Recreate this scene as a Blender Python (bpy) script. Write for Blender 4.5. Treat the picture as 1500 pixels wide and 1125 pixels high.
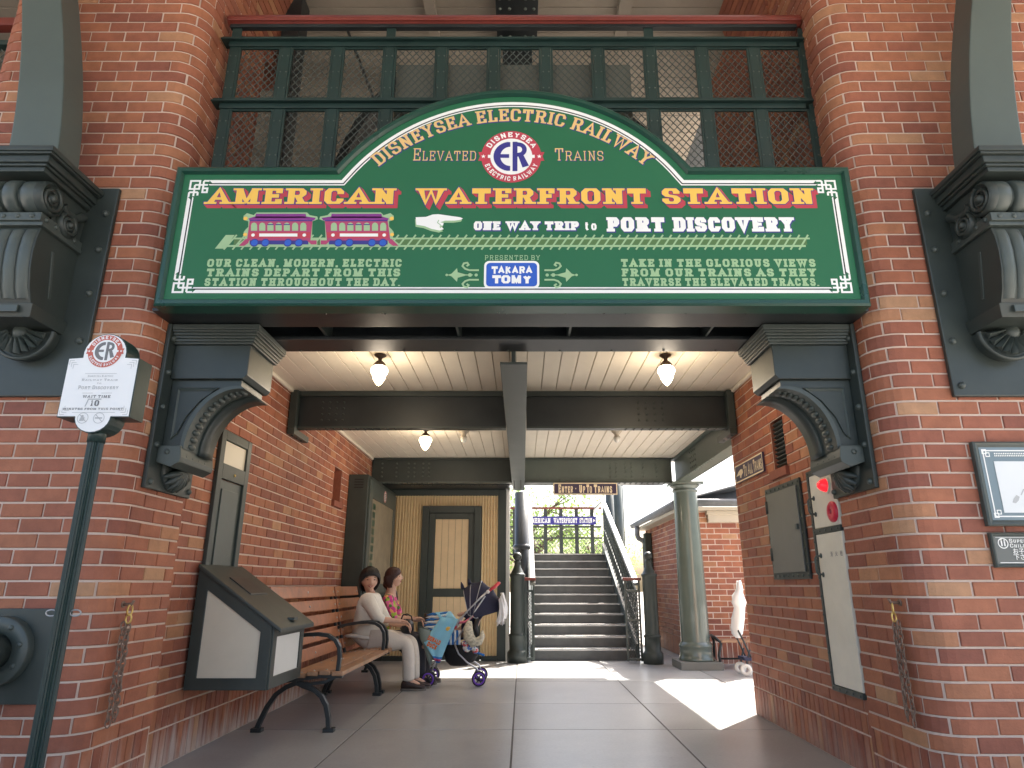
import bpy, math, random
from mathutils import Vector, Matrix
from mathutils.geometry import tessellate_polygon
random.seed(7)
R = math.radians
PI = math.pi
for o in list(bpy.data.objects): bpy.data.objects.remove(o)
scn = bpy.context.scene
COL = scn.collection

# ---------------------------------------------------------------- camera, sky, sun, exposure
CAM_H = 1.1
TH = math.atan(295/971.0)
cam_d = bpy.data.cameras.new('camera'); cam = bpy.data.objects.new('camera', cam_d); COL.objects.link(cam)
cam.location = (0, 0, CAM_H); cam.rotation_euler = (PI/2+TH, 0, 0)
cam_d.sensor_width = 36; cam_d.lens = 971/1500*36; cam_d.shift_x = -0.01
cam_d.clip_start = 0.05; cam_d.clip_end = 900
scn.camera = cam
SUN_EL, SUN_AZ = R(54), R(38)          # azimuth measured from +Y towards +X
w = bpy.data.worlds.new('World'); scn.world = w; w.use_nodes = True
nt = w.node_tree; bg = nt.nodes['Background']; sky = nt.nodes.new('ShaderNodeTexSky')
sky.sky_type = 'NISHITA'; sky.sun_disc = False; sky.sun_elevation = SUN_EL; sky.sun_rotation = SUN_AZ
sky.air_density = 1.0; sky.dust_density = 5.0; sky.ozone_density = 0.3
nt.links.new(sky.outputs[0], bg.inputs[0]); bg.inputs[1].default_value = 0.15
sd = bpy.data.lights.new('sun', 'SUN'); sun = bpy.data.objects.new('sun', sd); COL.objects.link(sun)
sd.energy = 5.0; sd.angle = R(0.5); sd.color = (1.0, 0.95, 0.87)
dirv = Vector((math.sin(SUN_AZ)*math.cos(SUN_EL), math.cos(SUN_AZ)*math.cos(SUN_EL), math.sin(SUN_EL)))
sun.rotation_euler = dirv.to_track_quat('Z', 'Y').to_euler()
scn.view_settings.view_transform = 'Standard'; scn.view_settings.look = 'None'
scn.view_settings.exposure = 1.95; scn.view_settings.gamma = 1.0
scn.cycles.max_bounces = 8; scn.cycles.diffuse_bounces = 5; scn.cycles.glossy_bounces = 3
scn.cycles.sample_clamp_indirect = 8

# layout helper: a point of the photograph (1500 px wide) on the plane y = Y, as (x, z)
_c, _s = math.cos(TH), math.sin(TH)
def at(u, v, Y):
    a = (u-765)/971.; b = -(v-562)/971.
    dy = _c-b*_s; t = Y/dy
    return (a*t, CAM_H+(_s+b*_c)*t)
def proj(x, y, z):
    z -= CAM_H; wd = y*_c+z*_s
    if wd < .1: return (-9999, -9999, wd)
    return (765+971*x/wd, 562-971*(-y*_s+z*_c)/wd, wd)

# ---------------------------------------------------------------- materials
def mat(name, col, rough=.5, metal=0, bump=0, bscale=40, var=0, vscale=3, spec=.5, emit=None, estr=1, alpha=1, trans=0, coat=0, sheen=0, dirt=None):
    m = bpy.data.materials.new(name); m.use_nodes = True
    nt = m.node_tree; b = nt.nodes['Principled BSDF']; L = nt.links
    b.inputs['Base Color'].default_value = (*col, 1); b.inputs['Roughness'].default_value = rough
    b.inputs['Metallic'].default_value = metal; b.inputs['Specular IOR Level'].default_value = spec
    b.inputs['Coat Weight'].default_value = coat
    if trans: b.inputs['Transmission Weight'].default_value = trans
    if alpha < 1: b.inputs['Alpha'].default_value = alpha
    if emit: b.inputs['Emission Color'].default_value = (*emit, 1); b.inputs['Emission Strength'].default_value = estr
    geo = nt.nodes.new('ShaderNodeNewGeometry')
    if var or dirt:
        n = nt.nodes.new('ShaderNodeTexNoise'); n.inputs['Scale'].default_value = vscale; n.inputs['Detail'].default_value = 6; n.inputs['Roughness'].default_value = .65
        L.new(geo.outputs['Position'], n.inputs['Vector'])
        mr = nt.nodes.new('ShaderNodeMapRange'); L.new(n.outputs[0], mr.inputs[0])
        mr.inputs[1].default_value = .3; mr.inputs[2].default_value = .7; mr.inputs[3].default_value = 1-var; mr.inputs[4].default_value = 1+var
        mx = nt.nodes.new('ShaderNodeMix'); mx.data_type = 'RGBA'; mx.blend_type = 'MULTIPLY'; mx.inputs[0].default_value = 1
        mx.inputs[6].default_value = (*col, 1); L.new(mr.outputs[0], mx.inputs[7])
        out = mx.outputs[2]
        if dirt:
            n2 = nt.nodes.new('ShaderNodeTexNoise'); n2.inputs['Scale'].default_value = dirt[1]; n2.inputs['Detail'].default_value = 8; n2.inputs['Roughness'].default_value = .75
            L.new(geo.outputs['Position'], n2.inputs['Vector'])
            mr2 = nt.nodes.new('ShaderNodeMapRange'); L.new(n2.outputs[0], mr2.inputs[0]); mr2.inputs[1].default_value = dirt[2]; mr2.inputs[2].default_value = dirt[2]+.12
            mr2.inputs[4].default_value = dirt[3]
            m2 = nt.nodes.new('ShaderNodeMix'); m2.data_type = 'RGBA'; L.new(mr2.outputs[0], m2.inputs[0]); L.new(out, m2.inputs[6]); m2.inputs[7].default_value = (*dirt[0], 1)
            out = m2.outputs[2]
        L.new(out, b.inputs['Base Color'])
        r2 = nt.nodes.new('ShaderNodeMapRange'); L.new(n.outputs[0], r2.inputs[0]); r2.inputs[3].default_value = max(.03, rough-.1); r2.inputs[4].default_value = min(1, rough+.12)
        L.new(r2.outputs[0], b.inputs['Roughness'])
    if bump:
        n = nt.nodes.new('ShaderNodeTexNoise'); n.inputs['Scale'].default_value = bscale; n.inputs['Detail'].default_value = 5
        L.new(geo.outputs['Position'], n.inputs['Vector'])
        bp = nt.nodes.new('ShaderNodeBump'); bp.inputs['Strength'].default_value = bump; bp.inputs['Distance'].default_value = .01
        L.new(n.outputs[0], bp.inputs['Height']); L.new(bp.outputs[0], b.inputs['Normal'])
    return m

def brick_mat(name, stops, base=False):
    m = bpy.data.materials.new(name); m.use_nodes = True; nt = m.node_tree; b = nt.nodes['Principled BSDF']; L = nt.links
    at_ = nt.nodes.new('ShaderNodeAttribute'); at_.attribute_name = 'tone'
    cr = nt.nodes.new('ShaderNodeValToRGB'); L.new(at_.outputs['Fac'], cr.inputs[0])
    while len(cr.color_ramp.elements) < len(stops): cr.color_ramp.elements.new(.5)
    for e, (p, c) in zip(cr.color_ramp.elements, stops): e.position = p; e.color = (*c, 1)
    geo = nt.nodes.new('ShaderNodeNewGeometry')
    def noise(scale, detail, lo, hi, a, c):
        n = nt.nodes.new('ShaderNodeTexNoise'); n.inputs['Scale'].default_value = scale; n.inputs['Detail'].default_value = detail; n.inputs['Roughness'].default_value = .7
        L.new(geo.outputs['Position'], n.inputs['Vector'])
        r = nt.nodes.new('ShaderNodeMapRange'); L.new(n.outputs[0], r.inputs[0]); r.inputs[1].default_value = lo; r.inputs[2].default_value = hi; r.inputs[3].default_value = a; r.inputs[4].default_value = c
        return n, r
    n1, r1 = noise(9, 8, .3, .7, .80, 1.18)
    mx = nt.nodes.new('ShaderNodeMix'); mx.data_type = 'RGBA'; mx.blend_type = 'MULTIPLY'; mx.inputs[0].default_value = 1
    L.new(cr.outputs[0], mx.inputs[6]); L.new(r1.outputs[0], mx.inputs[7]); out = mx.outputs[2]
    n3, r3 = noise(1.1, 3, .35, .7, 1.06, .86)
    mx3 = nt.nodes.new('ShaderNodeMix'); mx3.data_type = 'RGBA'; mx3.blend_type = 'MULTIPLY'; mx3.inputs[0].default_value = 1
    L.new(out, mx3.inputs[6]); L.new(r3.outputs[0], mx3.inputs[7]); out = mx3.outputs[2]
    # pale lime streaks rising from the ground, a stain with its own outline
    sp = nt.nodes.new('ShaderNodeSeparateXYZ'); L.new(geo.outputs['Position'], sp.inputs[0])
    mp = nt.nodes.new('ShaderNodeMapping'); mp.inputs['Scale'].default_value = (14, 14, 1.6); L.new(geo.outputs['Position'], mp.inputs['Vector'])
    ns = nt.nodes.new('ShaderNodeTexNoise'); ns.inputs['Scale'].default_value = 1; ns.inputs['Detail'].default_value = 6; L.new(mp.outputs[0], ns.inputs['Vector'])
    hz = nt.nodes.new('ShaderNodeMapRange'); L.new(sp.outputs['Z'], hz.inputs[0]); hz.inputs[1].default_value = 0; hz.inputs[2].default_value = .42; hz.inputs[3].default_value = .30; hz.inputs[4].default_value = -.25
    ad = nt.nodes.new('ShaderNodeMath'); ad.operation = 'ADD'; L.new(ns.outputs[0], ad.inputs[0]); L.new(hz.outputs[0], ad.inputs[1])
    st = nt.nodes.new('ShaderNodeMapRange'); L.new(ad.outputs[0], st.inputs[0]); st.inputs[1].default_value = .52; st.inputs[2].default_value = .8; st.inputs[4].default_value = .75 if base else .3
    m2 = nt.nodes.new('ShaderNodeMix'); m2.data_type = 'RGBA'; L.new(st.outputs[0], m2.inputs[0]); L.new(out, m2.inputs[6]); m2.inputs[7].default_value = (.5, .42, .37, 1)
    L.new(m2.outputs[2], b.inputs['Base Color'])
    b.inputs['Roughness'].default_value = .62; b.inputs['Specular IOR Level'].default_value = .35
    n2 = nt.nodes.new('ShaderNodeTexNoise'); n2.inputs['Scale'].default_value = 90; n2.inputs['Detail'].default_value = 4; L.new(geo.outputs['Position'], n2.inputs['Vector'])
    bp = nt.nodes.new('ShaderNodeBump'); bp.inputs['Strength'].default_value = .35; bp.inputs['Distance'].default_value = .006
    L.new(n2.outputs[0], bp.inputs['Height']); L.new(bp.outputs[0], b.inputs['Normal'])
    return m

BR = [(0, (.24, .080, .052)), (.2, (.29, .100, .060)), (.6, (.335, .118, .065)), (.88, (.365, .140, .072)), (.95, (.40, .185, .095)), (1, (.44, .245, .135))]
M = {}
M['brick'] = brick_mat('red brick', BR)
M['brick_base'] = brick_mat('red brick with lime streaks', BR, True)
M['mortar'] = mat('mortar', (.60, .48, .40), .85, bump=.3, bscale=60, var=.1)
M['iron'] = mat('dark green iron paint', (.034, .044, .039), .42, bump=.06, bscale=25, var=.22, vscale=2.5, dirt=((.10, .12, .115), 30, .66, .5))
M['iron_hi'] = mat('grey green iron paint', (.058, .072, .064), .40, bump=.05, bscale=25, var=.2, vscale=3, dirt=((.16, .18, .17), 24, .64, .5))
M['iron_green'] = mat('railing green paint', (.014, .034, .030), .38, bump=.05, bscale=30, var=.2, dirt=((.3, .33, .3), 60, .7, .7))
M['iron_black'] = mat('near black beam paint', (.018, .022, .023), .38, bump=.05, bscale=20, var=.3, dirt=((.07, .05, .035), 14, .66, .6))
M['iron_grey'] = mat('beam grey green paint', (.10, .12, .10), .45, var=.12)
M['rail_red'] = mat('oxide red handrail paint', (.17, .032, .022), .35, var=.15)
M['board'] = mat('sign panel green', (.022, .135, .060), .42, var=.02, spec=.3)
M['frame'] = mat('sign frame dark green', (.010, .055, .036), .3, var=.1)
M['p_white'] = mat('sign white print', (.86, .86, .82), .5)
M['p_gold'] = mat('sign gold print', (.86, .52, .09), .5)
M['p_tan'] = mat('sign tan print', (.75, .50, .20), .5)
M['p_red'] = mat('sign crimson print', (.50, .045, .07), .5)
M['p_blue'] = mat('sign navy print', (.035, .03, .22), .5)
M['p_royal'] = mat('sign royal blue print', (.02, .10, .50), .5)
M['p_sage'] = mat('sign sage print', (.33, .50, .27), .5)
M['p_purple'] = mat('sign purple print', (.22, .03, .22), .5)
M['p_pink'] = mat('sign magenta print', (.42, .05, .14), .5)
M['p_olive'] = mat('sign olive print', (.08, .17, .05), .5)
M['p_grey'] = mat('sign grey print', (.17, .17, .17), .5)
M['p_lgrey'] = mat('sign pale grey print', (.45, .46, .46), .5)
M['p_rust'] = mat('sign brick red print', (.55, .12, .08), .5)
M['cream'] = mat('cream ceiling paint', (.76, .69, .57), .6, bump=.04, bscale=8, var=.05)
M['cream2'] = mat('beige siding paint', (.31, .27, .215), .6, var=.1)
M['batten'] = mat('straw yellow batten paint', (.78, .60, .34), .5, var=.08, vscale=12)
M['door_wood'] = mat('buff door plank paint', (.74, .56, .34), .55, var=.06, vscale=6)
M['wood'] = mat('varnished bench wood', (.36, .14, .065), .38, bump=.12, bscale=35, var=.28, vscale=9, coat=.2)
M['wood2'] = mat('worn bench seat wood', (.36, .20, .11), .42, bump=.12, bscale=35, var=.3, vscale=11)
M['pane'] = mat('frosted cream panel', (.62, .56, .44), .35, var=.05)
M['pane_w'] = mat('white paper panel', (.74, .74, .70), .4, var=.04)
M['hyd'] = mat('aged white enamel', (.66, .63, .53), .35, var=.08, vscale=4, dirt=((.25, .2, .14), 9, .72, .5))
M['steel'] = mat('scratched steel', (.45, .45, .45), .35, metal=.9, var=.2)
M['rust'] = mat('rusted chain steel', (.22, .15, .11), .6, metal=.4, var=.3, vscale=30)
M['brass'] = mat('worn brass', (.65, .45, .15), .35, metal=.8)
M['red_lamp'] = mat('red lamp lens', (.7, .01, .02), .15, emit=(1, .02, .03), estr=.35)
M['red_paint'] = mat('alarm red paint', (.55, .02, .05), .35)
M['black'] = mat('black plastic', (.012, .012, .014), .45)
M['glow'] = mat('lit milk glass', (.9, .8, .6), .3, emit=(1, .80, .50), estr=3.2)
M['glass_w'] = mat('unlit bulb glass', (.8, .78, .7), .2)
M['bronze'] = mat('lamp cap bronze', (.07, .045, .03), .4, metal=.5)
M['roof'] = mat('grey roof slate', (.20, .21, .22), .6, var=.2, vscale=8)
M['stone'] = mat('beige stone trim', (.52, .46, .36), .7, var=.08)
M['plinth'] = mat('column plinth paint', (.17, .17, .15), .6, var=.1)
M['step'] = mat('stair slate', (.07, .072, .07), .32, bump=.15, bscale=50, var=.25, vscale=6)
M['tread'] = mat('stair tread with sun glare in colour', (.46, .45, .43), .16, bump=.05, bscale=50, var=.2, vscale=6)  # paler than the risers: sun glare on the treads put into the colour
M['column'] = mat('glossy column paint', (.105, .13, .11), .22, var=.08, coat=.4)
M['nosing'] = mat('worn metal nosing', (.6, .6, .58), .2, metal=.7)
M['skin'] = mat('skin', (.60, .36, .26), .5, spec=.4)
M['hair'] = mat('black hair', (.013, .010, .010), .42, bump=.4, bscale=120)
M['hair2'] = mat('dark brown hair', (.045, .015, .012), .42, bump=.4, bscale=120)
M['knit'] = mat('off white knit', (.72, .68, .60), .9, bump=1.0, bscale=14, var=.06)
M['trouser'] = mat('pale beige cotton', (.66, .59, .51), .85, bump=1.0, bscale=11, var=.08)
M['shoe'] = mat('dark brown leather', (.04, .022, .018), .5)
M['shoe2'] = mat('shoe sole', (.15, .13, .11), .7)
M['denim'] = mat('charcoal cotton', (.04, .04, .05), .85)
M['navy'] = mat('navy canvas', (.022, .024, .055), .75, bump=.2, bscale=60, var=.15)
M['mesh_b'] = mat('black basket cloth', (.012, .012, .013), .8, bump=.3, bscale=90)
M['towel'] = mat('light blue towel', (.28, .62, .80), .9, bump=.4, bscale=120)
M['blue'] = mat('bright blue cloth', (.03, .18, .52), .85)
M['white_c'] = mat('white cotton', (.82, .80, .78), .9, bump=.2, bscale=30)
M['orange'] = mat('orange print', (.75, .17, .03), .8)
M['wheel_p'] = mat('purple plastic rim', (.15, .05, .45), .35)
M['tyre'] = mat('wheel rubber', (.02, .02, .022), .7)
M['pinkp'] = mat('pink plastic', (.85, .2, .28), .4)
M['redp'] = mat('red plastic', (.6, .05, .06), .35)
M['alu'] = mat('brushed tube', (.5, .5, .52), .3, metal=.8)
M['grey_net'] = mat('grey green net', (.22, .26, .23), .7)
M['lattice_white'] = mat('plain white', (.75, .74, .70), .8, var=.04)
M['toy'] = mat('patterned plush', (.55, .5, .38), .9, var=.45, vscale=40)
M['bark'] = mat('tree bark', (.10, .075, .05), .9, bump=.5, bscale=20)

def cloth_pattern(name, cols, scale):
    m = bpy.data.materials.new(name); m.use_nodes = True; nt = m.node_tree; b = nt.nodes['Principled BSDF']
    g = nt.nodes.new('ShaderNodeNewGeometry'); v = nt.nodes.new('ShaderNodeTexVoronoi'); v.inputs['Scale'].default_value = scale
    nt.links.new(g.outputs['Position'], v.inputs['Vector'])
    s = nt.nodes.new('ShaderNodeSeparateColor'); nt.links.new(v.outputs['Color'], s.inputs[0])
    cr = nt.nodes.new('ShaderNodeValToRGB'); cr.color_ramp.interpolation = 'CONSTANT'; nt.links.new(s.outputs[0], cr.inputs[0])
    while len(cr.color_ramp.elements) < len(cols): cr.color_ramp.elements.new(.5)
    for i, (e, c) in enumerate(zip(cr.color_ramp.elements, cols)): e.position = i/len(cols); e.color = (*c, 1)
    nt.links.new(cr.outputs[0], b.inputs['Base Color']); b.inputs['Roughness'].default_value = .85
    return m
M['floral'] = cloth_pattern('pink and green floral cotton', [(.6, .05, .22), (.35, .5, .06), (.75, .15, .35), (.08, .22, .05), (.8, .4, .15), (.55, .04, .25)], 28)

def floor_mat():
    m = bpy.data.materials.new('sealed concrete slab'); m.use_nodes = True; nt = m.node_tree; b = nt.nodes['Principled BSDF']; L = nt.links
    g = nt.nodes.new('ShaderNodeNewGeometry'); oi = nt.nodes.new('ShaderNodeObjectInfo')
    def noise(scale, detail, rough):
        q = nt.nodes.new('ShaderNodeTexNoise'); q.inputs['Scale'].default_value = scale; q.inputs['Detail'].default_value = detail; q.inputs['Roughness'].default_value = rough
        L.new(g.outputs['Position'], q.inputs['Vector']); return q
    def ramp(src, lo, hi, a, c):
        q = nt.nodes.new('ShaderNodeMapRange'); L.new(src, q.inputs[0])
        for i, v in enumerate((lo, hi, a, c)): q.inputs[i+1].default_value = v
        return q.outputs[0]
    def times(c, f):
        q = nt.nodes.new('ShaderNodeMix'); q.data_type = 'RGBA'; q.blend_type = 'MULTIPLY'; q.inputs[0].default_value = 1; L.new(c, q.inputs[6]); L.new(f, q.inputs[7]); return q.outputs[2]
    n = noise(2.2, 9, .7); n2 = noise(45, 5, .5); n3 = noise(.9, 10, .75)
    cr = nt.nodes.new('ShaderNodeValToRGB'); e0, e1 = cr.color_ramp.elements
    e0.position = .32; e0.color = (.29, .29, .285, 1); e1.position = .68; e1.color = (.37, .37, .36, 1); L.new(n.outputs[0], cr.inputs[0])
    c = times(cr.outputs[0], ramp(oi.outputs['Random'], 0, 1, .88, 1.12))
    c = times(c, ramp(n2.outputs[0], .3, .7, .93, 1.07))
    c = times(c, ramp(n3.outputs[0], .3, .7, .95, 1.04))
    vo = nt.nodes.new('ShaderNodeTexVoronoi'); vo.inputs['Scale'].default_value = 5.5; L.new(g.outputs['Position'], vo.inputs['Vector'])
    c = times(c, ramp(vo.outputs['Distance'], .035, .06, .72, 1))
    L.new(c, b.inputs['Base Color']); L.new(ramp(n.outputs[0], .3, .7, .29, .35), b.inputs['Roughness'])
    bp = nt.nodes.new('ShaderNodeBump'); bp.inputs['Strength'].default_value = .12; bp.inputs['Distance'].default_value = .004; L.new(n2.outputs[0], bp.inputs['Height']); L.new(bp.outputs[0], b.inputs['Normal'])
    return m
M['slab'] = floor_mat()
M['grout'] = mat('pale joint filler', (.10, .095, .09), .8, var=.15)
M['ground'] = mat('grey paving', (.42, .39, .35), .8, var=.12, vscale=.8)

def leaf_mat():
    m = bpy.data.materials.new('leaf'); m.use_nodes = True; nt = m.node_tree; b = nt.nodes['Principled BSDF']
    b.inputs['Base Color'].default_value = (.07, .13, .03, 1); b.inputs['Roughness'].default_value = .5
    t = nt.nodes.new('ShaderNodeBsdfTranslucent'); t.inputs[0].default_value = (.34, .48, .12, 1)
    mx = nt.nodes.new('ShaderNodeMixShader'); mx.inputs[0].default_value = .5
    nt.links.new(b.outputs[0], mx.inputs[1]); nt.links.new(t.outputs[0], mx.inputs[2]); nt.links.new(mx.outputs[0], nt.nodes['Material Output'].inputs[0])
    return m
M['leaf'] = leaf_mat()

# ---------------------------------------------------------------- helpers
import bmesh
class MB:
    def __init__(s): s.v = []; s.f = []; s.mi = []; s.sm = []; s.tone = []; s.cur = 0; s.t = 0.0; s.smooth = False
    def add(s, vs, fs, smooth=None):
        k = len(s.v); s.v += [tuple(p) for p in vs]
        for f in fs:
            s.f.append([i+k for i in f]); s.mi.append(s.cur); s.tone.append(s.t); s.sm.append(s.smooth if smooth is None else smooth)
        return s
    def box(s, x0, x1, y0, y1, z0, z1):
        return s.add([(x0,y0,z0),(x1,y0,z0),(x1,y1,z0),(x0,y1,z0),(x0,y0,z1),(x1,y0,z1),(x1,y1,z1),(x0,y1,z1)],
                     [(3,2,1,0),(4,5,6,7),(0,1,5,4),(1,2,6,5),(2,3,7,6),(3,0,4,7)], False)
    def bar(s, p, q, w, d, up=(0, 0, 1)):          # rectangular bar from p to q
        p, q = Vector(p), Vector(q); a = (q-p).normalized(); u = Vector(up)
        r = a.cross(u)
        if r.length < 1e-4: r = a.cross(Vector((0, 1, 0)))
        r.normalize(); u = r.cross(a).normalized(); r *= w/2; u *= d/2
        vs = [p-r-u, p+r-u, p+r+u, p-r+u, q-r-u, q+r-u, q+r+u, q-r+u]
        return s.add(vs, [(3,2,1,0),(4,5,6,7),(0,1,5,4),(1,2,6,5),(2,3,7,6),(3,0,4,7)], False)
    def tube(s, pts, r, n=10, cap=True):
        pts = [Vector(p) for p in pts]; N = len(pts); rr = r if isinstance(r, (list, tuple)) else [r]*N
        vs = []; up = None
        for i, p in enumerate(pts):
            t = (pts[min(i+1, N-1)]-pts[max(i-1, 0)]).normalized()
            if up is None: up = t.orthogonal().normalized()
            else:
                up = up-t*up.dot(t)
                up = up.normalized() if up.length > 1e-6 else t.orthogonal().normalized()
            b = t.cross(up)
            for k in range(n):
                a = 2*PI*k/n; vs.append(p+(up*math.cos(a)+b*math.sin(a))*rr[i])
        fs = [(i*n+k, i*n+(k+1) % n, (i+1)*n+(k+1) % n, (i+1)*n+k) for i in range(N-1) for k in range(n)]
        s.add(vs, fs, n > 5)
        if cap: s.add(vs[:n], [tuple(range(n-1, -1, -1))], False); s.add(vs[-n:], [tuple(range(n))], False)
        return s
    def cyl(s, p, q, r, n=14): return s.tube([p, q], r, n)
    def lathe(s, prof, cx, cy, z0=0, n=24, a0=0, a1=2*PI, axis='z'):
        full = abs(a1-a0-2*PI) < 1e-6; m = n if full else n+1; vs = []
        for r, z in prof:
            for k in range(m):
                a = a0+(a1-a0)*k/n
                if axis == 'z': vs.append((cx+r*math.cos(a), cy+r*math.sin(a), z0+z))
        fs = [(i*m+k, i*m+(k+1) % m, (i+1)*m+(k+1) % m, (i+1)*m+k) for i in range(len(prof)-1) for k in range(m if full else n)]
        return s.add(vs, fs, True)
    def disc_lathe(s, prof, c, ax, n=20):         # lathe about an arbitrary axis: prof = (radius, distance along axis)
        c = Vector(c); ax = Vector(ax).normalized(); u = ax.orthogonal().normalized(); v = ax.cross(u); vs = []
        for r, h in prof:
            for k in range(n): a = 2*PI*k/n; vs.append(c+ax*h+(u*math.cos(a)+v*math.sin(a))*r)
        fs = [(i*n+k, i*n+(k+1) % n, (i+1)*n+(k+1) % n, (i+1)*n+k) for i in range(len(prof)-1) for k in range(n)]
        return s.add(vs, fs, True)
    def dome(s, c, ax, r, h, n=10):               # rivet head
        return s.disc_lathe([(r, 0), (r*.95, h*.45), (r*.7, h*.8), (r*.3, h), (.0001, h)], c, ax, n)
    def prism(s, poly, f, d0, d1, smooth_side=False):  # poly in 2-D, f(a, b, d) -> 3-D
        n = len(poly); tri = tessellate_polygon([[Vector((a, b, 0)) for a, b in poly]])
        va = [f(a, b, d0) for a, b in poly]; vb = [f(a, b, d1) for a, b in poly]
        s.add(va, [tuple(t) for t in tri], False); s.add(vb, [tuple(reversed(t)) for t in tri], False)
        s.add(va+vb, [(i, (i+1) % n, n+(i+1) % n, n+i) for i in range(n)], smooth_side)
        return s
    def sphere(s, c, r, n=12, sc=(1, 1, 1)):
        vs = []; m = n//2+1
        for i in range(m+1):
            ph = PI*i/m
            for k in range(n): a = 2*PI*k/n; vs.append((c[0]+r*sc[0]*math.sin(ph)*math.cos(a), c[1]+r*sc[1]*math.sin(ph)*math.sin(a), c[2]+r*sc[2]*math.cos(ph)))
        return s.add(vs, [(i*n+k, (i+1)*n+k, (i+1)*n+(k+1) % n, i*n+(k+1) % n) for i in range(m) for k in range(n)], True)
    def mesh(s, name, mats):
        me = bpy.data.meshes.new(name); me.from_pydata(s.v, [], s.f)
        for m_ in (mats if isinstance(mats, (list, tuple)) else [mats]): me.materials.append(m_)
        me.polygons.foreach_set('material_index', s.mi); me.polygons.foreach_set('use_smooth', s.sm)
        return me
    def build(s, name, mats, parent=None, bevel=0, tone=False, fix=True):
        me = s.mesh(name, mats)
        if tone:
            a = me.attributes.new('tone', 'FLOAT', 'FACE'); a.data.foreach_set('value', s.tone)
        if bevel or fix:
            bm = bmesh.new(); bm.from_mesh(me)
            bmesh.ops.remove_doubles(bm, verts=bm.verts, dist=1e-5)
            bmesh.ops.recalc_face_normals(bm, faces=bm.faces)
            if bevel:
                ed = [e for e in bm.edges if len(e.link_faces) == 2 and e.calc_face_angle(0) > R(35)]
                bmesh.ops.bevel(bm, geom=ed, offset=bevel, segments=2, profile=.6, affect='EDGES', clamp_overlap=True)
            bm.to_mesh(me); bm.free()
        o = bpy.data.objects.new(name, me); COL.objects.link(o)
        if parent: link_child(o, parent)
        return o
def link_child(o, parent):
    o.parent = parent
    if parent.type == 'EMPTY' and not parent.parent:
        o.matrix_parent_inverse = Matrix.Translation(-parent.location) if parent.location.length else Matrix.Identity(4)
def thing(name, label, cat, loc=(0, 0, 0), group=None):
    o = bpy.data.objects.new(name, None); COL.objects.link(o); o.location = loc; o.empty_display_size = .1
    o['label'] = label; o['category'] = cat
    if group: o['group'] = group
    return o
def tag(o, label, cat, group=None):
    o['label'] = label; o['category'] = cat
    if group: o['group'] = group
    return o
def struct(o, label=None):
    o['kind'] = 'structure'
    if label: o['label'] = label
    return o
def sempty(name, label):
    o = bpy.data.objects.new(name, None); COL.objects.link(o); o['kind'] = 'structure'; o['label'] = label; return o
def arc(cx, cy, r, a0, a1, n):
    return [(cx+r*math.cos(R(a0+(a1-a0)*i/n)), cy+r*math.sin(R(a0+(a1-a0)*i/n))) for i in range(n+1)]
# ---------------------------------------------------------------- brick walls, laid brick by brick
class Path:
    def __init__(s, segs):
        s.p = []; L = 0
        for g in segs:
            if g[0] == 'L':
                (x0, y0), (x1, y1) = g[1], g[2]; l = math.hypot(x1-x0, y1-y0)
            else:
                _, cx, cy, r, a0, a1 = g; l = abs(R(a1-a0))*r
            s.p.append((L, L+l, g)); L += l
        s.len = L
    def at(s, t):
        t = max(0, min(s.len-1e-9, t))
        for a, b, g in s.p:
            if t <= b or g is s.p[-1][2]:
                if g[0] == 'L':
                    (x0, y0), (x1, y1) = g[1], g[2]; k = (t-a)/(b-a); dx, dy = (x1-x0)/(b-a), (y1-y0)/(b-a)
                    return x0+(x1-x0)*k, y0+(y1-y0)*k, dy, -dx
                _, cx, cy, r, a0, a1 = g; k = (t-a)/(b-a); an = R(a0+(a1-a0)*k)
                sg = 1 if a1 > a0 else -1       # travelling direction
                dx, dy = -math.sin(an)*sg, math.cos(an)*sg
                return cx+r*math.cos(an), cy+r*math.sin(an), dy, -dx
    def breaks(s, a, b):
        out = [a]
        for lo, hi, g in s.p:
            if g[0] == 'L':
                if a < lo < b: out.append(lo)
            else:
                n = 6
                for i in range(n+1):
                    t = lo+(hi-lo)*i/n
                    if a+.004 < t < b-.004: out.append(t)
        out.append(b); return sorted(set(out))
    def corners(s):        # sharp corners between straight pieces
        return [s.p[i][0] for i in range(1, len(s.p)) if s.p[i][2][0] == 'L' and s.p[i-1][2][0] == 'L']
def add_brick(mb, path, s0, s1, z0, z1, off, tone):
    c = .003; mb.t = tone
    ss = path.breaks(s0, s1); n = len(ss)
    def P(t, z, o):
        x, y, nx, ny = path.at(t); return (x+nx*o, y+ny*o, z)
    si = [ss[0]+c]+ss[1:-1]+[ss[-1]-c]
    vs = []
    for t, ti in zip(ss, si):
        vs += [P(t, z0, off-.03), P(t, z0, off-.0025), P(ti, z0+c, off), P(ti, z1-c, off), P(t, z1, off-.0025), P(t, z1, off-.03)]
    fs = []
    for i in range(n-1):
        a, b = i*6, (i+1)*6
        for k in range(5): fs.append((a+k, b+k, b+k+1, a+k+1))
    fs += [(0, 1, 4, 5), (1, 2, 3, 4)]
    e = (n-1)*6; fs += [(e+5, e+4, e+1, e), (e+4, e+3, e+2, e+1)]
    mb.add(vs, fs, False)
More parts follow.
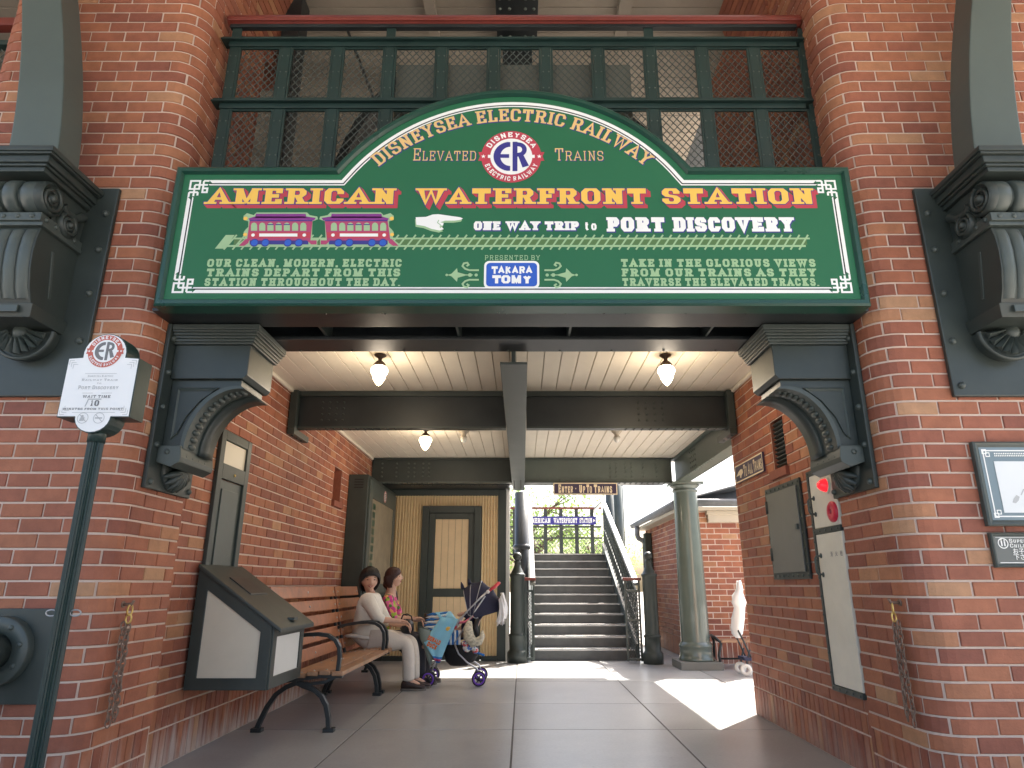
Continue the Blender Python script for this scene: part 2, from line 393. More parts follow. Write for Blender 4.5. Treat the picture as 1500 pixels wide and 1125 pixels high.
def brick_wall(root, path, rows, holes=(), limit=298, bl=.2335, j=.012, material='brick', back=.14, z0=0, z1=3, vis=None, bonds=(.0, .5), stag=0.0):
    # rows: list of (z_low, z_high, kind)
    items = []; rnd = random.Random(hash(root.name) % 1000 if False else len(rows)*13+int(path.len*10))
    corners = path.corners()
    for ri, (a, b, kind) in enumerate(rows):
        wdt = .076 if kind == 'soldier' else bl
        s = -wdt*(bonds[ri % 2] if kind != 'soldier' else 0)-stag
        cuts = []
        while s < path.len:
            cuts.append(s); s += wdt
        cuts.append(s)
        for c0, c1 in zip(cuts, cuts[1:]):
            p0, p1 = max(c0, 0), min(c1, path.len)
            pieces = [(p0, p1)]
            for cn in corners: pieces = [q for p in pieces for q in ([(p[0], cn), (cn, p[1])] if p[0] < cn-.02 and p[1] > cn+.02 else [p])]
            zz0, zz1 = a, b
            for (h0, h1, hz0, hz1) in [H_[:4] for H_ in holes]:
                if b <= hz0+.012 or a >= hz1-.012: continue
                if a < hz0 < b: pass
                new = []
                for q0, q1 in pieces:
                    if q1 <= h0 or q0 >= h1: new.append((q0, q1)); continue
                    if q0 < h0: new.append((q0, h0))
                    if q1 > h1: new.append((h1, q1))
                pieces = new
            for q0, q1 in pieces:
                if q1-q0 < .03: continue
                items.append((q0+j/2*(q0 > 0), q1-j/2*(q1 < path.len), zz0+j/2, zz1-j/2))
    sc = []
    for it in items:
        x, y, nx, ny = path.at((it[0]+it[1])/2); z = (it[2]+it[3])/2; u, v, wd = proj(x, y, z)
        inside = -20 < u < 1520 and -20 < v < 1145
        if vis and not vis(x, y, z): inside = False
        face = max(.02, -(x*nx+y*ny)/math.sqrt(x*x+y*y+.01))
        area = (it[1]-it[0])*(it[3]-it[2])*face/max(.1, wd)**2
        sc.append((area if inside else area*1e-4, inside, it))
    sc.sort(key=lambda q: -q[0])
    inf = MB()
    for k, (ar, ins, it) in enumerate(sc):
        if ins or ar*1e4 > 0: pass
        t = rnd.random(); tone = t
        off = rnd.uniform(-.0015, .0015); dz = rnd.uniform(-.0012, .0012); ds = rnd.uniform(-.0015, .0015)
        if k < limit and ins:
            mb = MB(); add_brick(mb, path, it[0]+ds, it[1]+ds, it[2]+dz, it[3]+dz, off, tone)
            me = mb.mesh('brick', M[material]); at_ = me.attributes.new('tone', 'FLOAT', 'FACE'); at_.data.foreach_set('value', mb.tone)
            o = bpy.data.objects.new('brick', me); COL.objects.link(o); link_child(o, root)
        else:
            add_brick(inf, path, it[0]+ds, it[1]+ds, it[2]+dz, it[3]+dz, off, tone)
    if inf.v:
        me = inf.mesh('brick_rest', M[material]); at_ = me.attributes.new('tone', 'FLOAT', 'FACE'); at_.data.foreach_set('value', inf.tone)
        o = bpy.data.objects.new('brick_rest', me); COL.objects.link(o); link_child(o, root); o['kind'] = 'stuff'
    # mortar bed and the body of the wall behind
    mm = MB(); ts = path.breaks(0, path.len)
    fine = []
    for a, b in zip(ts, ts[1:]): fine += [a]
    fine.append(path.len)
    sbreak = sorted(set(fine+[h for H in holes for h in H[:2]])); zbreak = sorted(set([z0, z1]+[h for H in holes for h in H[2:4]]))
    def P(t, z, o):
        x, y, nx, ny = path.at(t); return (x+nx*o, y+ny*o, z)
    for a, b in zip(sbreak, sbreak[1:]):
        for c, d in zip(zbreak, zbreak[1:]):
            m_, n_ = (a+b)/2, (c+d)/2
            if any(h[0] < m_ < h[1] and h[2] < n_ < h[3] for h in holes): continue
            # corner-safe points: take the offset from just inside this piece
            e = 1e-5
            mm.add([P(a+e, c, -.008), P(b-e, c, -.008), P(b-e, d, -.008), P(a+e, d, -.008)], [(0, 1, 2, 3)])
    for h in holes:
        dpt = h[4] if len(h) > 4 else .1
        a, b, c, d = h[:4]
        q = [P(a, c, -.008), P(b, c, -.008), P(b, d, -.008), P(a, d, -.008), P(a, c, -dpt), P(b, c, -dpt), P(b, d, -dpt), P(a, d, -dpt)]
        hm = MB(); hm.t = .2; hm.add(q, [(0, 1, 5, 4), (1, 2, 6, 5), (2, 3, 7, 6), (3, 0, 4, 7), (4, 5, 6, 7)]); hm.build('slot_lining', M[material], root, tone=True)
    mm.build('mortar_bed', M['mortar'], root)
    core = MB(); pts = [P(t, 0, -back) for t in fine]
    fr = [P(t, 0, -.0205) for t in fine]
    loop = [(p[0], p[1]) for p in fr]+[(p[0], p[1]) for p in reversed(pts)]
    if not holes: core.prism(loop, lambda a, b, d: (a, b, d), z0, z1-.001); core.build('wall_core', M['mortar'], root)
    return root
def courses(z0, z1, h=.0822, soldiers=()):
    rows = [(a, b, 'soldier') for a, b in soldiers]; z = z0
    while z < z1-.02: rows.append((z, min(z+h, z1), 'stretcher')); z += h
    return rows

# ---------------------------------------------------------------- ground and paving
g = MB(); g.box(-60, 60, -30, 120, -.5, -.014); gr = g.build('ground', M['ground']); struct(gr, 'grey paving running out under the station and the courtyard')
fl = sempty('floor', 'grey sealed concrete slab floor of the passage with pale joints')
xs = [-5.03, -3.79, -2.55, -1.31, -.075, 1.16, 2.40, 3.64, 4.88]; ys = [1.0, 2.22, 3.42, 4.64, 5.86, 7.07, 8.62, 10.17, 11.6, 13.2]
gb = MB(); gb.box(-5.03, 4.88, 1.0, 13.2, -.013, -.005); gb.build('joint_filler', M['grout'], fl)
for x0, x1 in zip(xs, xs[1:]):
    for y0, y1 in zip(ys, ys[1:]):
        mb = MB(); mb.box(x0+.007, x1-.007, y0+.005, y1-.005, -.012, 0); mb.build('paving_slab', M['slab'], fl, bevel=.002)

# ---------------------------------------------------------------- brick piers of the front
YF = 3.65; XL, XR = -2.2, 2.06; RC = .16; YT = 4.35
pl = thing('brick_pier', 'red brick pier with rounded corner left of the passage, behind the wait time sign', 'brick pier', (-2.8, 3.9, 0))
pathL = Path([('L', (-3.6, 4.3), (-3.6, YF+RC)), ('A', -3.6+RC, YF+RC, RC, 180, 270), ('L', (-3.6+RC, YF), (XL-RC, YF)), ('A', XL-RC, YF+RC, RC, -90, 0), ('L', (XL, YF+RC), (XL, YT))])
hidden = lambda x, y, z: not (abs(x+.06) < 2.0 and 2.64 < z < 3.5)
brick_wall(pl, pathL, courses(.30, 5.9, soldiers=((.0, .16), (.16, .30))), z1=5.9, material='brick', stag=.06)
pr = thing('brick_pier', 'red brick pier with rounded corner right of the passage, carrying the framed poster', 'brick pier', (2.8, 3.9, 0))
pathR = Path([('L', (XR, YT), (XR, YF+RC)), ('A', XR+RC, YF+RC, RC, 180, 270), ('L', (XR+RC, YF), (4.0, YF))])
brick_wall(pr, pathR, courses(.30, 5.9, soldiers=((.0, .16), (.16, .30))), z1=5.9, material='brick', stag=.11)
# cores so that light does not leak
# ---------------------------------------------------------------- passage walls
XWL, XWR = -2.28, 2.085
wl = thing('brick_wall', 'long brick wall of the passage behind the bench and the display box', 'brick wall', (XWL, 7.5, 0))
pW = Path([('L', (XWL, YT), (XWL, 10.95))])
brick_wall(wl, pW, courses(.356, 2.93, soldiers=((.0, .232), (.232, .356))), holes=((8.02-YT, 8.38-YT, .356+.0822*21, .356+.0822*26, .14),), z1=2.95, material='brick_base', stag=.17, vis=lambda x, y, z: not (4.85 < y < 5.5 and .44 < z < 2.1))
wr = thing('brick_wall', 'brick wall on the right of the passage with the fire hose cabinet', 'brick wall', (XWR+.1, 5.4, 0))
pR2 = Path([('L', (2.55, 6.5), (XWR, 6.5)), ('L', (XWR, 6.5), (XWR, YT))])
def sR(y): return .465+(6.5-y)
brick_wall(wr, pR2, courses(.356, 2.93, soldiers=((.0, .232), (.232, .356))), holes=((sR(5.46), sR(5.18), .356+.0822*20, .356+.0822*25, .13),), z1=2.95, material='brick', stag=.05)
bk = MB(); bk.box(2.225, 2.55, 4.36, 6.45, 0, 3.2); bk.build('wall_backing', M['mortar'], wr)
bk = MB(); bk.box(-2.75, -2.425, 4.36, 10.95, 0, 3.2); bk.build('wall_backing', M['mortar'], wl)
bk = MB(); bk.box(-3.4, -2.42, 3.95, 4.34, 0, 5.9); bk.build('pier_core', M['mortar'], pl)
bk = MB(); bk.box(2.28, 4.0, 3.9, 4.34, 0, 5.9); bk.build('pier_core', M['mortar'], pr)
# recessed slots
sl = MB(); sl.box(XWL-.02, XWL+.035, 7.99, 8.41, .356+.0822*21-.07, .356+.0822*21); sl.build('slot_sill', M['brick'], wl, bevel=.004)
sl = MB(); sl.box(XWR-.03, XWR+.02, 5.14, 5.50, .356+.0822*20-.07, .356+.0822*20); sl.build('slot_sill', M['brick'], wr, bevel=.004)
gz0, gz1 = .356+.0822*20, .356+.0822*25
gm = MB(); gm.box(XWR+.055, XWR+.12, 5.18, 5.46, gz0, gz1); gm.build('slot_panel', M['iron_black'], wr)
for i in range(11):
    lm = MB(); z = gz0+.02+i*(gz1-gz0-.03)/11; lm.add([(XWR+.05, 5.19, z), (XWR+.05, 5.45, z), (XWR+.02, 5.45, z+.018), (XWR+.02, 5.19, z+.018), (XWR+.05, 5.19, z+.006), (XWR+.05, 5.45, z+.006), (XWR+.02, 5.45, z+.024), (XWR+.02, 5.19, z+.024)], [(0,1,2,3),(4,7,6,5),(0,4,5,1),(1,5,6,2),(2,6,7,3),(3,7,4,0)]); lm.build('louvre', M['iron'], wr)

# ---------------------------------------------------------------- ceiling of the passage, one board after another
ce = sempty('ceiling', 'cream board ceiling of the passage between the steel beams')
sb = MB(); sb.box(-2.75, 2.9, 4.36, 10.45, 2.975, 3.2); sb.box(-2.75, -.2, 10.451, 10.95, 2.975, 3.2); sb.build('floor_slab', M['cream'], ce)
for (ya, yb) in ((4.37, 6.32), (6.45, 9.92)):
    x = -2.28
    while x < (2.08 if ya < 5 else 2.3):
        mb = MB(); mb.box(x+.0035, x+.1415, ya, yb, 2.952, 2.974); mb.build('ceiling_board', M['cream'], ce, bevel=.004); x += .145
for (p0, p1) in (((XWL, 4.37), (XWL+.035, 6.32)), ((XWL, 6.45), (XWL+.035, 9.92)), ((XWR-.035, 4.37), (XWR, 6.32))):
    mb = MB(); mb.box(p0[0]+.002, p1[0], p0[1], p1[1], 2.915, 2.951); mb.build('cove_trim', M['cream'], ce, bevel=.01)

# ---------------------------------------------------------------- steel frame
def i_beam(mb, p, q, z0, z1, fw, ft=.022, wt=.02):
    p, q = Vector((*p, 0)), Vector((*q, 0)); up = Vector((0, 0, 1))
    for za, zb, w_ in ((z0, z0+ft, fw), (z1-ft, z1, fw), (z0+ft, z1-ft, wt)):
        zc = Vector((0, 0, (za+zb)/2)); mb.bar(p+zc, q+zc, w_, zb-za)
def rivets(root, pts, ax, r=.013, name='rivet_rows', m='iron', h=None):
    mb = MB()
    for p in pts: mb.dome(p, ax, r, h or r*.7, 8)
    return mb.build(name, M[m], root, fix=False)
LB = thing('steel_lintel', 'double steel lintel under the green station sign, resting on the two inner corbels', 'steel beam', (0, 4, 2.66))
mb = MB(); mb.box(XL, XR, 3.64, 3.90, 2.66, 2.682); mb.build('front_flange', M['iron_black'], LB, bevel=.004)
mb = MB(); mb.box(XL, XR, 4.12, 4.36, 2.66, 2.684); mb.build('rear_flange', M['iron_black'], LB, bevel=.004)
mb = MB(); mb.box(XL, XR, 3.76, 3.785, 2.682, 3.28); mb.build('front_web', M['iron_black'], LB)
mb = MB(); mb.box(XL, XR, 4.22, 4.245, 2.684, 3.2); mb.build('rear_web', M['iron_black'], LB)
mb = MB(); mb.box(XL, XR, 3.64, 4.36, 3.2, 3.3); mb.build('top_plate', M['iron_black'], LB)
for x in (-.42, .31, -1.3, 1.22):
    mb = MB(); mb.box(x-.008, x+.008, 3.786, 4.22, 2.684, 3.19); mb.build('stiffener', M['iron'], LB)
    mb = MB(); mb.box(x-.03, x-.0085, 3.786, 3.80, 2.70, 3.19); mb.build('stiffener_angle', M['iron'], LB)
rivets(LB, [(x*.36-1.9, 3.68, 2.66) for x in range(11)]+[(x*.36-1.9, 4.33, 2.66) for x in range(11)], (0, 0, -1), .009)
CB = thing('ceiling_beam', 'long grey green steel beam running down the middle of the passage ceiling', 'steel beam', (-.07, 7.6, 2.57))
mb = MB(); mb.box(-.155, .035, 4.37, 10.75, 2.57, 2.588); mb.build('bottom_flange', M['iron_hi'], CB, bevel=.003)
mb = MB(); mb.box(-.075, -.05, 4.37, 10.75, 2.588, 2.95); mb.build('web', M['iron'], CB)
mb = MB(); mb.box(-.145, .025, 4.37, 10.75, 2.951, 2.968)
rivets(CB, [(-.12+dx*.1, 9.7+.09*k, 2.57) for k in range(10) for dx in (0, 1)], (0, 0, -1), .01)
C1 = thing('ceiling_beam', 'near black cross beam of the passage ceiling, just behind the first pair of lit lamps', 'steel beam', (0, 6.4, 2.57))
for a, b in ((-2.27, -.16), (.04, 2.075)):
    mb = MB(); mb.box(a, b, 6.33, 6.43, 2.572, 2.592); mb.box(a, b, 6.33, 6.43, 2.90, 2.949); mb.build('flange', M['iron'], C1)
    mb = MB(); mb.box(a, b, 6.36, 6.40, 2.592, 2.90); mb.build('web', M['iron_black'], C1)
pts = [(-1.98+.07*i, 6.36, 2.66+.06*j) for i in range(4) for j in range(4)]+[(1.15+.08*i, 6.36, 2.66+.06*j) for i in range(4) for j in range(4)]
rivets(C1, pts, (0, -1, 0), .012)
rivets(C1, [(-2.0+.075*i, 6.34+.06*j, 2.572) for i in range(11) for j in (0, 1)]+[(1.02+.08*i, 6.34+.06*j, 2.572) for i in range(12) for j in (0, 1)], (0, 0, -1), .011, name='flange_rivets')
for x0, x1 in ((-2.27, -2.20), (2.005, 2.075)):
    mb = MB(); mb.box(x0, x1, 6.25, 6.329, 2.56, 2.94); mb.box(x0, x1, 6.25, 6.7, 2.50, 2.559); mb.build('end_bracket', M['iron'], C1, bevel=.004)
    rivets(C1, [((x0+x1)/2, y, 2.50) for y in (6.32, 6.45, 6.58)], (0, 0, -1), .014, name='bracket_bolts')
C2 = thing('ceiling_beam', 'grey green cross beam of the passage ceiling above the enter sign, farthest from the entrance', 'steel beam', (0, 10, 2.57))
for a, b in ((-2.27, -.16), (.04, 2.26)):
    mb = MB(); mb.box(a, b, 9.93, 10.07, 2.572, 2.594); mb.box(a, b, 9.93, 10.07, 2.93, 2.949); mb.build('flange', M['iron_hi'], C2)
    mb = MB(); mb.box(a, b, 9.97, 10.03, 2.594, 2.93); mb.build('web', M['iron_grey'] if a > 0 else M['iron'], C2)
rivets(C2, [(x0+.09*i, 9.97, 2.67+.065*j) for x0, n in ((-2.12, 1), (-1.9, 1), (-1.72, 2), (-1.5, 2), (1.33, 2), (1.56, 2), (1.83, 1), (2.03, 1)) for i in range(n) for j in range(4)], (0, -1, 0), .017, m='iron_grey')
rivets(C2, [(x, 9.94+.04*j, 2.572) for x in [-2.1+.075*i for i in range(12)]+[1.12+.085*i for i in range(13)] for j in (0, 1, 2)], (0, 0, -1), .013, name='flange_rivets', m='iron_hi')
mb = MB(); mb.box(-2.27, -.2, 10.35, 10.9, 2.60, 2.66); mb.box(-.199, 2.2, 10.25, 10.42, 2.60, 2.66); mb.box(-2.27, 2.2, 10.08, 10.35, 2.661, 2.7); mb.box(-2.27, 2.2, 10.08, 10.45, 2.7, 2.974); mb.build('dark_soffit', M['iron_black'], C2)
pts = []
for (a, b) in ((-1.75, -1.0), (-.95, -.35), (.3, 2.1)):
    x = a
    while x < b: pts.append((x, 10.38, 2.6)); x += .07
rivets(C2, pts, (0, 0, -1), .012, name='soffit_rivets')
SB_ = thing('side_beam', 'pale lit steel beam from the right brick wall to the round column', 'steel beam', (2.4, 8, 2.57))
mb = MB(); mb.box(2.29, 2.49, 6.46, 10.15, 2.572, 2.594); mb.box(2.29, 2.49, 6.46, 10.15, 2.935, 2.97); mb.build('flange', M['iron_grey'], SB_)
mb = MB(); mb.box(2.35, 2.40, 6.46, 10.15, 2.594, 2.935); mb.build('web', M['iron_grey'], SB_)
rivets(SB_, [(2.35, 8.9+.09*i, 2.66+.07*j) for i in range(4) for j in range(4)], (-1, 0, 0), .017, m='iron_grey')
rivets(SB_, [(2.31+.16*j, 7.9+.1*i, 2.572) for i in range(14) for j in (0, 1)], (0, 0, -1), .013, name='flange_rivets', m='iron_grey')
mb = MB(); mb.box(2.49, 3.1, 6.8, 6.95, 2.75, 2.9); mb.build('stub_beam', M['iron_hi'], SB_)
mb = MB(); mb.box(2.52, 2.9, 6.51, 10.2, 2.98, 3.2); mb.build('roof_edge', M['roof'], SB_)

# round column
co = thing('round_column', 'thick grey green round column on a square plinth at the right of the stairs', 'column', (2.44, 9.98, 0))
mb = MB(); mb.box(2.15, 2.73, 9.69, 10.27, 0, .10); mb.build('plinth', M['plinth'], co, bevel=.006)
mb = MB(); mb.lathe([(.001, .101), (.245, .101), (.25, .12), (.235, .15), (.225, .17), (.225, .27), (.235, .285), (.235, .30), (.215, .33), (.20, .345), (.198, .36)], 2.44, 9.98, 0, 32); mb.build('base_moulding', M['column'], co)
mb = MB(); mb.lathe([(.20, .34), (.198, .8), (.19, 1.4), (.18, 1.9), (.172, 2.38), (.172, 2.44)], 2.44, 9.98, 0, 36); mb.build('shaft', M['column'], co)
mb = MB(); mb.lathe([(.172, 2.43), (.19, 2.44), (.19, 2.46), (.178, 2.47), (.178, 2.49), (.21, 2.515), (.215, 2.53), (.001, 2.531)], 2.44, 9.98, 0, 32); mb.box(2.21, 2.67, 9.76, 10.20, 2.532, 2.570); mb.build('capital', M['column'], co)

# ---------------------------------------------------------------- partition with the door at the back left
bw = thing('batten_partition', 'straw yellow vertical batten partition with a dark green frame behind the stroller', 'partition', (-1.3, 10.92, 0))
YB = 10.9
def fr(x0, x1, z0, z1, y0=YB-.05, y1=YB+.05, m='iron', name='frame_member', root=bw, bev=.006):
    mb = MB(); mb.box(x0, x1, y0, y1, z0, z1); return mb.build(name, M[m], root, bevel=bev)
fr(-2.27, -2.13, 0, 2.60); fr(-.39, -.26, 0, 2.60); fr(-2.129, -.391, 2.50, 2.60); fr(-2.129, -1.64, 0, .07); fr(-.63, -.391, 0, .07)
fr(-.259, -.20, 0, 2.60, YB-.03, YB+.1, 'lattice_white', 'sky_gap_strip')  # pale strip standing in for a bright gap of sky light
mb = MB()
def battens(x0, x1, z0, z1):
    x = x0; mb.box(x0, x1, YB+.012, YB+.03, z0, z1)
    while x < x1-.02:
        mb.add([(x+.003, YB+.012, z0), (x+.009, YB-.030, z0), (x+.029, YB-.030, z0), (x+.035, YB+.012, z0), (x+.003, YB+.012, z1), (x+.009, YB-.030, z1), (x+.029, YB-.030, z1), (x+.035, YB+.012, z1)], [(0,1,5,4),(1,2,6,5),(2,3,7,6),(4,5,6,7),(0,3,2,1)]); x += .046
battens(-2.128, -1.615, .071, 2.499); battens(-.652, -.392, .071, 2.499); battens(-1.614, -.653, 2.331, 2.499)
mb.build('batten_sheet', M['batten'], bw)
mb = MB(); mb.box(-2.2, -.3, YB+.051, YB+.07, .01, 2.58); mb.build('light_stop_board', M['iron_black'], bw)  # unseen board added to stop light coming through the door gaps
fr(-1.61, -1.50, 0, 2.33, YB-.07); fr(-.77, -.655, 0, 2.33, YB-.07); fr(-1.499, -.771, 2.22, 2.33, YB-.07)
# the door leaf with its boards
dl = MB(); dl.box(-1.498, -1.40, YB-.03, YB+.02, .01, 2.218); dl.box(-.86, -.772, YB-.03, YB+.02, .01, 2.218); dl.box(-1.399, -.861, YB-.03, YB+.02, 2.125, 2.218); dl.box(-1.399, -.861, YB-.03, YB+.02, .93, 1.05); dl.box(-1.399, -.861, YB-.03, YB+.02, .01, .16)
door = dl.build('door', M['iron'], bw, bevel=.005)
for i in range(5):
    for z0, z1 in ((1.051, 2.124), (.161, .929)):
        mb = MB(); a = -1.399+i*.1076; mb.box(a+.002, a+.1056, YB-.012, YB+.01, z0, z1); mb.build('door_plank', M['door_wood'], door, bevel=.004)
for z in (.5, 1.2, 1.95):
    mb = MB(); mb.cyl((-1.497, YB-.04, z-.07), (-1.497, YB-.04, z+.07), .011, 10); mb.build('hinge', M['iron'], door)
mb = MB(); mb.sphere((-.82, YB-.06, 1.0), .03); mb.cyl((-.82, YB-.05, 1.0), (-.82, YB-.02, 1.0), .014); mb.build('knob', M['bronze'], door)

# ---------------------------------------------------------------- stairs
YS = 10.94; RZ = .158; TR = .35; NS = 11; SX0, SX1 = .19, 1.73
st = thing('staircase', 'dark stone stairs climbing to the trains under the enter sign', 'stairs', (.95, 12.5, 0))
for k in range(NS):
    y0 = YS+TR*k; mb = MB()
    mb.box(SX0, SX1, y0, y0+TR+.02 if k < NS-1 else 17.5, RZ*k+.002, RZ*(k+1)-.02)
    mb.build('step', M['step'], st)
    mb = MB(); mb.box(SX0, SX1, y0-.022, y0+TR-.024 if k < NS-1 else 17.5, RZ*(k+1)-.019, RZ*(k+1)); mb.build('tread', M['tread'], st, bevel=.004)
    mb = MB(); mb.box(SX0+.05, SX1-.05, y0-.020, y0+.05, RZ*(k+1), RZ*(k+1)+.006); mb.build('nosing', M['nosing'], st)  # metal strip widened to imitate the bright bands of sun on the steps
mb = MB(); mb.add([(SX1+.001, YS-.1, 0), (SX1+.001, YS-.1, .24), (SX1+.001, YS+TR*NS, RZ*NS+.24), (SX1+.001, YS+TR*NS, 0), (SX1+.06, YS-.1, 0), (SX1+.06, YS-.1, .24), (SX1+.06, YS+TR*NS, RZ*NS+.24), (SX1+.06, YS+TR*NS, 0)], [(0,1,2,3),(7,6,5,4),(0,4,5,1),(1,5,6,2),(2,6,7,3)])
mb.build('stringer', M['iron'], st)
mb = MB(); mb.add([(SX0-.06, YS-.1, 0), (SX0-.06, YS-.1, .24), (SX0-.06, YS+TR*NS, RZ*NS+.24), (SX0-.06, YS+TR*NS, 0), (SX0-.001, YS-.1, 0), (SX0-.001, YS-.1, .24), (SX0-.001, YS+TR*NS, RZ*NS+.24), (SX0-.001, YS+TR*NS, 0)], [(0,1,2,3),(7,6,5,4),(0,4,5,1),(1,5,6,2),(2,6,7,3)])
mb.build('stringer', M['iron'], st)
def stair_rail(x, label, railm):
    r = thing('stair_railing', label, 'railing', (x, YS, 0)); zt = RZ*NS
    A = Vector((x, YS-.25, 1.12)); B = Vector((x, YS+TR*NS-.2, zt+1.12)); C = Vector((x, 17.2, zt+1.12))
    mb = MB(); mb.bar(A, B, .085, .05); mb.bar(B, C, .085, .05); mb.build('handrail', M[railm], r, bevel=.01)
    dz = (B-A)
    mb = MB(); mb.bar(A-Vector((0, 0, .12)), B-Vector((0, 0, .12)), .03, .02); mb.bar(A-Vector((0, 0, .86)), B-Vector((0, 0, .86)), .03, .02); mb.bar(A-Vector((0, 0, .55)), B-Vector((0, 0, .55)), .03, .02)
    n = 26
    for i in range(n+1):
        p = A+dz*(i/n); mb.bar(p-Vector((0, 0, .86)), p-Vector((0, 0, .12)), .02, .02)
    for i in range(n):
        p = A+dz*((i+.5)/n)
        pts = [(x, p.y+.055*math.cos(a), p.z-.335+.09*math.sin(a)) for a in [2*PI*k/10 for k in range(11)]]; mb.tube(pts, .008, 5)
        pts = [(x, p.y+.05*math.cos(a), p.z-.70+.08*math.sin(a)) for a in [2*PI*k/10 for k in range(11)]]; mb.tube(pts, .008, 5)
    mb.build('balusters', M['iron'], r, fix=False)
    return r
stair_rail(SX1+.03, 'ornate railing on the right side of the stairs, its handrail blazing in the sun', 'steel')
stair_rail(SX0-.03, 'railing on the left side of the stairs beside the dark post', 'plinth')
def newel(x, y, label):
    r = thing('newel_post', label, 'newel post', (x, y, 0))
    mb = MB(); mb.lathe([(.001, 0), (.15, 0), (.15, .14), (.135, .16), (.12, .18), (.12, .36), (.135, .38), (.11, .41)], x, y, 0, 8); mb.build('post_base', M['iron'], r, fix=False)
    mb = MB(); mb.lathe([(.108, .40), (.108, 1.22), (.12, 1.235), (.12, 1.265), (.10, 1.28)], x, y, 0, 16); mb.build('shaft', M['iron'], r)
    mb = MB(); mb.lathe([(.10, 1.28), (.085, 1.31), (.055, 1.37), (.045, 1.42), (.05, 1.44), (.05, 1.46), (.03, 1.475)], x, y, 0, 16); mb.sphere((x, y, 1.53), .068, 16); mb.build('ball_finial', M['iron'], r)
    return r
newel(-.075, 10.66, 'dark round newel post with a ball top at the left foot of the stairs')
newel(1.93, 10.5, 'dark round newel post with a ball top at the right foot of the stairs')
def gate_panel(x0, x1, y, label):
    r = thing('mesh_barrier', label, 'barrier panel', ((x0+x1)/2, y, 0))
    mb = MB(); mb.box(x0, x0+.03, y-.02, y+.02, .02, 1.17); mb.box(x1-.03, x1, y-.02, y+.02, .02, 1.17)
    for z in (.03, .58, 1.0): mb.box(x0+.031, x1-.031, y-.019, y+.019, z, z+.035)
    mb.build('frame', M['iron_hi'], r, bevel=.003)
    mb = MB(); mb.box(x0-.02, x1+.02, y-.04, y+.04, 1.171, 1.215); mb.build('wooden_cap', M['rail_red'], r, bevel=.012)
    wire_panel(x0+.03, x1-.03, .07, .99, y, .04, r, .003)
def wire_panel(x0, x1, z0, z1, y, sp, root, t=.0025, name='wire_mesh', m='iron', sx=None):
    mb = MB(); W, H = x1-x0, z1-z0; k = 1.25            # diamonds a little taller than wide
    for sgn in (1, -1):
        c = -H/k
        while c < W:
            # line: x = c + (z)/k
            a, b = 0.0, H
            if c < 0: a = -c*k
            if c+H/k > W: b = (W-c)*k
            if b-a > .004:
                xa, xb = c+a/k, c+b/k
                if sgn < 0: xa, xb = W-xa, W-xb
                mb.bar((x0+xa, y+sgn*.0015, z0+a), (x0+xb, y+sgn*.0015, z0+b), t*2, t*2, (0, 1, 0))
            c += sp
    return mb.build(name, M[m], root, fix=False)
gate_panel(.04, .19, 10.72, 'low wire mesh panel between the left newel post and the stairs')
gate_panel(1.56, 1.80, 10.62, 'low wire mesh panel between the right newel post and the stairs')
# posts by the stairs
def post(x, y, r_, z1, label, m='iron', collar=True):
    r = thing('iron_post', label, 'post', (x, y, 0))
    mb = MB(); mb.cyl((x, y, 0), (x, y, z1), r_, 20); mb.build('shaft', M[m], r)
    if collar: mb = MB(); mb.lathe([(r_, 1.66), (r_+.03, 1.68), (r_+.03, 1.72), (r_, 1.75)], x, y, 0, 20); mb.build('collar', M[m], r)
post(-.01, 11.25, .115, 2.6, 'dark round iron post rising behind the left newel post', 'iron_black')
post(1.93, 14.75, .09, 3.6, 'square dark post at the top right of the stairs', 'iron', False)
post(2.15, 15.2, .13, 4.2, 'pale blue grey column behind the top of the right stair railing', 'iron_hi', False)
post(3.0, 20.0, .03, 5.2, 'thin lamp pole standing beyond the stairs', 'iron', False)

# enclosure behind the top landing
tf = thing('landing_fence', 'dark fence across the top landing of the stairs', 'fence', (.7, 16.4, 1.74)); ZL = RZ*NS; YFN = 16.2
for i in range(13):
    x = -.93+i*.372
    if x > 1.86: break
    mb = MB(); mb.box(x-.042, x+.042, YFN-.03, YFN+.03, ZL, ZL+1.12); mb.build('fence_post', M['iron'], tf)
for z, h_ in ((ZL+1.12, .05), (ZL+.68, .045), (ZL+.42, .04), (ZL+.04, .04)):
    mb = MB(); mb.box(-1.0, 1.9, YFN-.045, YFN-.031, z, z+h_); mb.build('fence_rail', M['rail_red'] if z > ZL+1.1 else M['iron'], tf)
wire_panel(-1.0, 1.88, ZL+.08, ZL+.66, YFN, .09, tf, .004)
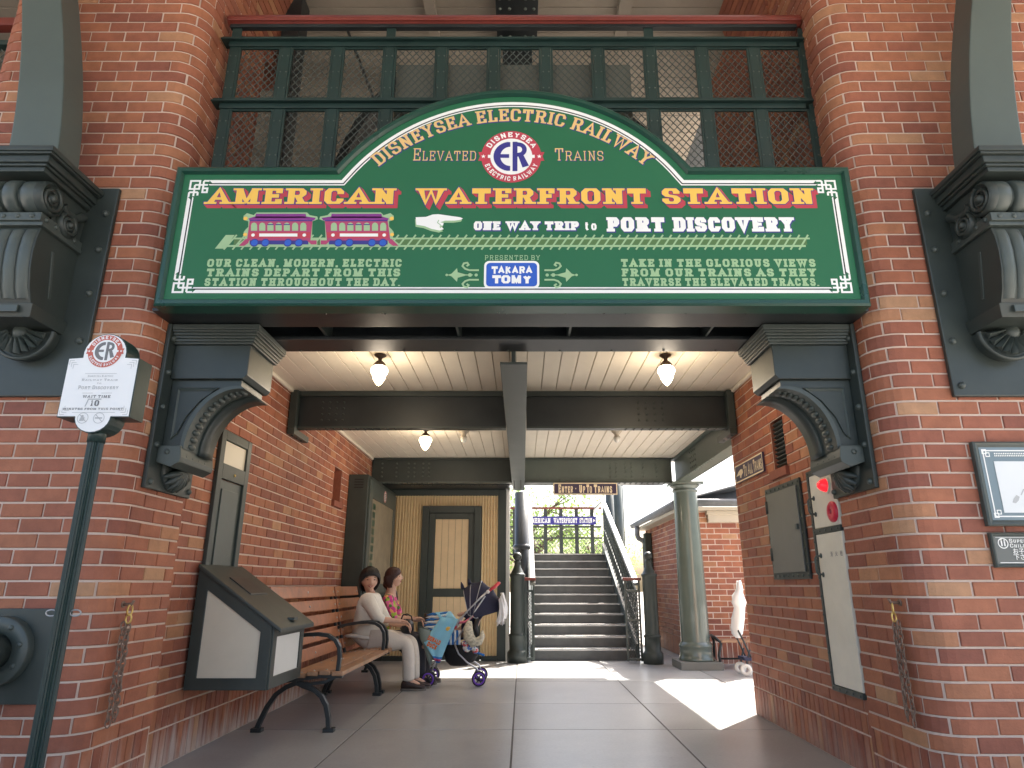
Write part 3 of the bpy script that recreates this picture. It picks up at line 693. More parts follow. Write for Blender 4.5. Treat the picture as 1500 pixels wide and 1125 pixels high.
# ---------------------------------------------------------------- lettering: a stroke alphabet with slab serifs
# strokes are polylines in a unit box (x 0..1, y 0..1); serifs: 'b'/'t' = foot / head slab at x
G = {
'A': (.95, [[(0,0),(.5,1),(1,0)], [(.2,.32),(.8,.32)]], 'b0 b1'),
'B': (.85, [[(.14,0),(.14,1)], [(.14,1),(.8,1),(.96,.86),(.96,.66),(.82,.53),(.14,.53)], [(.82,.53),(1,.38),(1,.15),(.84,0),(.14,0)]], 'L'),
'C': (.82, [[(1,.66),(1,.84),(.8,1),(.2,1),(0,.82),(0,.18),(.2,0),(.8,0),(1,.17),(1,.32)]], ''),
'D': (.88, [[(.14,0),(.14,1)], [(.14,1),(.76,1),(1,.8),(1,.2),(.76,0),(.14,0)]], 'L'),
'E': (.80, [[(.14,0),(.14,1)], [(.14,1),(1,1),(1,.72)], [(.14,.52),(.72,.52)], [(.72,.66),(.72,.38)], [(.14,0),(1,0),(1,.28)]], 'L'),
'F': (.77, [[(.18,0),(.18,1)], [(.18,1),(1,1),(1,.70)], [(.18,.50),(.72,.50)], [(.72,.66),(.72,.36)]], 'LF'),
'G': (.86, [[(1,.68),(1,.84),(.8,1),(.2,1),(0,.82),(0,.18),(.2,0),(.8,0),(1,.17),(1,.45),(.6,.45)]], ''),
'H': (.95, [[(.15,0),(.15,1)], [(.85,0),(.85,1)], [(.15,.5),(.85,.5)]], 'b.15 b.85 t.15 t.85'),
'I': (.42, [[(.5,0),(.5,1)]], 'b.5 t.5'),
'J': (.7, [[(.75,1),(.75,.15),(.6,0),(.15,0),(0,.15),(0,.35)]], 't.75'),
'K': (.92, [[(.15,0),(.15,1)], [(.85,1),(.2,.42)], [(.4,.58),(.88,0)]], 'b.15 b.86 t.15 t.83'),
'L': (.76, [[(.18,1),(.18,0)], [(.18,0),(1,0),(1,.32)]], 't.18 LB'),
'M': (1.12, [[(.12,0),(.12,1)], [(.12,1),(.5,.12),(.88,1)], [(.88,1),(.88,0)]], 'b.12 b.88 tl.1 tr.9'),
'N': (.95, [[(.14,0),(.14,1)], [(.14,1),(.86,0)], [(.86,0),(.86,1)]], 'b.14 t.86 tl.1'),
'O': (.88, [[(.22,1),(.78,1),(1,.8),(1,.2),(.78,0),(.22,0),(0,.2),(0,.8),(.22,1)]], ''),
'P': (.83, [[(.16,0),(.16,1)], [(.16,1),(.8,1),(1,.84),(1,.60),(.8,.44),(.16,.44)]], 'LF'),
'Q': (.88, [[(.22,1),(.78,1),(1,.8),(1,.2),(.78,0),(.22,0),(0,.2),(0,.8),(.22,1)], [(.6,.25),(1,-.1)]], ''),
'R': (.93, [[(.14,0),(.14,1)], [(.14,1),(.74,1),(.9,.86),(.9,.64),(.74,.5),(.14,.5)], [(.58,.5),(.86,.0)]], 'L b.9'),
'S': (.80, [[(.96,.68),(.96,.85),(.78,1),(.2,1),(.02,.86),(.02,.66),(.2,.54),(.8,.46),(1,.33),(1,.14),(.8,0),(.2,0),(.02,.15),(.02,.32)]], ''),
'T': (.86, [[(.5,0),(.5,1)], [(0,.70),(0,1),(1,1),(1,.70)]], 'b.5'),
'U': (.90, [[(.14,1),(.14,.2),(.32,0),(.68,0),(.86,.2),(.86,1)]], 't.14 t.86'),
'V': (.95, [[(.06,1),(.5,0),(.94,1)]], 't.06 t.94'),
'W': (1.30, [[(.04,1),(.27,0),(.5,.9),(.73,0),(.96,1)]], 't.05 t.95 t.5'),
'X': (.92, [[(.08,1),(.92,0)], [(.92,1),(.08,0)]], 't.08 t.92 b.08 b.92'),
'Y': (.92, [[(.06,1),(.5,.48),(.94,1)], [(.5,.5),(.5,0)]], 't.06 t.94 b.5'),
'Z': (.8, [[(0,.75),(0,1),(1,1),(0,0),(1,0),(1,.25)]], ''),
't': (.62, [[(.42,.98),(.4,.15),(.6,0),(1,.05)], [(0,.68),(.95,.68)]], ''),
'o': (.66, [[(.25,.72),(.75,.72),(1,.52),(1,.18),(.75,0),(.25,0),(0,.18),(0,.52),(.25,.72)]], ''),
'-': (.5, [[(.1,.5),(.9,.5)]], ''), '.': (.26, [[(.5,0),(.5,.02)]], ''), ',': (.28, [[(.6,.10),(.2,-.24)]], ''), "'": (.25, [[(.5,1),(.5,.75)]], ''),
'1': (.45, [[(.1,.8),(.55,1),(.55,0)]], 'b.55'), '0': (.78, [[(.25,1),(.75,1),(1,.78),(1,.22),(.75,0),(.25,0),(0,.22),(0,.78),(.25,1)]], ''),
' ': (.5, [], ''),
}
class Plane3:
    def __init__(s, o, ux, uz, n): s.o, s.ux, s.uz, s.n = map(Vector, (o, ux, uz, n))
    def __call__(s, a, b, l=0): return s.o+s.ux*a+s.uz*b+s.n*l
def ribbon(pts, T, t):
    # polyline -> closed quads with an elliptical pen: vertical strokes T wide, horizontal ones t thick
    if len(pts) < 2: return []
    closed = (abs(pts[0][0]-pts[-1][0]) < 1e-6 and abs(pts[0][1]-pts[-1][1]) < 1e-6)
    P = [Vector((p[0], p[1])) for p in pts]
    if closed: P = P[:-1]
    n = len(P); Lp, Rp = [], []
    def nrm(a, b):
        d = (b-a); d = Vector((d.x/T, d.y/t)); d.normalize(); return Vector((-d.y, d.x))
    for i in range(n):
        if closed or 0 < i < n-1:
            n1 = nrm(P[i-1], P[i]); n2 = nrm(P[i], P[(i+1) % n]); m_ = (n1+n2)
            if m_.length < 1e-3: m_ = n1
            m_.normalize(); k = 1/max(.45, m_.dot(n1)); m_ = m_*k
        elif i == 0: m_ = nrm(P[0], P[1])
        else: m_ = nrm(P[-2], P[-1])
        o = Vector((m_.x*T/2, m_.y*t/2)); Lp.append(P[i]+o); Rp.append(P[i]-o)
    q = []
    for i in range(n if closed else n-1):
        j = (i+1) % n; q.append([Rp[i], Rp[j], Lp[j], Lp[i]])
    return q
def glyph_quads(ch, W, H, T, t, serif, grow=0, slant=0):
    if ch not in G: return []
    wd, strokes, sf = G[ch]; quads = []; T2, t2 = T+grow*2, t+grow*2
    mx = lambda x: T/2+x*(W-T)
    my = lambda y: t/2+y*(H-t)
    for k, sx in enumerate(strokes):
        pts = [(mx(x), my(y)) for x, y in sx]
        if ch == 'M' or ch == 'N': pass
        qs = ribbon(pts, T2, t2)
        if len(pts) == 2 and abs(pts[0][0]-pts[1][0]) < 1e-6:      # straight stem: run it to the full height
            lo, hi = min(pts[0][1], pts[1][1]), max(pts[0][1], pts[1][1])
            lo -= t/2*(abs(lo-t/2) < 1e-6)+grow; hi += t/2*(abs(hi-(H-t/2)) < 1e-6)+grow; x = pts[0][0]
            qs = [[Vector((x-T2/2, lo)), Vector((x+T2/2, lo)), Vector((x+T2/2, hi)), Vector((x-T2/2, hi))]]
        quads += [(q, k) for q in qs]
    if serif:
        sw = serif*T; st_ = t*.85
        def slab(x, top, l=1, r=1):
            cx = mx(x); y0 = H-st_ if top else 0
            quads.append(([Vector((cx-T/2-sw*l-grow, y0-grow)), Vector((cx+T/2+sw*r+grow, y0-grow)), Vector((cx+T/2+sw*r+grow, y0+st_+grow)), Vector((cx-T/2-sw*l-grow, y0+st_+grow))], 7))
        for tok in sf.split():
            x0 = .14
            if tok == 'L': slab(strokes[0][0][0], 0, 1, 0); slab(strokes[0][0][0], 1, 1, 0)
            elif tok == 'LF': slab(strokes[0][0][0], 0, 1, 1); slab(strokes[0][0][0], 1, 1, 0)
            elif tok == 'LB': slab(.18, 0, 1, 0)
            elif tok.startswith('tl'): slab(float(tok[2:]), 1, 1, 0)
            elif tok.startswith('tr'): slab(float(tok[2:]), 1, 0, 1)
            else: slab(float(tok[1:]), tok[0] == 't')
    if slant: quads = [([Vector((p.x+p.y*slant, p.y)) for p in q], k) for q, k in quads]
    return quads
def text_layout(s, gap, small=None):
    out = []; x = 0; first = True
    for ch in s:
        sc = 1.0; g = ch
        if ch.islower() and small: g = ch.upper(); sc = small
        if g == ' ': x += .42; continue
        wd = G[g][0]*sc; out.append((g, x, wd, sc)); x += wd+gap
    return out, x-gap
def text(name, s, root, m, pl, x0, x1, zb, H, T=.22, t=.2, serif=.45, gap=.12, layer=.001, grow=0, dx=0, dz=0, small=None, polar=None, slant=0, cellT=True):
    lay, tot = text_layout(s, gap, small); k = (x1-x0)/tot; mb = MB(); last = None; prev = None
    for g, x, wd, sc in lay:
        if prev is not None and x-prev > gap+.2: mb.build(name, M[m], root, fix=False); mb = MB()      # each word its own piece
        prev = x+wd
        W = wd*k; h = H*sc; TT = T*k*(sc if sc < 1 else 1) if cellT else T
        for qi, (q, ly) in enumerate(glyph_quads(g, W, h, TT, t*H*sc, serif, grow, slant)):
            l = layer+.00004*qi
            if polar:
                cx, cz, r, ang = polar     # ang = total half sweep; text centred on top (or bottom when r < 0)
                pts = []
                for p in q:
                    u = (x0+x*k+p.x-(x0+x1)/2)/((x1-x0)/2)*ang
                    if r > 0: rr = r+p.y; pts.append((cx+rr*math.sin(u)+dx, cz+rr*math.cos(u)+dz))
                    else: rr = -r-p.y; pts.append((cx+rr*math.sin(u)+dx, cz-rr*math.cos(u)+dz))
            else: pts = [(x0+x*k+p.x+dx, zb+p.y+dz) for p in q]
            mb.add([pl(a, b, l) for a, b in pts], [(0, 1, 2, 3)], False)
    return mb.build(name, M[m], root, fix=False)
def flat(mb, pl, pts, l):
    tri = tessellate_polygon([[Vector((a, b, 0)) for a, b in pts]]); mb.add([pl(a, b, l) for a, b in pts], [tuple(q) for q in tri], False)
def flat_ring(mb, pl, outer, inner, l):
    n = len(outer); mb.add([pl(a, b, l) for a, b in outer]+[pl(a, b, l) for a, b in inner], [(i, (i+1) % n, n+(i+1) % n, n+i) for i in range(n)], False)
def circ(cx, cz, r, n=40): return [(cx+r*math.cos(2*PI*i/n), cz+r*math.sin(2*PI*i/n)) for i in range(n)]
def line(mb, pl, pts, wd, l):
    for q in ribbon(pts, wd, wd): mb.add([pl(p.x, p.y, l) for p in q], [(0, 1, 2, 3)], False)
def star(cx, cz, r): return [(cx+(r if i % 2 == 0 else r*.4)*math.sin(PI*i/5), cz+(r if i % 2 == 0 else r*.4)*math.cos(PI*i/5)) for i in range(10)]
def inset(poly, d):
    n = len(poly); out = []
    for i in range(n):
        a, b, c = Vector(poly[i-1]), Vector(poly[i]), Vector(poly[(i+1) % n])
        n1 = Vector((-(b-a).y, (b-a).x)).normalized(); n2 = Vector((-(c-b).y, (c-b).x)).normalized(); m_ = n1+n2
        m_ = m_/max(.15, m_.dot(n1)); out.append(tuple(b+m_*d))
    return out
def emblem(root, pl, cx, cz, r, ring='p_red', ink='p_blue', word='p_white', L0=.002, name='round_emblem'):
    mb = MB(); flat(mb, pl, circ(cx, cz, r), L0); e = mb.build(name, M[ring], root, fix=False)
    mb = MB()
    for s_ in (-1, 1): flat(mb, pl, [(cx+s_*r*.80, cz-r*.17), (cx+s_*r*1.10, cz-r*.17), (cx+s_*r*1.04, cz), (cx+s_*r*1.10, cz+r*.17), (cx+s_*r*.80, cz+r*.17)][::s_], L0+.0004)
    mb.build('emblem_tab', M[ring], e, fix=False)
    mb = MB(); flat(mb, pl, circ(cx, cz, r*.70), L0+.0008)
    for s_ in (-1, 1): flat(mb, pl, [(cx+s_*r*.6, cz-r*.06), (cx+s_*r*.78, cz-r*.06), (cx+s_*r*.78, cz+r*.06), (cx+s_*r*.6, cz+r*.06)][::s_], L0+.0010); flat(mb, pl, star(cx+s_*r*.93, cz, r*.085), L0+.0012)
    mb.build('emblem_disc', M[word], e, fix=False)
    mb = MB(); q = r*.60; l = L0+.0016
    # E: a round-backed letter, R: a letter cut by the circle
    ev = [(cx-q*.08, cz-q*.95), (cx-q*.08, cz-q*.60)]
    out = [(cx-q*.06-q*.0, cz+q*.92)]+[(cx-q*.06+q*.93*math.cos(R(a)), cz+q*.95*math.sin(R(a))) for a in range(100, 261, 10)]+[(cx-q*.06, cz-q*.92)]
    inn = [(cx-q*.06, cz+q*.62)]+[(cx-q*.06+q*.55*math.cos(R(a)), cz+q*.62*math.sin(R(a))) for a in range(100, 261, 10)]+[(cx-q*.06, cz-q*.62)]
    for i in range(len(out)-1): mb.add([pl(*p, l) for p in (out[i], out[i+1], inn[i+1], inn[i])], [(0, 1, 2, 3)], False)
    flat(mb, pl, [(cx-q*.8, cz-q*.10), (cx-q*.12, cz-q*.10), (cx-q*.12, cz+q*.14), (cx-q*.8, cz+q*.14)], l+.0001)
    flat(mb, pl, [(cx+q*.07, cz-q*.95), (cx+q*.34, cz-q*.95), (cx+q*.34, cz+q*.95), (cx+q*.07, cz+q*.95)], l)
    for z_ in ((cx+q*.34, cz+q*.42),):
        ro = [(cx+q*.30, cz+q*.92)]+[(cx+q*.42+q*.44*math.cos(R(a)), cz+q*.44+q*.46*math.sin(R(a))) for a in range(80, -91, -17)]+[(cx+q*.30, cz-q*.02)]
        ri = [(cx+q*.30, cz+q*.66)]+[(cx+q*.42+q*.18*math.cos(R(a)), cz+q*.44+q*.2*math.sin(R(a))) for a in range(80, -91, -17)]+[(cx+q*.30, cz+q*.22)]
        n_ = min(len(ro), len(ri))
        for i in range(n_-1): mb.add([pl(*p, l+.0001) for p in (ro[i], ro[i+1], ri[i+1], ri[i])], [(0, 1, 2, 3)], False)
    flat(mb, pl, [(cx+q*.36, cz+q*.08), (cx+q*.62, cz-q*.72), (cx+q*.98, cz-q*.60), (cx+q*.66, cz+q*.10)], l+.0002)
    mb.build('emblem_monogram', M[ink], e, fix=False)
    text('emblem_lettering', 'DISNEYSEA', e, word, pl, 0, 1, 0, r*.19, T=.16, t=.20, serif=0, gap=.32, layer=L0+.0016, polar=(cx, cz, r*.755, R(64)), cellT=True) if False else ring_text(e, pl, 'DISNEYSEA', cx, cz, r*.755, r*.19, 66, word, L0+.0016, True)
    ring_text(e, pl, 'ELECTRIC RAILWAY', cx, cz, r*.945, r*.17, 70, word, L0+.0016, False)
    return e
def ring_text(root, pl, s, cx, cz, r, H, half, m, layer, top, serif=0, Tk=.24, name='lettering', grow=0, dx=0, dz=0, small=None, gap=.28, t=.2):
    lay, tot = text_layout(s, gap, small); sweep = 2*R(half); k = sweep*(r+H/2 if top else r-H/2)/tot; mb = MB()
    for g, x, wd, sc in lay:
        W = wd*k; uc = ((x+wd/2)*k)/(tot*k)*sweep-sweep/2     # each letter set straight on its own tangent
        for qi, (q, ly) in enumerate(glyph_quads(g, W, H*sc, Tk*min(k, H*1.2)*sc, t*H*sc, serif, grow)):
            pts = []
            for p in q:
                lx, ly_ = p.x-W/2, p.y
                if top: rr = r+ly_; pts.append((cx+rr*math.sin(uc)+lx*math.cos(uc)+dx, cz+rr*math.cos(uc)-lx*math.sin(uc)+dz))
                else: rr = r-ly_; pts.append((cx+rr*math.sin(uc)+lx*math.cos(uc)+dx, cz-rr*math.cos(uc)+lx*math.sin(uc)+dz))
            mb.add([pl(a, b, layer+.00004*qi) for a, b in pts], [(0, 1, 2, 3)], False)
    return mb.build(name, M[m], root, fix=False)

# ---------------------------------------------------------------- the big station sign
YSG = 3.5
sg = thing('station_sign', 'large green arched station sign with gold lettering spanning the passage opening', 'sign', (-.06, YSG+.05, 2.64))
SP = Plane3((0, YSG, 0), (1, 0, 0), (0, 0, 1), (0, -1, 0))
def sp(u, v): return at(u, v, YSG)
x0, x1, zb, zs = -2.105, 1.99, 2.625, 3.545; cxs = (x0+x1)/2; hw = 1.085; rise = .57; RA = (hw*hw+rise*rise)/(2*rise); zc = zs+rise-RA; half = math.degrees(math.asin(hw/RA))
outline = [(x0, zb), (x1, zb), (x1, zs)]+[(cxs+RA*math.sin(R(a)), zc+RA*math.cos(R(a))) for a in [half-2*half*i/40 for i in range(41)]]+[(x0, zs)]
ins = inset(outline, .045)
mb = MB(); f_ = lambda a, b, d: (a, d, b)
n_ = len(outline)
o1 = inset(outline, .012); o2 = inset(outline, .034)
rings = [(outline, YSG+.10), (outline, YSG-.012), (o1, YSG-.022), (o2, YSG-.022), (ins, YSG-.004), (ins, YSG+.006)]
vs = [(a, y, b) for ring_, y in rings for a, b in ring_]
mb.add(vs, [(k*n_+i, k*n_+(i+1) % n_, (k+1)*n_+(i+1) % n_, (k+1)*n_+i) for k in range(len(rings)-1) for i in range(n_)], False)
mb.build('frame', M['frame'], sg)
mb = MB(); mb.prism(inset(outline, .03), f_, YSG, YSG+.085); mb.build('panel', M['board'], sg, fix=True)
mb = MB(); mb.box(x0+.06, x1-.06, YSG+.101, 3.638, 2.70, 2.78); mb.box(x0+.06, x1-.06, YSG+.101, 3.638, 3.30, 3.38); mb.build('wall_bracket', M['iron_black'], sg)
# white double border with fret corners
def border(d, wd, m, name):
    p = inset(outline, d); q = inset(outline, d+wd); mb = MB(); N = len(p)
    # leave the four corners open for the fret: trim the first, second, third and last edges
    P = [Vector(a) for a in p]; Q = [Vector(a) for a in q]; cut = .115-(d-.085)*1.0
    def seg(i, j, ca, cb):
        a, b, c, e = P[i], P[j], Q[i], Q[j]; dr = (b-a).normalized()
        mb.add([SP(*(a+dr*ca), .001), SP(*(b-dr*cb), .001), SP(*(Vector((e.x, e.y))-dr*cb), .001), SP(*(c+dr*ca), .001)], [(0, 1, 2, 3)], False)
    seg(0, 1, cut, cut); seg(1, 2, cut, cut); seg(N-1, 0, cut, cut); seg(2, 3, cut, 0); seg(N-2, N-1, 0, cut)
    for i in range(3, N-2): mb.add([SP(*P[i], .001), SP(*P[i+1], .001), SP(*Q[i+1], .001), SP(*Q[i], .001)], [(0, 1, 2, 3)], False)
    return mb.build(name, M[m], sg, fix=False)
border(.085, .021, 'p_white', 'border_line'); border(.106, .007, 'black', 'border_shadow'); border(.114, .008, 'p_white', 'border_inner_line')
ci = inset(outline, .085)
for (cx_, cz_), sx, sz in ((ci[0], 1, 1), (ci[1], -1, 1), (ci[2], -1, -1), (ci[-1], 1, -1)):
    mb = MB(); T_ = .012
    L_ = lambda pts: line(mb, SP, [(cx_+sx*a, cz_+sz*b) for a, b in pts], T_, .0012)
    L_([(.006, .006), (.062, .006), (.062, .062), (.006, .062), (.006, .006)]); L_([(.034, .034), (.112, .034)]); L_([(.034, .034), (.034, .112)])
    L_([(.085, .006), (.085, .058)]); L_([(.006, .085), (.058, .085)]); L_([(.085, .085), (.112, .085), (.112, .058), (.085, .058), (.085, .085)]) 
    L_([(.058, .085), (.058, .108)]); L_([(.085, .006), (.118, .006)]); L_([(.006, .085), (.006, .118)])
    for i_, f in enumerate(mb.v): pass
    mb.v = [(a, b-.00003*(k//4), c) for k, (a, b, c) in enumerate(mb.v)]
    mb.build('corner_fret', M['p_white'], sg, fix=False)
def T2(name, s, m, u0, u1, vb, vt, **kw):
    a, zb_ = sp(u0, vb); b, _ = sp(u1, vb); _, zt = sp(u0, vt)
    return text(name, s, sg, m, SP, a, b, zb_, zt-zb_, **kw)
# headline, with navy outline and crimson drop shadow; three words
for s_, u0, u1 in (('AMERICAN', 303, 579), ('WATERFRONT', 610, 947), ('STATION', 970, 1193)):
    kw = dict(T=.29, t=.16, serif=.42, gap=.14)
    for i, (dx, dz) in enumerate(((.024, -.022), (.016, -.015), (.008, -.007))):
        T2('headline_shadow', s_, 'p_red', u0, u1, 299, 276, layer=.0012+.0006*i, grow=.004, dx=dx, dz=dz, **kw)
    T2('headline_outline', s_, 'p_blue', u0, u1, 299, 276, layer=.0036, grow=.0045, **kw)
    T2('headline_lettering', s_, 'p_gold', u0, u1, 299, 276, layer=.0048, **kw)
# arched line
ctop = sp(750, 163)[1]; r_arc = ctop-zc
for m_, ly, gr_, dx, dz in (('p_blue', .0012, .003, .003, -.003), ('p_tan', .0024, 0, 0, 0)):
    rt = ring_text(sg, SP, 'DISNEYSEA ELECTRIC RAILWAY', cxs-.005, 2.713, 1.172, .092, 44.0, m_, ly, True, serif=.4, Tk=.24, name='arched_lettering', grow=gr_, dx=dx, dz=dz, small=.80, gap=.14, t=.13)
for s_, u0, u1 in (('Elevated', 605, 697), ('Trains', 813, 884)):
    T2('lettering_outline', s_, 'p_blue', u0, u1, 235, 217, layer=.0012, T=.13, t=.09, serif=.7, gap=.2, small=.78, grow=.002, dx=.003, dz=-.003)
    T2('lettering', s_, 'p_tan', u0, u1, 235, 217, layer=.0024, T=.13, t=.09, serif=.7, gap=.2, small=.78)
ec = sp(749, 229); emblem(sg, SP, ec[0], ec[1], .185)
T2('white_lettering', 'to', 'p_white', 856, 874, 337, 324, layer=.0024, T=.26, t=.17, serif=0, gap=.22)
for s_, u0, u1, vb, vt in (('ONE', 694, 733, 337, 324), ('WAY', 741, 791, 337, 324), ('TRIP', 798, 848, 337, 324), ('PORT', 889, 974, 339, 318), ('DISCOVERY', 986, 1164, 339, 318)):
    T2('white_lettering', s_, 'p_blue', u0, u1, vb, vt, layer=.0012, T=.36, t=.24, serif=.25, gap=.1, grow=.003, dx=.004, dz=-.004)
    T2('white_lettering', s_, 'p_white', u0, u1, vb, vt, layer=.0024, T=.36, t=.24, serif=.25, gap=.1)
for s_, u0, u1, vb, vt in (('OUR CLEAN, MODERN, ELECTRIC', 303, 588, 390.5, 379), ('TRAINS DEPART FROM THIS', 302, 586, 404.5, 393), ('STATION THROUGHOUT THE DAY.', 299, 586, 418.5, 407),
                           ('TAKE IN THE GLORIOUS VIEWS', 910, 1195, 390.5, 379), ('FROM OUR TRAINS AS THEY', 911, 1196, 404.5, 393), ('TRAVERSE THE ELEVATED TRACKS.', 912, 1200, 418.5, 407)):
    T2('small_lettering', s_, 'p_sage', u0, u1, vb, vt, T=.30, t=.24, serif=.34, gap=.22)
T2('presented_lettering', 'PRESENTED BY', 'p_sage', 710, 791, 380.5, 373.5, T=.14, t=.12, serif=.5, gap=.3)
# railway track across the sign
mb = MB()
za, zb2 = sp(600, 349)[1], sp(600, 360)[1]; xa, xb = sp(330, 355)[0], sp(1182, 355)[0]
line(mb, SP, [(xa+.05, za), (xb+.02, za)], .011, .0014); line(mb, SP, [(xa, zb2), (xb-.01, zb2)], .013, .0014)
n_ = 68
for i in range(n_):
    x = xa+.03+(xb-xa-.05)*i/(n_-1); line(mb, SP, [(x-.032, zb2-.024), (x+.032, za+.024)], .010, .0018)
mb.build('track_drawing', M['p_sage'], sg, fix=False)
mb = MB(); flat(mb, SP, [(xa+.05, zb2+.008), (xb, zb2+.008), (xb, za-.006), (xa+.05, za-.006)], .0008); mb.build('track_bed_drawing', M['p_olive'], sg, fix=False)
mb = MB(); flat(mb, SP, [sp(315, 364), sp(330, 364), sp(344, 344), sp(331, 344)], .0022); mb.build('track_buffer_drawing', M['p_sage'], sg, fix=False)
# two trolley cars drawn on the sign
def car_drawing(u0, flip):
    def q(a, b):                       # a 0..120 along the car, b px up from the rail at v=360
        if flip: a = 113-a
        return sp(u0+a, 360-b)
    def F(m, l, pts, mbx=None):
        mb = mbx or MB(); p = [q(a, b) for a, b in pts]
        if flip: p = p[::-1]
        flat(mb, SP, p, l)
        if not mbx: return mb.build('train_drawing', M[m], sg, fix=False)
    F('p_sage', .0024, [(-3, -1), (-3, 3), (7, 10), (5, 20), (8, 24), (12, 28), (12, 36), (5, 38), (5, 44), (10, 48), (20, 45), (24, 49), (98, 49), (102, 45), (113, 43), (114, 39), (106, 36), (105, 12), (113, 10), (113, 0), (100, -2)])
    F('p_purple', .0030, [(22, 41), (23, 47), (96, 47), (97, 41)]); F('p_purple', .0030, [(12, 40), (22, 43), (97, 43), (111, 41), (108, 37), (14, 37)])
    F('p_pink', .0030, [(14, 37), (106, 37), (103, 8), (10, 8)]); F('p_blue', .0034, [(14, 37.5), (106, 37.5), (106, 36), (14, 36)])
    F('p_blue', .0033, [(14, 8), (100, 8), (100, 2), (14, 2)]); F('p_pink', .0034, [(-2, 0), (8, 10), (14, 10), (12, 4), (6, 0)]); F('p_pink', .0034, [(98, 8), (112, 8), (112, 2), (104, 2)])
    mb = MB()
    for i in range(7):
        a = 16+i*12; F('', .0038, [(a, 22), (a+9, 22), (a+9, 30), (a+7.5, 33), (a+4.5, 34), (a+1.5, 33), (a, 30)], mb)
    mb.build('train_drawing', M['p_sage'], sg, fix=False)
    mb = MB()
    for i in (2, 3, 4): a = 16+i*12; F('', .0042, [(a, 30.3), (a+9, 30.3), (a+9, 31.8), (a, 31.8)], mb)
    mb.build('train_drawing', M['p_blue'], sg, fix=False)
    F('p_red', .0036, [(14, 20), (103, 20), (102, 11.5), (13, 11.5)]); F('p_white', .0040, [(28, 18), (84, 18), (84, 13.5), (28, 13.5)])
    mb = MB()
    for a in (19, 94): flat(mb, SP, circ(*q(a, 15.7), .011, 12), .0040)
    mb.build('train_drawing', M['p_white'], sg, fix=False)
    mb = MB()
    for a in (21, 37, 70, 86): flat(mb, SP, circ(*q(a, 4.5), .025, 16), .0038)
    mb.build('train_drawing', M['p_royal'], sg, fix=False)
    mb = MB()
    for a in (21, 37, 70, 86): flat_ring(mb, SP, circ(*q(a, 4.5), .026, 16), circ(*q(a, 4.5), .020, 16), .0042)
    mb.build('train_drawing', M['p_blue'], sg, fix=False)
    mb = MB(); flat(mb, SP, circ(*q(7.5, 16.5), .012, 10), .004); flat(mb, SP, circ(*q(8, 40), .013, 10), .004); mb.build('train_drawing', M['p_gold'], sg, fix=False)
car_drawing(352, False); car_drawing(469, True)
mb = MB(); F_ = [sp(u, v) for u, v in ((609, 318), (610, 329), (622, 331), (632, 335), (644, 337.5), (650, 335.5), (648, 333), (643, 331), (649, 330), (650, 326.5), (645, 325.5), (652, 323), (666, 323), (676, 321.5), (678, 319.6), (674, 318), (656, 315.5), (642, 313.5), (634, 314), (624, 317.5))]
flat(mb, SP, [(a-.004, b-.013) for a, b in F_][::-1], .0012); mb.build('hand_shadow_drawing', M['p_sage'], sg, fix=False)
mb = MB(); flat(mb, SP, F_[::-1], .0024); mb.build('pointing_hand_drawing', M['p_white'], sg, fix=False)
mb = MB(); line(mb, SP, [sp(643, 322), sp(641, 326), sp(646, 330), sp(645, 334)], .005, .0030); mb.build('pointing_hand_drawing', M['p_sage'], sg, fix=False)
# sponsor badge and flourishes
def rrect(cx, cz, w_, h_, r_): return [(cx+sx*(w_/2-r_)+r_*math.cos(R(a)), cz+sz*(h_/2-r_)+r_*math.sin(R(a))) for sx, sz, a0 in ((1, 1, 0), (-1, 1, 90), (-1, -1, 180), (1, -1, 270)) for a in (a0, a0+22, a0+45, a0+68, a0+90)]
bc = sp(749.5, 402); bw_ = sp(790, 402)[0]-sp(709, 402)[0]; bh = sp(750, 382)[1]-sp(750, 422.5)[1]
mb = MB(); flat(mb, SP, rrect(*bc, bw_, bh, .03), .0016); mb.build('badge', M['p_white'], sg, fix=False)
mb = MB(); flat(mb, SP, rrect(*bc, bw_-.026, bh-.026, .022), .0026); mb.build('badge', M['p_royal'], sg, fix=False)
T2('badge_lettering', 'TAKARA', 'p_white', 720, 780, 401, 390, layer=.0034, T=.27, t=.24, serif=0, gap=.02, slant=.0)
T2('badge_lettering', 'TOMY', 'p_white', 721, 779, 415, 403, layer=.0034, T=.32, t=.27, serif=0, gap=.03)
for s_ in (-1, 1):
    mb = MB(); q = lambda du, dv: sp(749.5+s_*du, 402.5+dv)
    flat(mb, SP, [q(*p) for p in ((94, 0), (88, -2), (80, -10), (79, -4), (68, -1), (68, 1), (79, 4), (80, 10), (88, 2))][::s_], .0014)
    for sv in (-1, 1):
        line(mb, SP, [q(48, 7*sv), q(62, 7*sv), q(68, 9*sv), q(72, 13*sv), q(70, 17*sv), q(65, 18*sv), q(63, 15*sv), q(66, 13*sv)], .011, .0018)
    flat(mb, SP, circ(*q(52, 0), .010, 10), .0016); flat(mb, SP, circ(*q(61, 0), .012, 10), .0017); line(mb, SP, [q(57, 0), q(70, 0)], .006, .0022)
    flat(mb, SP, circ(*q(95, 0), .008, 10), .0021)
    mb.build('flourish', M['p_sage'], sg, fix=False)
M['olive_board'] = mat('dull olive board', (.13, .13, .105), .7, var=.1)
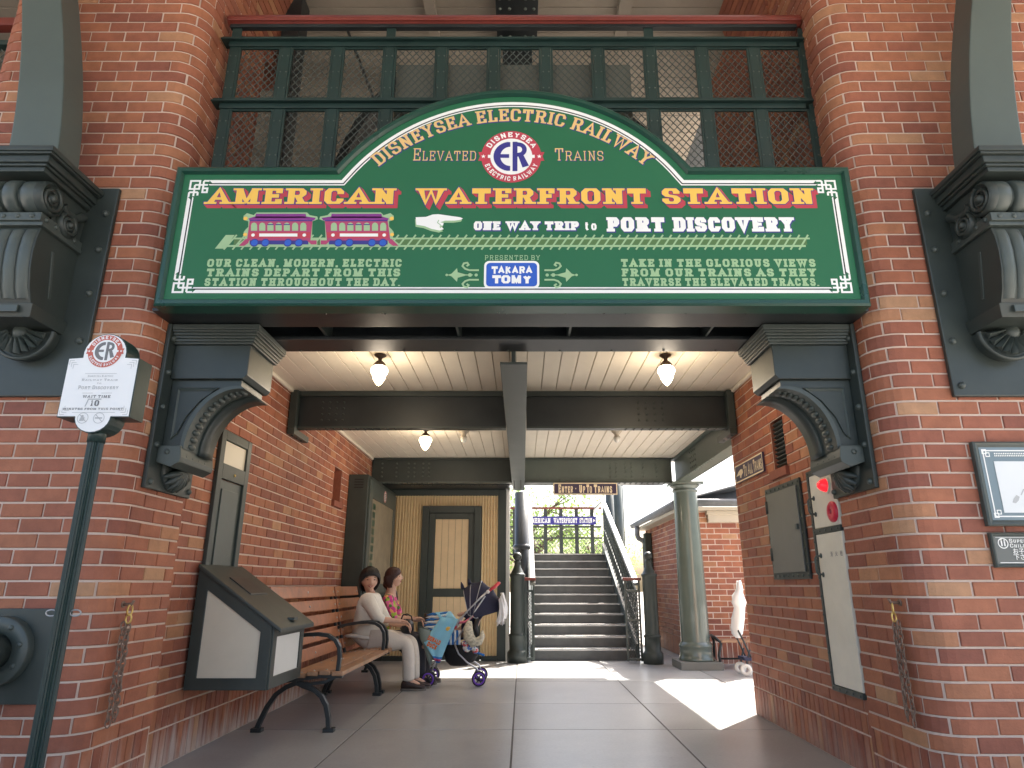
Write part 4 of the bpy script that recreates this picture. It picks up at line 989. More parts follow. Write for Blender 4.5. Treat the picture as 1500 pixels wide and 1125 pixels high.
# ---------------------------------------------------------------- inner corbels under the lintel
def corbel(sx, label):
    W = XL if sx > 0 else XR                       # wall face; sx = direction into the opening
    r = thing('steel_corbel', label, 'corbel', (W, 4.1, 2.1))
    X = lambda d: W+sx*d
    def prism(name, poly, y0, y1, m='iron', bev=.004, smooth=False):
        mb = MB(); mb.prism([(X(a), b) for a, b in poly], lambda a, b, d: (a, d, b), y0, y1, smooth); return mb.build(name, M[m], r, bevel=bev)
    mb = MB(); a, b = sorted((X(.001), X(.028))); mb.box(a, b, 3.825, 4.36, 1.64, 2.655); mb.build('back_plate', M['iron'], r, bevel=.006)
    Y0, Y1 = 3.90, 4.30
    cap = [(.03, 2.655), (.60, 2.655), (.60, 2.625), (.585, 2.62), (.565, 2.60), (.545, 2.565), (.53, 2.56), (.53, 2.545), (.515, 2.54), (.03, 2.54)]
    # the cap mouldings return round the front: one slab per fillet, growing outwards
    mb = MB()
    for z0, z1, e in ((2.54, 2.553, .02), (2.5535, 2.572, .03), (2.5725, 2.59, .038), (2.5905, 2.607, .048), (2.6075, 2.622, .06), (2.6225, 2.655, .066)):
        a, b = sorted((X(.03), X(.50+e))); mb.box(a, b, Y0-e, Y1+e*.5, z0, z1)
    mb.build('cap_moulding', M['iron_hi'], r, bevel=.004)
    prism('cap_block', [(.03, 2.32), (.475, 2.32), (.50, 2.345), (.50, 2.539), (.03, 2.539)], Y0, Y1)
    arcp = [(.44-.31*math.sin(R(t)), 1.93+.35*math.cos(R(t))) for t in range(0, 91, 9)]     # concave sweep down to the foot
    poly = [(.03, 1.93), (.03, 2.319), (.44, 2.319)]+[(a, b) for a, b in arcp]
    poly = [(.03, 2.319), (.03, 1.90)]+[(.15, 1.90)]+[(.15+.29*(1-math.cos(R(t))), 1.90+.375*math.sin(R(t))) for t in range(6, 91, 7)]+[(.46, 2.275), (.46, 2.319)]
    prism('web_plate', poly, Y0+.03, Y1-.03)
    # soffit strip following the sweep, proud of the web on both sides
    cur = [(.15, 1.90)]+[(.15+.29*(1-math.cos(R(t))), 1.90+.375*math.sin(R(t))) for t in range(6, 91, 6)]+[(.47, 2.275)]
    outp = [(a+.022, b-.018) for a, b in cur]
    prism('soffit_strip', cur+outp[::-1], Y0+.005, Y1-.005, 'iron_hi', .003, True)
    mb = MB(); NB = 13
    for i in range(NB):
        t = R(4+84*i/(NB-1)); a = .15+.29*(1-math.cos(t)); b = 1.90+.375*math.sin(t); p = Vector((X(a+.014), 0, b-.012))
        tx, tz = .29*math.sin(t), .375*math.cos(t); L = math.hypot(tx, tz); tx, tz = tx/L*sx, tz/L
        for yy in ():
            o = Vector((p.x, yy, p.z)); vs = []; nn = 10
            for ring_, dep in ((1.0, 0), (.8, .009), (.35, .015)):
                for k in range(nn): q = 2*PI*k/nn; u_, v_ = .019*math.cos(q)*ring_, .009*math.sin(q)*ring_; vs.append((o.x+tx*u_+tz*v_, o.y-dep, o.z+tz*u_-tx*v_))
            mb.add(vs, [(j*nn+k, j*nn+(k+1) % nn, (j+1)*nn+(k+1) % nn, (j+1)*nn+k) for j in range(2) for k in range(nn)]+[tuple(range(2*nn, 3*nn))], True)
        mb.sphere((p.x+sx*.009, Y0+.10, p.z-.007), .021, 10, (.9, 2.0, .9))
    mb.build('bead_row', M['iron_hi'], r, fix=False)['kind'] = 'stuff'
    prism('soffit_fillet', [(a+.034, b-.028) for a, b in cur][::-1]+[(a+.022, b-.018) for a, b in cur], Y0+.19, Y1-.03, 'iron', 0, True)
    # raised triangle on the web
    tri = [(.075, 2.27), (.33, 2.27), (.23, 2.19), (.15, 2.08), (.11, 1.97), (.075, 1.94)]
    mb = MB(); P_ = [Vector(p) for p in tri]; c_ = sum(P_, Vector((0, 0)))/len(P_)
    n_ = len(P_); in_ = [p+(c_-p)*.16 for p in P_]; va = [(X(p.x), Y0+.03, p.y) for p in P_]; vb = [(X((p+(c_-p)*.06).x), Y0+.018, (p+(c_-p)*.06).y) for p in P_]; vc = [(X(p.x), Y0+.029, p.y) for p in in_]
    mb.add(va+vb+vc, [(k*n_+i, k*n_+(i+1) % n_, (k+1)*n_+(i+1) % n_, (k+1)*n_+i) for k in range(2) for i in range(n_)], False); mb.build('web_moulding', M['iron_hi'], r)
    prism('foot_block', [(.03, 1.80), (.12, 1.77), (.17, 1.80), (.175, 1.83), (.165, 1.899), (.03, 1.899)], Y0-.015, Y1+.015, 'iron_hi', .005)
    rivets(r, [(X(.09), Y0-.015, 1.86)], (0, -1, 0), .016, name='foot_rivet', m='iron_hi')
    rivets(r, [(X(.165), y, 1.84) for y in (3.96, 4.04, 4.12, 4.2)], (sx, 0, -.3), .014, name='foot_rivets', m='iron_hi')
    mb = MB()                                      # ribbed shell drop below the foot
    for k in range(7):
        a = R(-66+22*k); 
        for d, s_ in ((0, 1),):
            c = Vector((X(.03), 4.10, 1.78)); dv = Vector((0, math.sin(a), -math.cos(a)))
            mb.tube([c+Vector((sx*.06, 0, 0)), c+dv*.05+Vector((sx*.062, 0, 0)), c+dv*.095+Vector((sx*.045, 0, 0)), c+dv*.13+Vector((sx*.01, 0, 0))], [.016, .02, .022, .012], 8)
    mb.disc_lathe([(.135, 0), (.135, .012), (.12, .022), (.06, .03)], (X(.028), 4.10, 1.78), (sx, 0, 0), 24)
    mb.build('shell_drop', M['iron'], r, fix=False)
    rivets(r, [(X(.028), y, z) for y in (3.865, 4.33) for z in (1.68, 1.90, 2.13, 2.35, 2.57)], (sx, 0, 0), .019, name='plate_rivets', m='iron_hi', h=.02)
corbel(1, 'dark iron corbel under the left end of the lintel, above the tall green panel')
corbel(-1, 'dark iron corbel under the right end of the lintel, above the white cabinet')

# ---------------------------------------------------------------- big scroll brackets on the front, each with its rib
def scroll_bracket(cx, label, side):
    r = thing('scroll_bracket', label, 'bracket', (cx, YF, 2.2)); YW = YF-.03
    mb = MB(); mb.box(cx-.325, cx+.325, YW, YF-.001, 2.127, 3.484); mb.build('back_plate', M['iron'], r, bevel=.008)
    rivets(r, [(cx+s*.275, YW, z) for s in (-1, 1) for z in (2.19, 2.46, 2.76, 3.05, 3.3)], (0, -1, 0), .021, name='plate_rivets', m='iron_hi', h=.022)
    hw_ = .155
    YZ = lambda a, b, d: (d, a, b)
    # body: side profile (y, z); convex front
    prof = [(YW, 3.02), (3.30, 3.02), (3.285, 2.95), (3.28, 2.86), (3.29, 2.76), (3.315, 2.66), (3.35, 2.58), (YW, 2.58)]
    mb = MB(); mb.prism(prof, YZ, cx-hw_, cx+hw_, False); mb.build('body', M['iron'], r, bevel=.003)
    # three convex flutes standing on the body front
    fl_ = [(3.302, 3.0), (3.285, 2.95), (3.28, 2.86), (3.29, 2.76), (3.315, 2.66), (3.343, 2.60)]
    for k in range(4):
        xa = cx-hw_+.01+k*.074; mb = MB(); vs = []; nn = 7
        for y, z in fl_:
            for j in range(nn): t = PI*j/(nn-1); vs.append((xa+.034-.033*math.cos(t), y-.016*math.sin(t)-.001, z))
        mb.add(vs, [(i*nn+j, i*nn+j+1, (i+1)*nn+j+1, (i+1)*nn+j) for i in range(len(fl_)-1) for j in range(nn-1)], True); mb.build('flute', M['iron_hi'], r, fix=False)
    # side panels: slender raised lozenge
    for s in (-1, 1):
        x = cx+s*(hw_+.001); mb = MB(); mb.bar((x, 3.42, 2.93), (x, 3.47, 2.66), .008, .02, (0, 1, 0)); mb.build('side_moulding', M['iron_hi'], r, bevel=.003)
    # belts above and below the flutes
    mb = MB(); mb.box(cx-.175, cx+.175, 3.275, YW-.001, 3.021, 3.045); mb.box(cx-.168, cx+.168, 3.262, YW-.001, 3.0455, 3.095); mb.build('rivet_belt', M['iron_hi'], r, bevel=.004)
    rivets(r, [(cx-.12+.08*i, 3.262, 3.071) for i in range(4)], (0, -1, 0), .014, name='belt_rivets', m='iron_hi')
    rivets(r, [(cx+s*.168, 3.31+.08*i, 3.071) for i in range(4) for s in (-1, 1)], (1, 0, 0), .001, name='belt_studs')
    for s in (-1, 1): rivets(r, [(cx+s*.168, 3.31+.08*i, 3.071) for i in range(4)], (s, 0, 0), .014, name='belt_rivets', m='iron_hi')
    mb = MB(); mb.add([(cx-.18, 3.33, 2.575), (cx+.18, 3.33, 2.575), (cx+.165, 3.35, 2.50), (cx-.165, 3.35, 2.50), (cx-.18, YW, 2.575), (cx+.18, YW, 2.575), (cx+.165, YW, 2.50), (cx-.165, YW, 2.50)], [(0,1,2,3),(4,7,6,5),(0,4,5,1),(1,5,6,2),(2,6,7,3),(3,7,4,0)]); mb.build('lower_block', M['iron'], r, bevel=.004)
    mb = MB(); mb.box(cx-.11, cx+.11, 3.318, 3.329, 2.52, 2.56); mb.build('lower_block_panel', M['iron_hi'], r, bevel=.003)
    # half rosette (shell) hanging under the block
    mb = MB(); c = Vector((cx, YW, 2.49))
    mb.add([], [])
    nseg = 24; ring = [(.17, 0), (.172, .02), (.162, .034), (.15, .028), (.148, .0)]
    vs = []
    for rad, h_ in ring:
        for k in range(nseg+1): a = PI+PI*k/nseg; vs.append((cx+rad*math.cos(a), YW-h_-.05, 2.49+rad*math.sin(a)))
    mb.add(vs, [(j*(nseg+1)+k, j*(nseg+1)+k+1, (j+1)*(nseg+1)+k+1, (j+1)*(nseg+1)+k) for j in range(len(ring)-1) for k in range(nseg)], True)
    mb.prism([(cx+.157*math.cos(R(a)), 2.49+.157*math.sin(R(a))) for a in range(180, 361, 10)], lambda a, b, d: (a, d, b), YW-.075, YW-.001)
    mb.build('rosette_rim', M['iron'], r, fix=False)
    for k in range(9):
        a0, a1 = R(184+k*19.3), R(184+k*19.3+16.5); am = (a0+a1)/2; mb = MB(); y0 = YW-.088
        pts = [(cx+rr*math.cos(a), y0-dd, 2.49+rr*math.sin(a)) for rr, a, dd in ((.055, a0, .02), (.055, a1, .02), (.142, a1, .006), (.142, a0, .006), (.055, am, .05), (.142, am, .038))]
        mb.add(pts, [(0, 4, 5, 3), (4, 1, 2, 5), (3, 5, 2), (0, 1, 4)], False); mb.build('petal', M['iron_hi'], r)
    mb = MB(); mb.dome((cx, YW-.078, 2.475), (0, -1, -.1), .05, .055, 16); mb.build('boss', M['iron_hi'], r)
    # volutes: two rolls on either side with a drum between them
    def spiral(c, r0, turns, x, s, w0):
        pts = []; n = 30
        for i in range(n+1):
            t = i/n; a = R(100)+t*turns*2*PI; rr = r0*(1-t*.82); pts.append((x, c[0]-rr*math.cos(a), c[1]+rr*math.sin(a)))
        return pts
    for s in (-1, 1):
        x = cx+s*.165; mb = MB()
        for c, r0 in (((3.30, 3.20), .098), ((3.47, 3.13), .078)):
            mb.disc_lathe([(r0*.98, -.06), (r0, -.02), (r0, .012), (r0*.86, .022)], (x, c[0], c[1]), (s, 0, 0), 28)
            mb.disc_lathe([(r0*.86, .022), (r0*.84, .006), (.001, .006)], (x, c[0], c[1]), (s, 0, 0), 28)
            sp_ = spiral(c, r0*.8, 2.0, x+s*.012, s, .01); mb.tube(sp_, [.014*(1-.5*i/30) for i in range(31)], 8)
            mb.dome((x+s*.01, c[0], c[1]), (s, 0, 0), r0*.28, .03, 14)
        mb.tube([(x, 3.40, 3.225), (x, 3.43, 3.20), (x, 3.52, 3.205), (x, 3.58, 3.25)], [.03, .022, .025, .03], 8)
        mb.build('volute', M['iron'], r, fix=False)
    mb = MB()
    for xa, xb, rr in ((-.14, -.07, .098), (.07, .14, .098), (-.028, .028, .102)): mb.disc_lathe([(rr*.6, xa-.012), (rr*.93, xa-.006), (rr, xa), (rr, xb), (rr*.93, xb+.006), (rr*.6, xb+.012)], (cx, 3.30, 3.20), (1, 0, 0), 28)
    mb.disc_lathe([(.075, -.16), (.075, .16)], (cx, 3.30, 3.20), (1, 0, 0), 24); mb.disc_lathe([(.07, -.17), (.07, .17)], (cx, 3.47, 3.13), (1, 0, 0), 24)
    mb.build('scroll_drum', M['iron_hi'], r, fix=False)
    mb = MB(); mb.box(cx-.15, cx+.15, 3.36, YW-.001, 3.096, 3.315); mb.build('scroll_core', M['iron'], r)
    # stepped cap
    mb = MB()
    for z0, z1, e in ((3.316, 3.345, 0), (3.3455, 3.362, .015), (3.3625, 3.405, .03), (3.4055, 3.42, .052), (3.4205, 3.452, .06)):
        mb.box(cx-.175-e, cx+.175+e, 3.20-e*.8, YW-.001, z0, z1)
    mb.build('cap', M['iron'], r, bevel=.006)
    # the rib: springs from the cap and arcs forward as it rises
    rb = thing('arched_rib', 'pale green iron rib rising from the scroll bracket at the '+side+' edge and curving outward', 'rib', (cx, 3.3, 3.46))
    N = 25; hw2 = .145; th = .12; so = 1 if cx > 0 else -1
    cy_ = [(3.30-.02*(i/14), 3.455+i*.115) for i in range(N+1)]; cxx = [cx+so*(.17*(i/10)**1.6) for i in range(N+1)]; hws = [.147-.022*min(1, i/10) for i in range(N+1)]
    mb = MB(); vs = []
    for i, (y, z) in enumerate(cy_): vs += [(cxx[i]-hws[i], y, z), (cxx[i]+hws[i], y, z), (cxx[i]+hws[i], y+th*1.6, z), (cxx[i]-hws[i], y+th*1.6, z)]
    fs = [(0, 1, 2, 3), tuple(4*N+k for k in (3, 2, 1, 0))]
    for i in range(N):
        for k in range(4): fs.append((i*4+k, i*4+(k+1) % 4, (i+1)*4+(k+1) % 4, (i+1)*4+k))
    mb.add(vs, fs, False); mb.build('rib_box', M['rib'], rb, bevel=.008)
M['rib'] = mat('grey green rib paint', (.075, .098, .088), .42, bump=.04, bscale=14, var=.1, vscale=1.5)
scroll_bracket(-2.85, 'big dark iron scroll bracket on the brick pier above the wait time sign', 'left')
scroll_bracket(2.78, 'big dark iron scroll bracket on the brick pier above the framed poster', 'right')

# ---------------------------------------------------------------- balcony railing above the sign
YR = 3.92
br = thing('balcony_railing', 'green steel balcony railing with wire mesh behind the station sign', 'railing', (-.06, YR, 3.3))
px_ = [-2.10+i*.3785 for i in range(12)]; z0, zm, z1, zh = 3.33, 4.36, 4.90, 5.075
for i, x in enumerate(px_):
    top = zh-.045 if i in (0, 3, 8, 11) or False else z1-.001
    mb = MB(); mb.box(x-.034, x+.034, YR-.006, YR+.006, z0, top); mb.box(x-.012, x+.012, YR+.007, YR+.06, z0, top-.01); mb.build('railing_post', M['iron_green'], br, bevel=.002)
    rivets(br, [(x+s*.02, YR-.006, z) for z in [z0+.05+.14*k for k in range(11)] for s in (-1, 1) if z < z1-.05], (0, -1, 0), .006, name='post_rivets', m='iron_grey')
for (z, h_, a, b) in ((z1, .03, -2.19, 2.05), (zm, .03, -2.19, 2.05), (z0, .03, -2.19, 2.05)):
    mb = MB(); mb.box(a, b, YR-.045, YR+.055, z, z+h_*.35); mb.box(a, b, YR-.02, YR-.007, z+h_*.36, z+h_+.012); mb.box(a+.05, b-.05, YR-.016, YR-.0065, z-.04, z-.0005); mb.build('railing_bar', M['iron_green'], br, bevel=.002)
mb = MB(); mb.box(-2.15, 2.02, YR-.02, YR+.02, zh-.045, zh-.012); mb.build('under_bar', M['iron_black'], br, bevel=.002)
mb = MB(); mb.tube([(-2.17, YR, zh+.02), (2.055, YR, zh+.02)], .046, 8); mb.box(-2.16, 2.05, YR-.05, YR+.05, zh-.0115, zh+.01); mb.build('handrail', M['rail_red'], br, bevel=.006)
for i in range(11):
    for a, b in ((z0+.04, zm-.04), (zm+.045, z1-.04)):
        xa, xb = px_[i]+.036, px_[i+1]-.036
        mb = MB(); t = .014
        mb.box(xa, xa+t, YR-.004, YR+.012, a, b); mb.box(xb-t, xb, YR-.004, YR+.012, a, b); mb.box(xa+t, xb-t, YR-.0035, YR+.012, a, a+t); mb.box(xa+t, xb-t, YR-.0035, YR+.012, b-t, b); mb.build('panel_frame', M['iron_green'], br)
        wire_panel(xa+t, xb-t, a+t, b-t, YR+.018, .052, br, .0024, m='iron_hi')
mb = MB(); mb.box(-.93, .80, 4.02, 4.05, 3.4, 4.80); sbk = mb.build('sign_backing_board', M['olive_board'], None, bevel=.004)
tag(sbk, 'dull grey green board standing behind the balcony railing above the arch of the sign', 'board')

# second railing far left
mb = MB(); mb.box(-6.5, -2.81, 9.2, 9.4, 0, 6.44); mb.box(-6.7, -6.5, 3.9, 9.4, 0, 6.44); mb.box(-6.5, -2.76, 4.36, 9.2, 3.0, 3.2); o = mb.build('side_bay_wall', M['cream2'], None); struct(o, 'beige inner walls of the bay left of the left pier')
br2 = thing('balcony_railing', 'short piece of oxide red and green balcony railing left of the left pier', 'railing', (-4.1, YR, 3.3))
mb = MB(); mb.box(-4.6, -3.62, YR-.04, YR+.04, 5.03, 5.10); mb.build('handrail', M['rail_red'], br2, bevel=.008)
mb = MB(); mb.box(-4.6, -3.62, YR-.03, YR+.03, 4.86, 4.9); mb.box(-4.6, -3.62, YR-.03, YR+.03, 4.3, 4.34); mb.box(-3.75, -3.68, YR-.02, YR+.02, 3.3, 5.02); mb.build('frame', M['iron_green'], br2)
wire_panel(-4.6, -3.76, 3.4, 4.85, YR+.01, .05, br2, .0022, m='iron_grey')

# ---------------------------------------------------------------- upper storey seen through the railing
up = sempty('upper_hall', 'dim upper hall behind the balcony railing with a beige boarded ceiling')
ZU = 6.45
mb = MB(); mb.box(-6.7, 2.7, 4.0, 9.4, ZU+.03, 6.7); mb.build('roof_deck', M['iron_black'], up)
mb = MB(); mb.box(-7, 7, -2.2, 3.9, 6.3, 6.6); dk = mb.build('added_shade_deck', M['cream2'], None); struct(dk, 'added unseen overhead deck that keeps sky light off the station front')  # unseen deck added to cut the sky light on the brick front
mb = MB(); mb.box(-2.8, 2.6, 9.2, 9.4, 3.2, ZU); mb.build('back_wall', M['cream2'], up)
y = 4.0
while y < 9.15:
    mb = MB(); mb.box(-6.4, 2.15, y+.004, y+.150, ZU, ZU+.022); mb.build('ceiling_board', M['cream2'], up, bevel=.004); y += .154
mb = MB(); mb.box(-2.75, 2.55, 4.36, 9.2, 3.201, 3.215); mb.build('upper_floor', M['ground'], up)
ul = thing('upper_brick_wall', 'pinkish brick wall of the upper hall seen through the left end of the balcony railing', 'brick wall', (-2.28, 6, 3.2))
brick_wall(ul, Path([('L', (-2.28, 4.36), (-2.28, 5.5)), ('L', (-2.28, 5.5), (-3.2, 5.5))]) if False else Path([('L', (-2.28, 4.36), (-2.28, 4.80)), ('L', (-2.28, 4.80), (-2.8, 4.80))]), courses(3.22, 6.42), z0=3.2, z1=6.44, material='brick', limit=298, stag=.1)
bk = MB(); bk.box(-2.8, -2.425, 4.35, 4.65, 3.2, 6.44); bk.build('wall_backing', M['mortar'], ul)
ur = thing('upper_brick_wall', 'brick wall of the upper hall seen through the right end of the balcony railing', 'brick wall', (2.085, 6, 3.2))
brick_wall(ur, Path([('L', (2.085, 6.4), (2.085, 4.36))]), courses(3.22, 6.42), z0=3.2, z1=6.44, material='brick', limit=298, stag=.04)
bk = MB(); bk.box(2.24, 2.9, 4.36, 6.4, 3.2, 6.44); bk.build('wall_backing', M['mortar'], ur)
def ribframe(pts, w_, d_, label, m='iron_black', cat='brace'):
    r = thing('curved_brace', label, cat, pts[0]); mb = MB()
    for a, b in zip(pts, pts[1:]): mb.bar(a, b, w_, d_, (0, 1, 0))
    mb.build('brace_bar', M[m], r); return r
cb = [(-2.1+1.9*(1-math.cos(R(a)))*.75, 6.1, 4.0+2.4*math.sin(R(a))) for a in range(0, 91, 10)]
ribframe([(-2.05, 6.1, 3.22), (-2.05, 6.1, 4.2)]+[(-2.05+.9*(1-math.cos(R(a))), 6.1, 4.2+2.2*math.sin(R(a))) for a in range(10, 91, 10)], .10, .26, 'dark curved brace behind the left part of the balcony railing')
ribframe([(1.85, 6.6, 3.22), (1.85, 6.6, 4.3)]+[(1.85-.9*(1-math.cos(R(a))), 6.6, 4.3+2.1*math.sin(R(a))) for a in range(10, 91, 10)], .10, .26, 'dark curved brace behind the right part of the balcony railing')
ribframe([(-1.7, 5.2, 3.22), (-1.25, 5.2, 5.1), (-1.75, 5.2, 6.4)], .02, .16, 'slanting dark stay behind the left of the balcony railing')
dp = thing('dark_post', 'dark steel post just past the left brick wall behind the balcony railing', 'post', (-2.12, 5.0, 3.2)); mb = MB(); mb.box(-2.22, -2.06, 4.9, 5.1, 3.22, 6.43); mb.build('post_shaft', M['iron_black'], dp, bevel=.005); mb = MB(); mb.box(-2.26, -2.02, 4.86, 5.14, 3.215, 3.24); mb.build('post_foot', M['iron_black'], dp)
for i, (x, w_) in enumerate(((-.88, .10), (.98, .12))):
    mb = MB(); mb.box(x-w_/2, x+w_/2, 4.2, 5.35, ZU-.10, ZU-.001); o = mb.build('roof_joist', M['cream2'], None, bevel=.004)
    tag(o, 'beige roof joist under the upper ceiling, %s of the riveted girder' % ('left' if i == 0 else 'right'), 'joist')
gd = thing('roof_girder', 'dark riveted girder on the upper ceiling above the middle of the sign', 'steel beam', (0, 5, ZU-.2))
mb = MB(); mb.box(-.25, .15, 4.0, 5.45, ZU-.14, ZU-.002); mb.box(-.20, .10, 5.45, 5.6, 3.3, ZU-.15); mb.build('girder_box', M['iron_black'], gd, bevel=.004)
rivets(gd, [(x, 4.3+.11*k, ZU-.14) for x in (-.21, -.12, .03, .11) for k in range(11)], (0, 0, -1), .016, name='girder_rivets', m='iron_grey')
ab = thing('brick_arch', 'red brick arch crossing the upper hall at the top edge of the view', 'arch', (0, 5.4, 5.5))
mb = MB(); N = 96
for i in range(N):
    a0, a1 = R(180*i/N+.12), R(180*(i+1)/N-.12)
    if math.sin(a1) > .36 and math.sin(a0) > .36: continue
    ra, rb_ = 2.18, 2.42; c = (-.1, 5.6)
    rnd_t = random.random(); mb.t = rnd_t
    q = [(c[0]+rr*math.cos(a), c[1]+rr*1.0*math.sin(a)) for rr, a in ((ra, a0), (ra, a1), (rb_, a1), (rb_, a0))]
    b_ = MB(); b_.t = rnd_t; b_.prism(q, lambda a, b, d: (a, d, b), 4.45, 5.22)
    o = b_.build('arch_brick', M['brick'], ab, tone=True)

# ---------------------------------------------------------------- ceiling lamps
def lamp(x, y, label, lit=True, s=1.0):
    r = thing('ceiling_lamp', label, 'lamp', (x, y, 2.95)); zt = 2.951
    mb = MB(); mb.lathe([(.001, zt), (.05*s, zt), (.048*s, zt-.012), (.018*s, zt-.03), (.016*s, zt-.05), (.034*s, zt-.065), (.05*s, zt-.085), (.052*s, zt-.10), (.046*s, zt-.102)], x, y, 0, 20); mb.build('lamp_cap', M['bronze'], r)
    mb = MB(); mb.lathe([(.046*s, zt-.10), (.068*s, zt-.122), (.072*s, zt-.145), (.066*s, zt-.165), (.058*s, zt-.178), (.055*s, zt-.185), (.05*s, zt-.21), (.03*s, zt-.245), (.012*s, zt-.265), (.001, zt-.272)], x, y, 0, 24)
    mb.build('glass_shade', M['glow'] if lit else M['glass_w'], r)
    if lit:
        ld = bpy.data.lights.new('lamp_light', 'POINT'); ld.energy = 3.5; ld.color = (1, .84, .64); ld.shadow_soft_size = .09; lo = bpy.data.objects.new('lamp_light', ld); COL.objects.link(lo); lo.location = (x, y, 2.56)
lamp(-1.19, 5.25, 'lit acorn lamp on the near ceiling, left of the middle beam')
lamp(1.20, 5.25, 'lit acorn lamp on the near ceiling, right of the middle beam')
lamp(-1.19, 8.0, 'lit acorn lamp on the far ceiling beyond the dark cross beam', True, 1.1)
def small_lamp(x, y, label):
    r = thing('ceiling_lamp', label, 'lamp', (x, y, 2.95)); zt = 2.951
    mb = MB(); mb.lathe([(.001, zt), (.07, zt), (.065, zt-.015), (.03, zt-.05), (.03, zt-.065), (.045, zt-.085), (.04, zt-.09)], x, y, 0, 18); mb.build('lamp_cap', M['stone'], r)
    mb = MB(); mb.lathe([(.035, zt-.088), (.04, zt-.11), (.03, zt-.14), (.001, zt-.155)], x, y, 0, 16); mb.build('bulb', M['glass_w'], r)
small_lamp(-.73, 8.1, 'small unlit bulb lamp on the far ceiling beside the lit acorn lamp')
small_lamp(1.18, 8.1, 'small unlit bulb lamp on the bright far ceiling right of the middle beam')
mb = MB(); mb.lathe([(.001, 2.951), (.11, 2.951), (.105, 2.94), (.001, 2.938)], .72, 8.0, 0, 24); tag(mb.build('ceiling_disc', M['cream'], None), 'flat round cream cover on the far ceiling right of the middle beam', 'ceiling cover')
# ---------------------------------------------------------------- signs hanging and on walls
es = thing('enter_sign', 'narrow dark purple sign reading ENTER - UP TO TRAINS hung before the stairs', 'sign', (.93, 9.88, 2.4))
EP = Plane3((0, 9.88, 0), (1, 0, 0), (0, 0, 1), (0, -1, 0)); M['plum'] = mat('plum sign enamel', (.055, .035, .075), .4)
M['cream_line'] = mat('cream print', (.88, .74, .50), .5)
mb = MB(); mb.box(.46, 1.415, 9.88, 9.905, 2.385, 2.565); mb.build('sign_board', M['plum'], es, bevel=.003)
mb = MB(); flat_ring(mb, EP, [(.463, 2.388), (1.412, 2.388), (1.412, 2.562), (.463, 2.562)], [(.477, 2.402), (1.398, 2.402), (1.398, 2.548), (.477, 2.548)], .001); mb.build('sign_border', M['cream_line'], es, fix=False)
for s_, a, b in (('Enter', .535, .755), ('-', .775, .815), ('Up', .845, .935), ('To', .955, 1.035), ('Trains', 1.065, 1.335)):
    text('sign_lettering', s_, es, 'cream_line', EP, a, b, 2.415, .125, T=.30, t=.14, serif=0, gap=.15, small=.78)
for x in (.56, 1.32):
    mb = MB(); mb.cyl((x, 9.895, 2.565), (x, 9.96, 2.63), .004, 6); mb.build('hanger', M['iron'], es)
at_ = thing('direction_sign', 'small dark sign with a pointing hand reading TO ALL TRAINS on the right brick wall', 'sign', (XWR, 6.0, 2.05))
RP = Plane3((XWR-.02, 0, 0), (0, -1, 0), (0, 0, 1), (-1, 0, 0)); ra, rb = -6.40, -5.64
mb = MB(); mb.box(XWR-.02, XWR-.001, 5.64, 6.40, 2.035, 2.205); mb.build('sign_board', M['plum'], at_, bevel=.003)
mb = MB(); flat_ring(mb, RP, [(ra+.003, 2.038), (rb-.003, 2.038), (rb-.003, 2.202), (ra+.003, 2.202)], [(ra+.015, 2.050), (rb-.015, 2.050), (rb-.015, 2.190), (ra+.015, 2.190)], .001); mb.build('sign_border', M['cream_line'], at_, fix=False)
for s_, a, b in (('To', -6.15, -6.06), ('All', -6.03, -5.91), ('Trains', -5.88, -5.67)):
    text('sign_lettering', s_, at_, 'cream_line', RP, a, b, 2.065, .11, T=.22, t=.11, serif=0, gap=.15, small=.8)
mb = MB(); flat(mb, RP, [(-6.37, 2.10), (-6.30, 2.135), (-6.24, 2.15), (-6.18, 2.145), (-6.17, 2.11), (-6.22, 2.09), (-6.23, 2.07), (-6.27, 2.075), (-6.26, 2.10)], .001); mb.build('pointing_hand', M['cream_line'], at_, fix=False)
ns = thing('station_name_sign', 'dark blue strip sign reading AMERICAN WATERFRONT STATION on the fence above the stairs', 'sign', (1.0, YFN-.06, 2.6))
NP = Plane3((0, YFN-.07, 0), (1, 0, 0), (0, 0, 1), (0, -1, 0)); za_, zb_ = at(800, 768, YFN-.07)[1], at(800, 756, YFN-.07)[1]
xa_ = at(758, 760, YFN-.07)[0]; xb_ = at(873, 760, YFN-.07)[0]
mb = MB(); mb.box(xa_, xb_, YFN-.07, YFN-.046, za_, zb_); mb.build('sign_board', M['p_blue'], ns)
L_ = xb_-xa_; hh = zb_-za_
for s_, a, b in (('AMERICAN', .14, .42), ('WATERFRONT', .46, .76), ('STATION', .79, .95)):
    text('sign_lettering', s_, ns, 'p_white', NP, xa_+L_*a, xa_+L_*b, za_+hh*.2, hh*.6, T=.26, t=.16, serif=.3, gap=.14)
mb = MB(); flat(mb, NP, [(xa_+L_*.965, za_+hh*.3), (xa_+L_*.99, za_+hh*.5), (xa_+L_*.965, za_+hh*.7)], .001); mb.build('arrow_mark', M['p_white'], ns, fix=False)

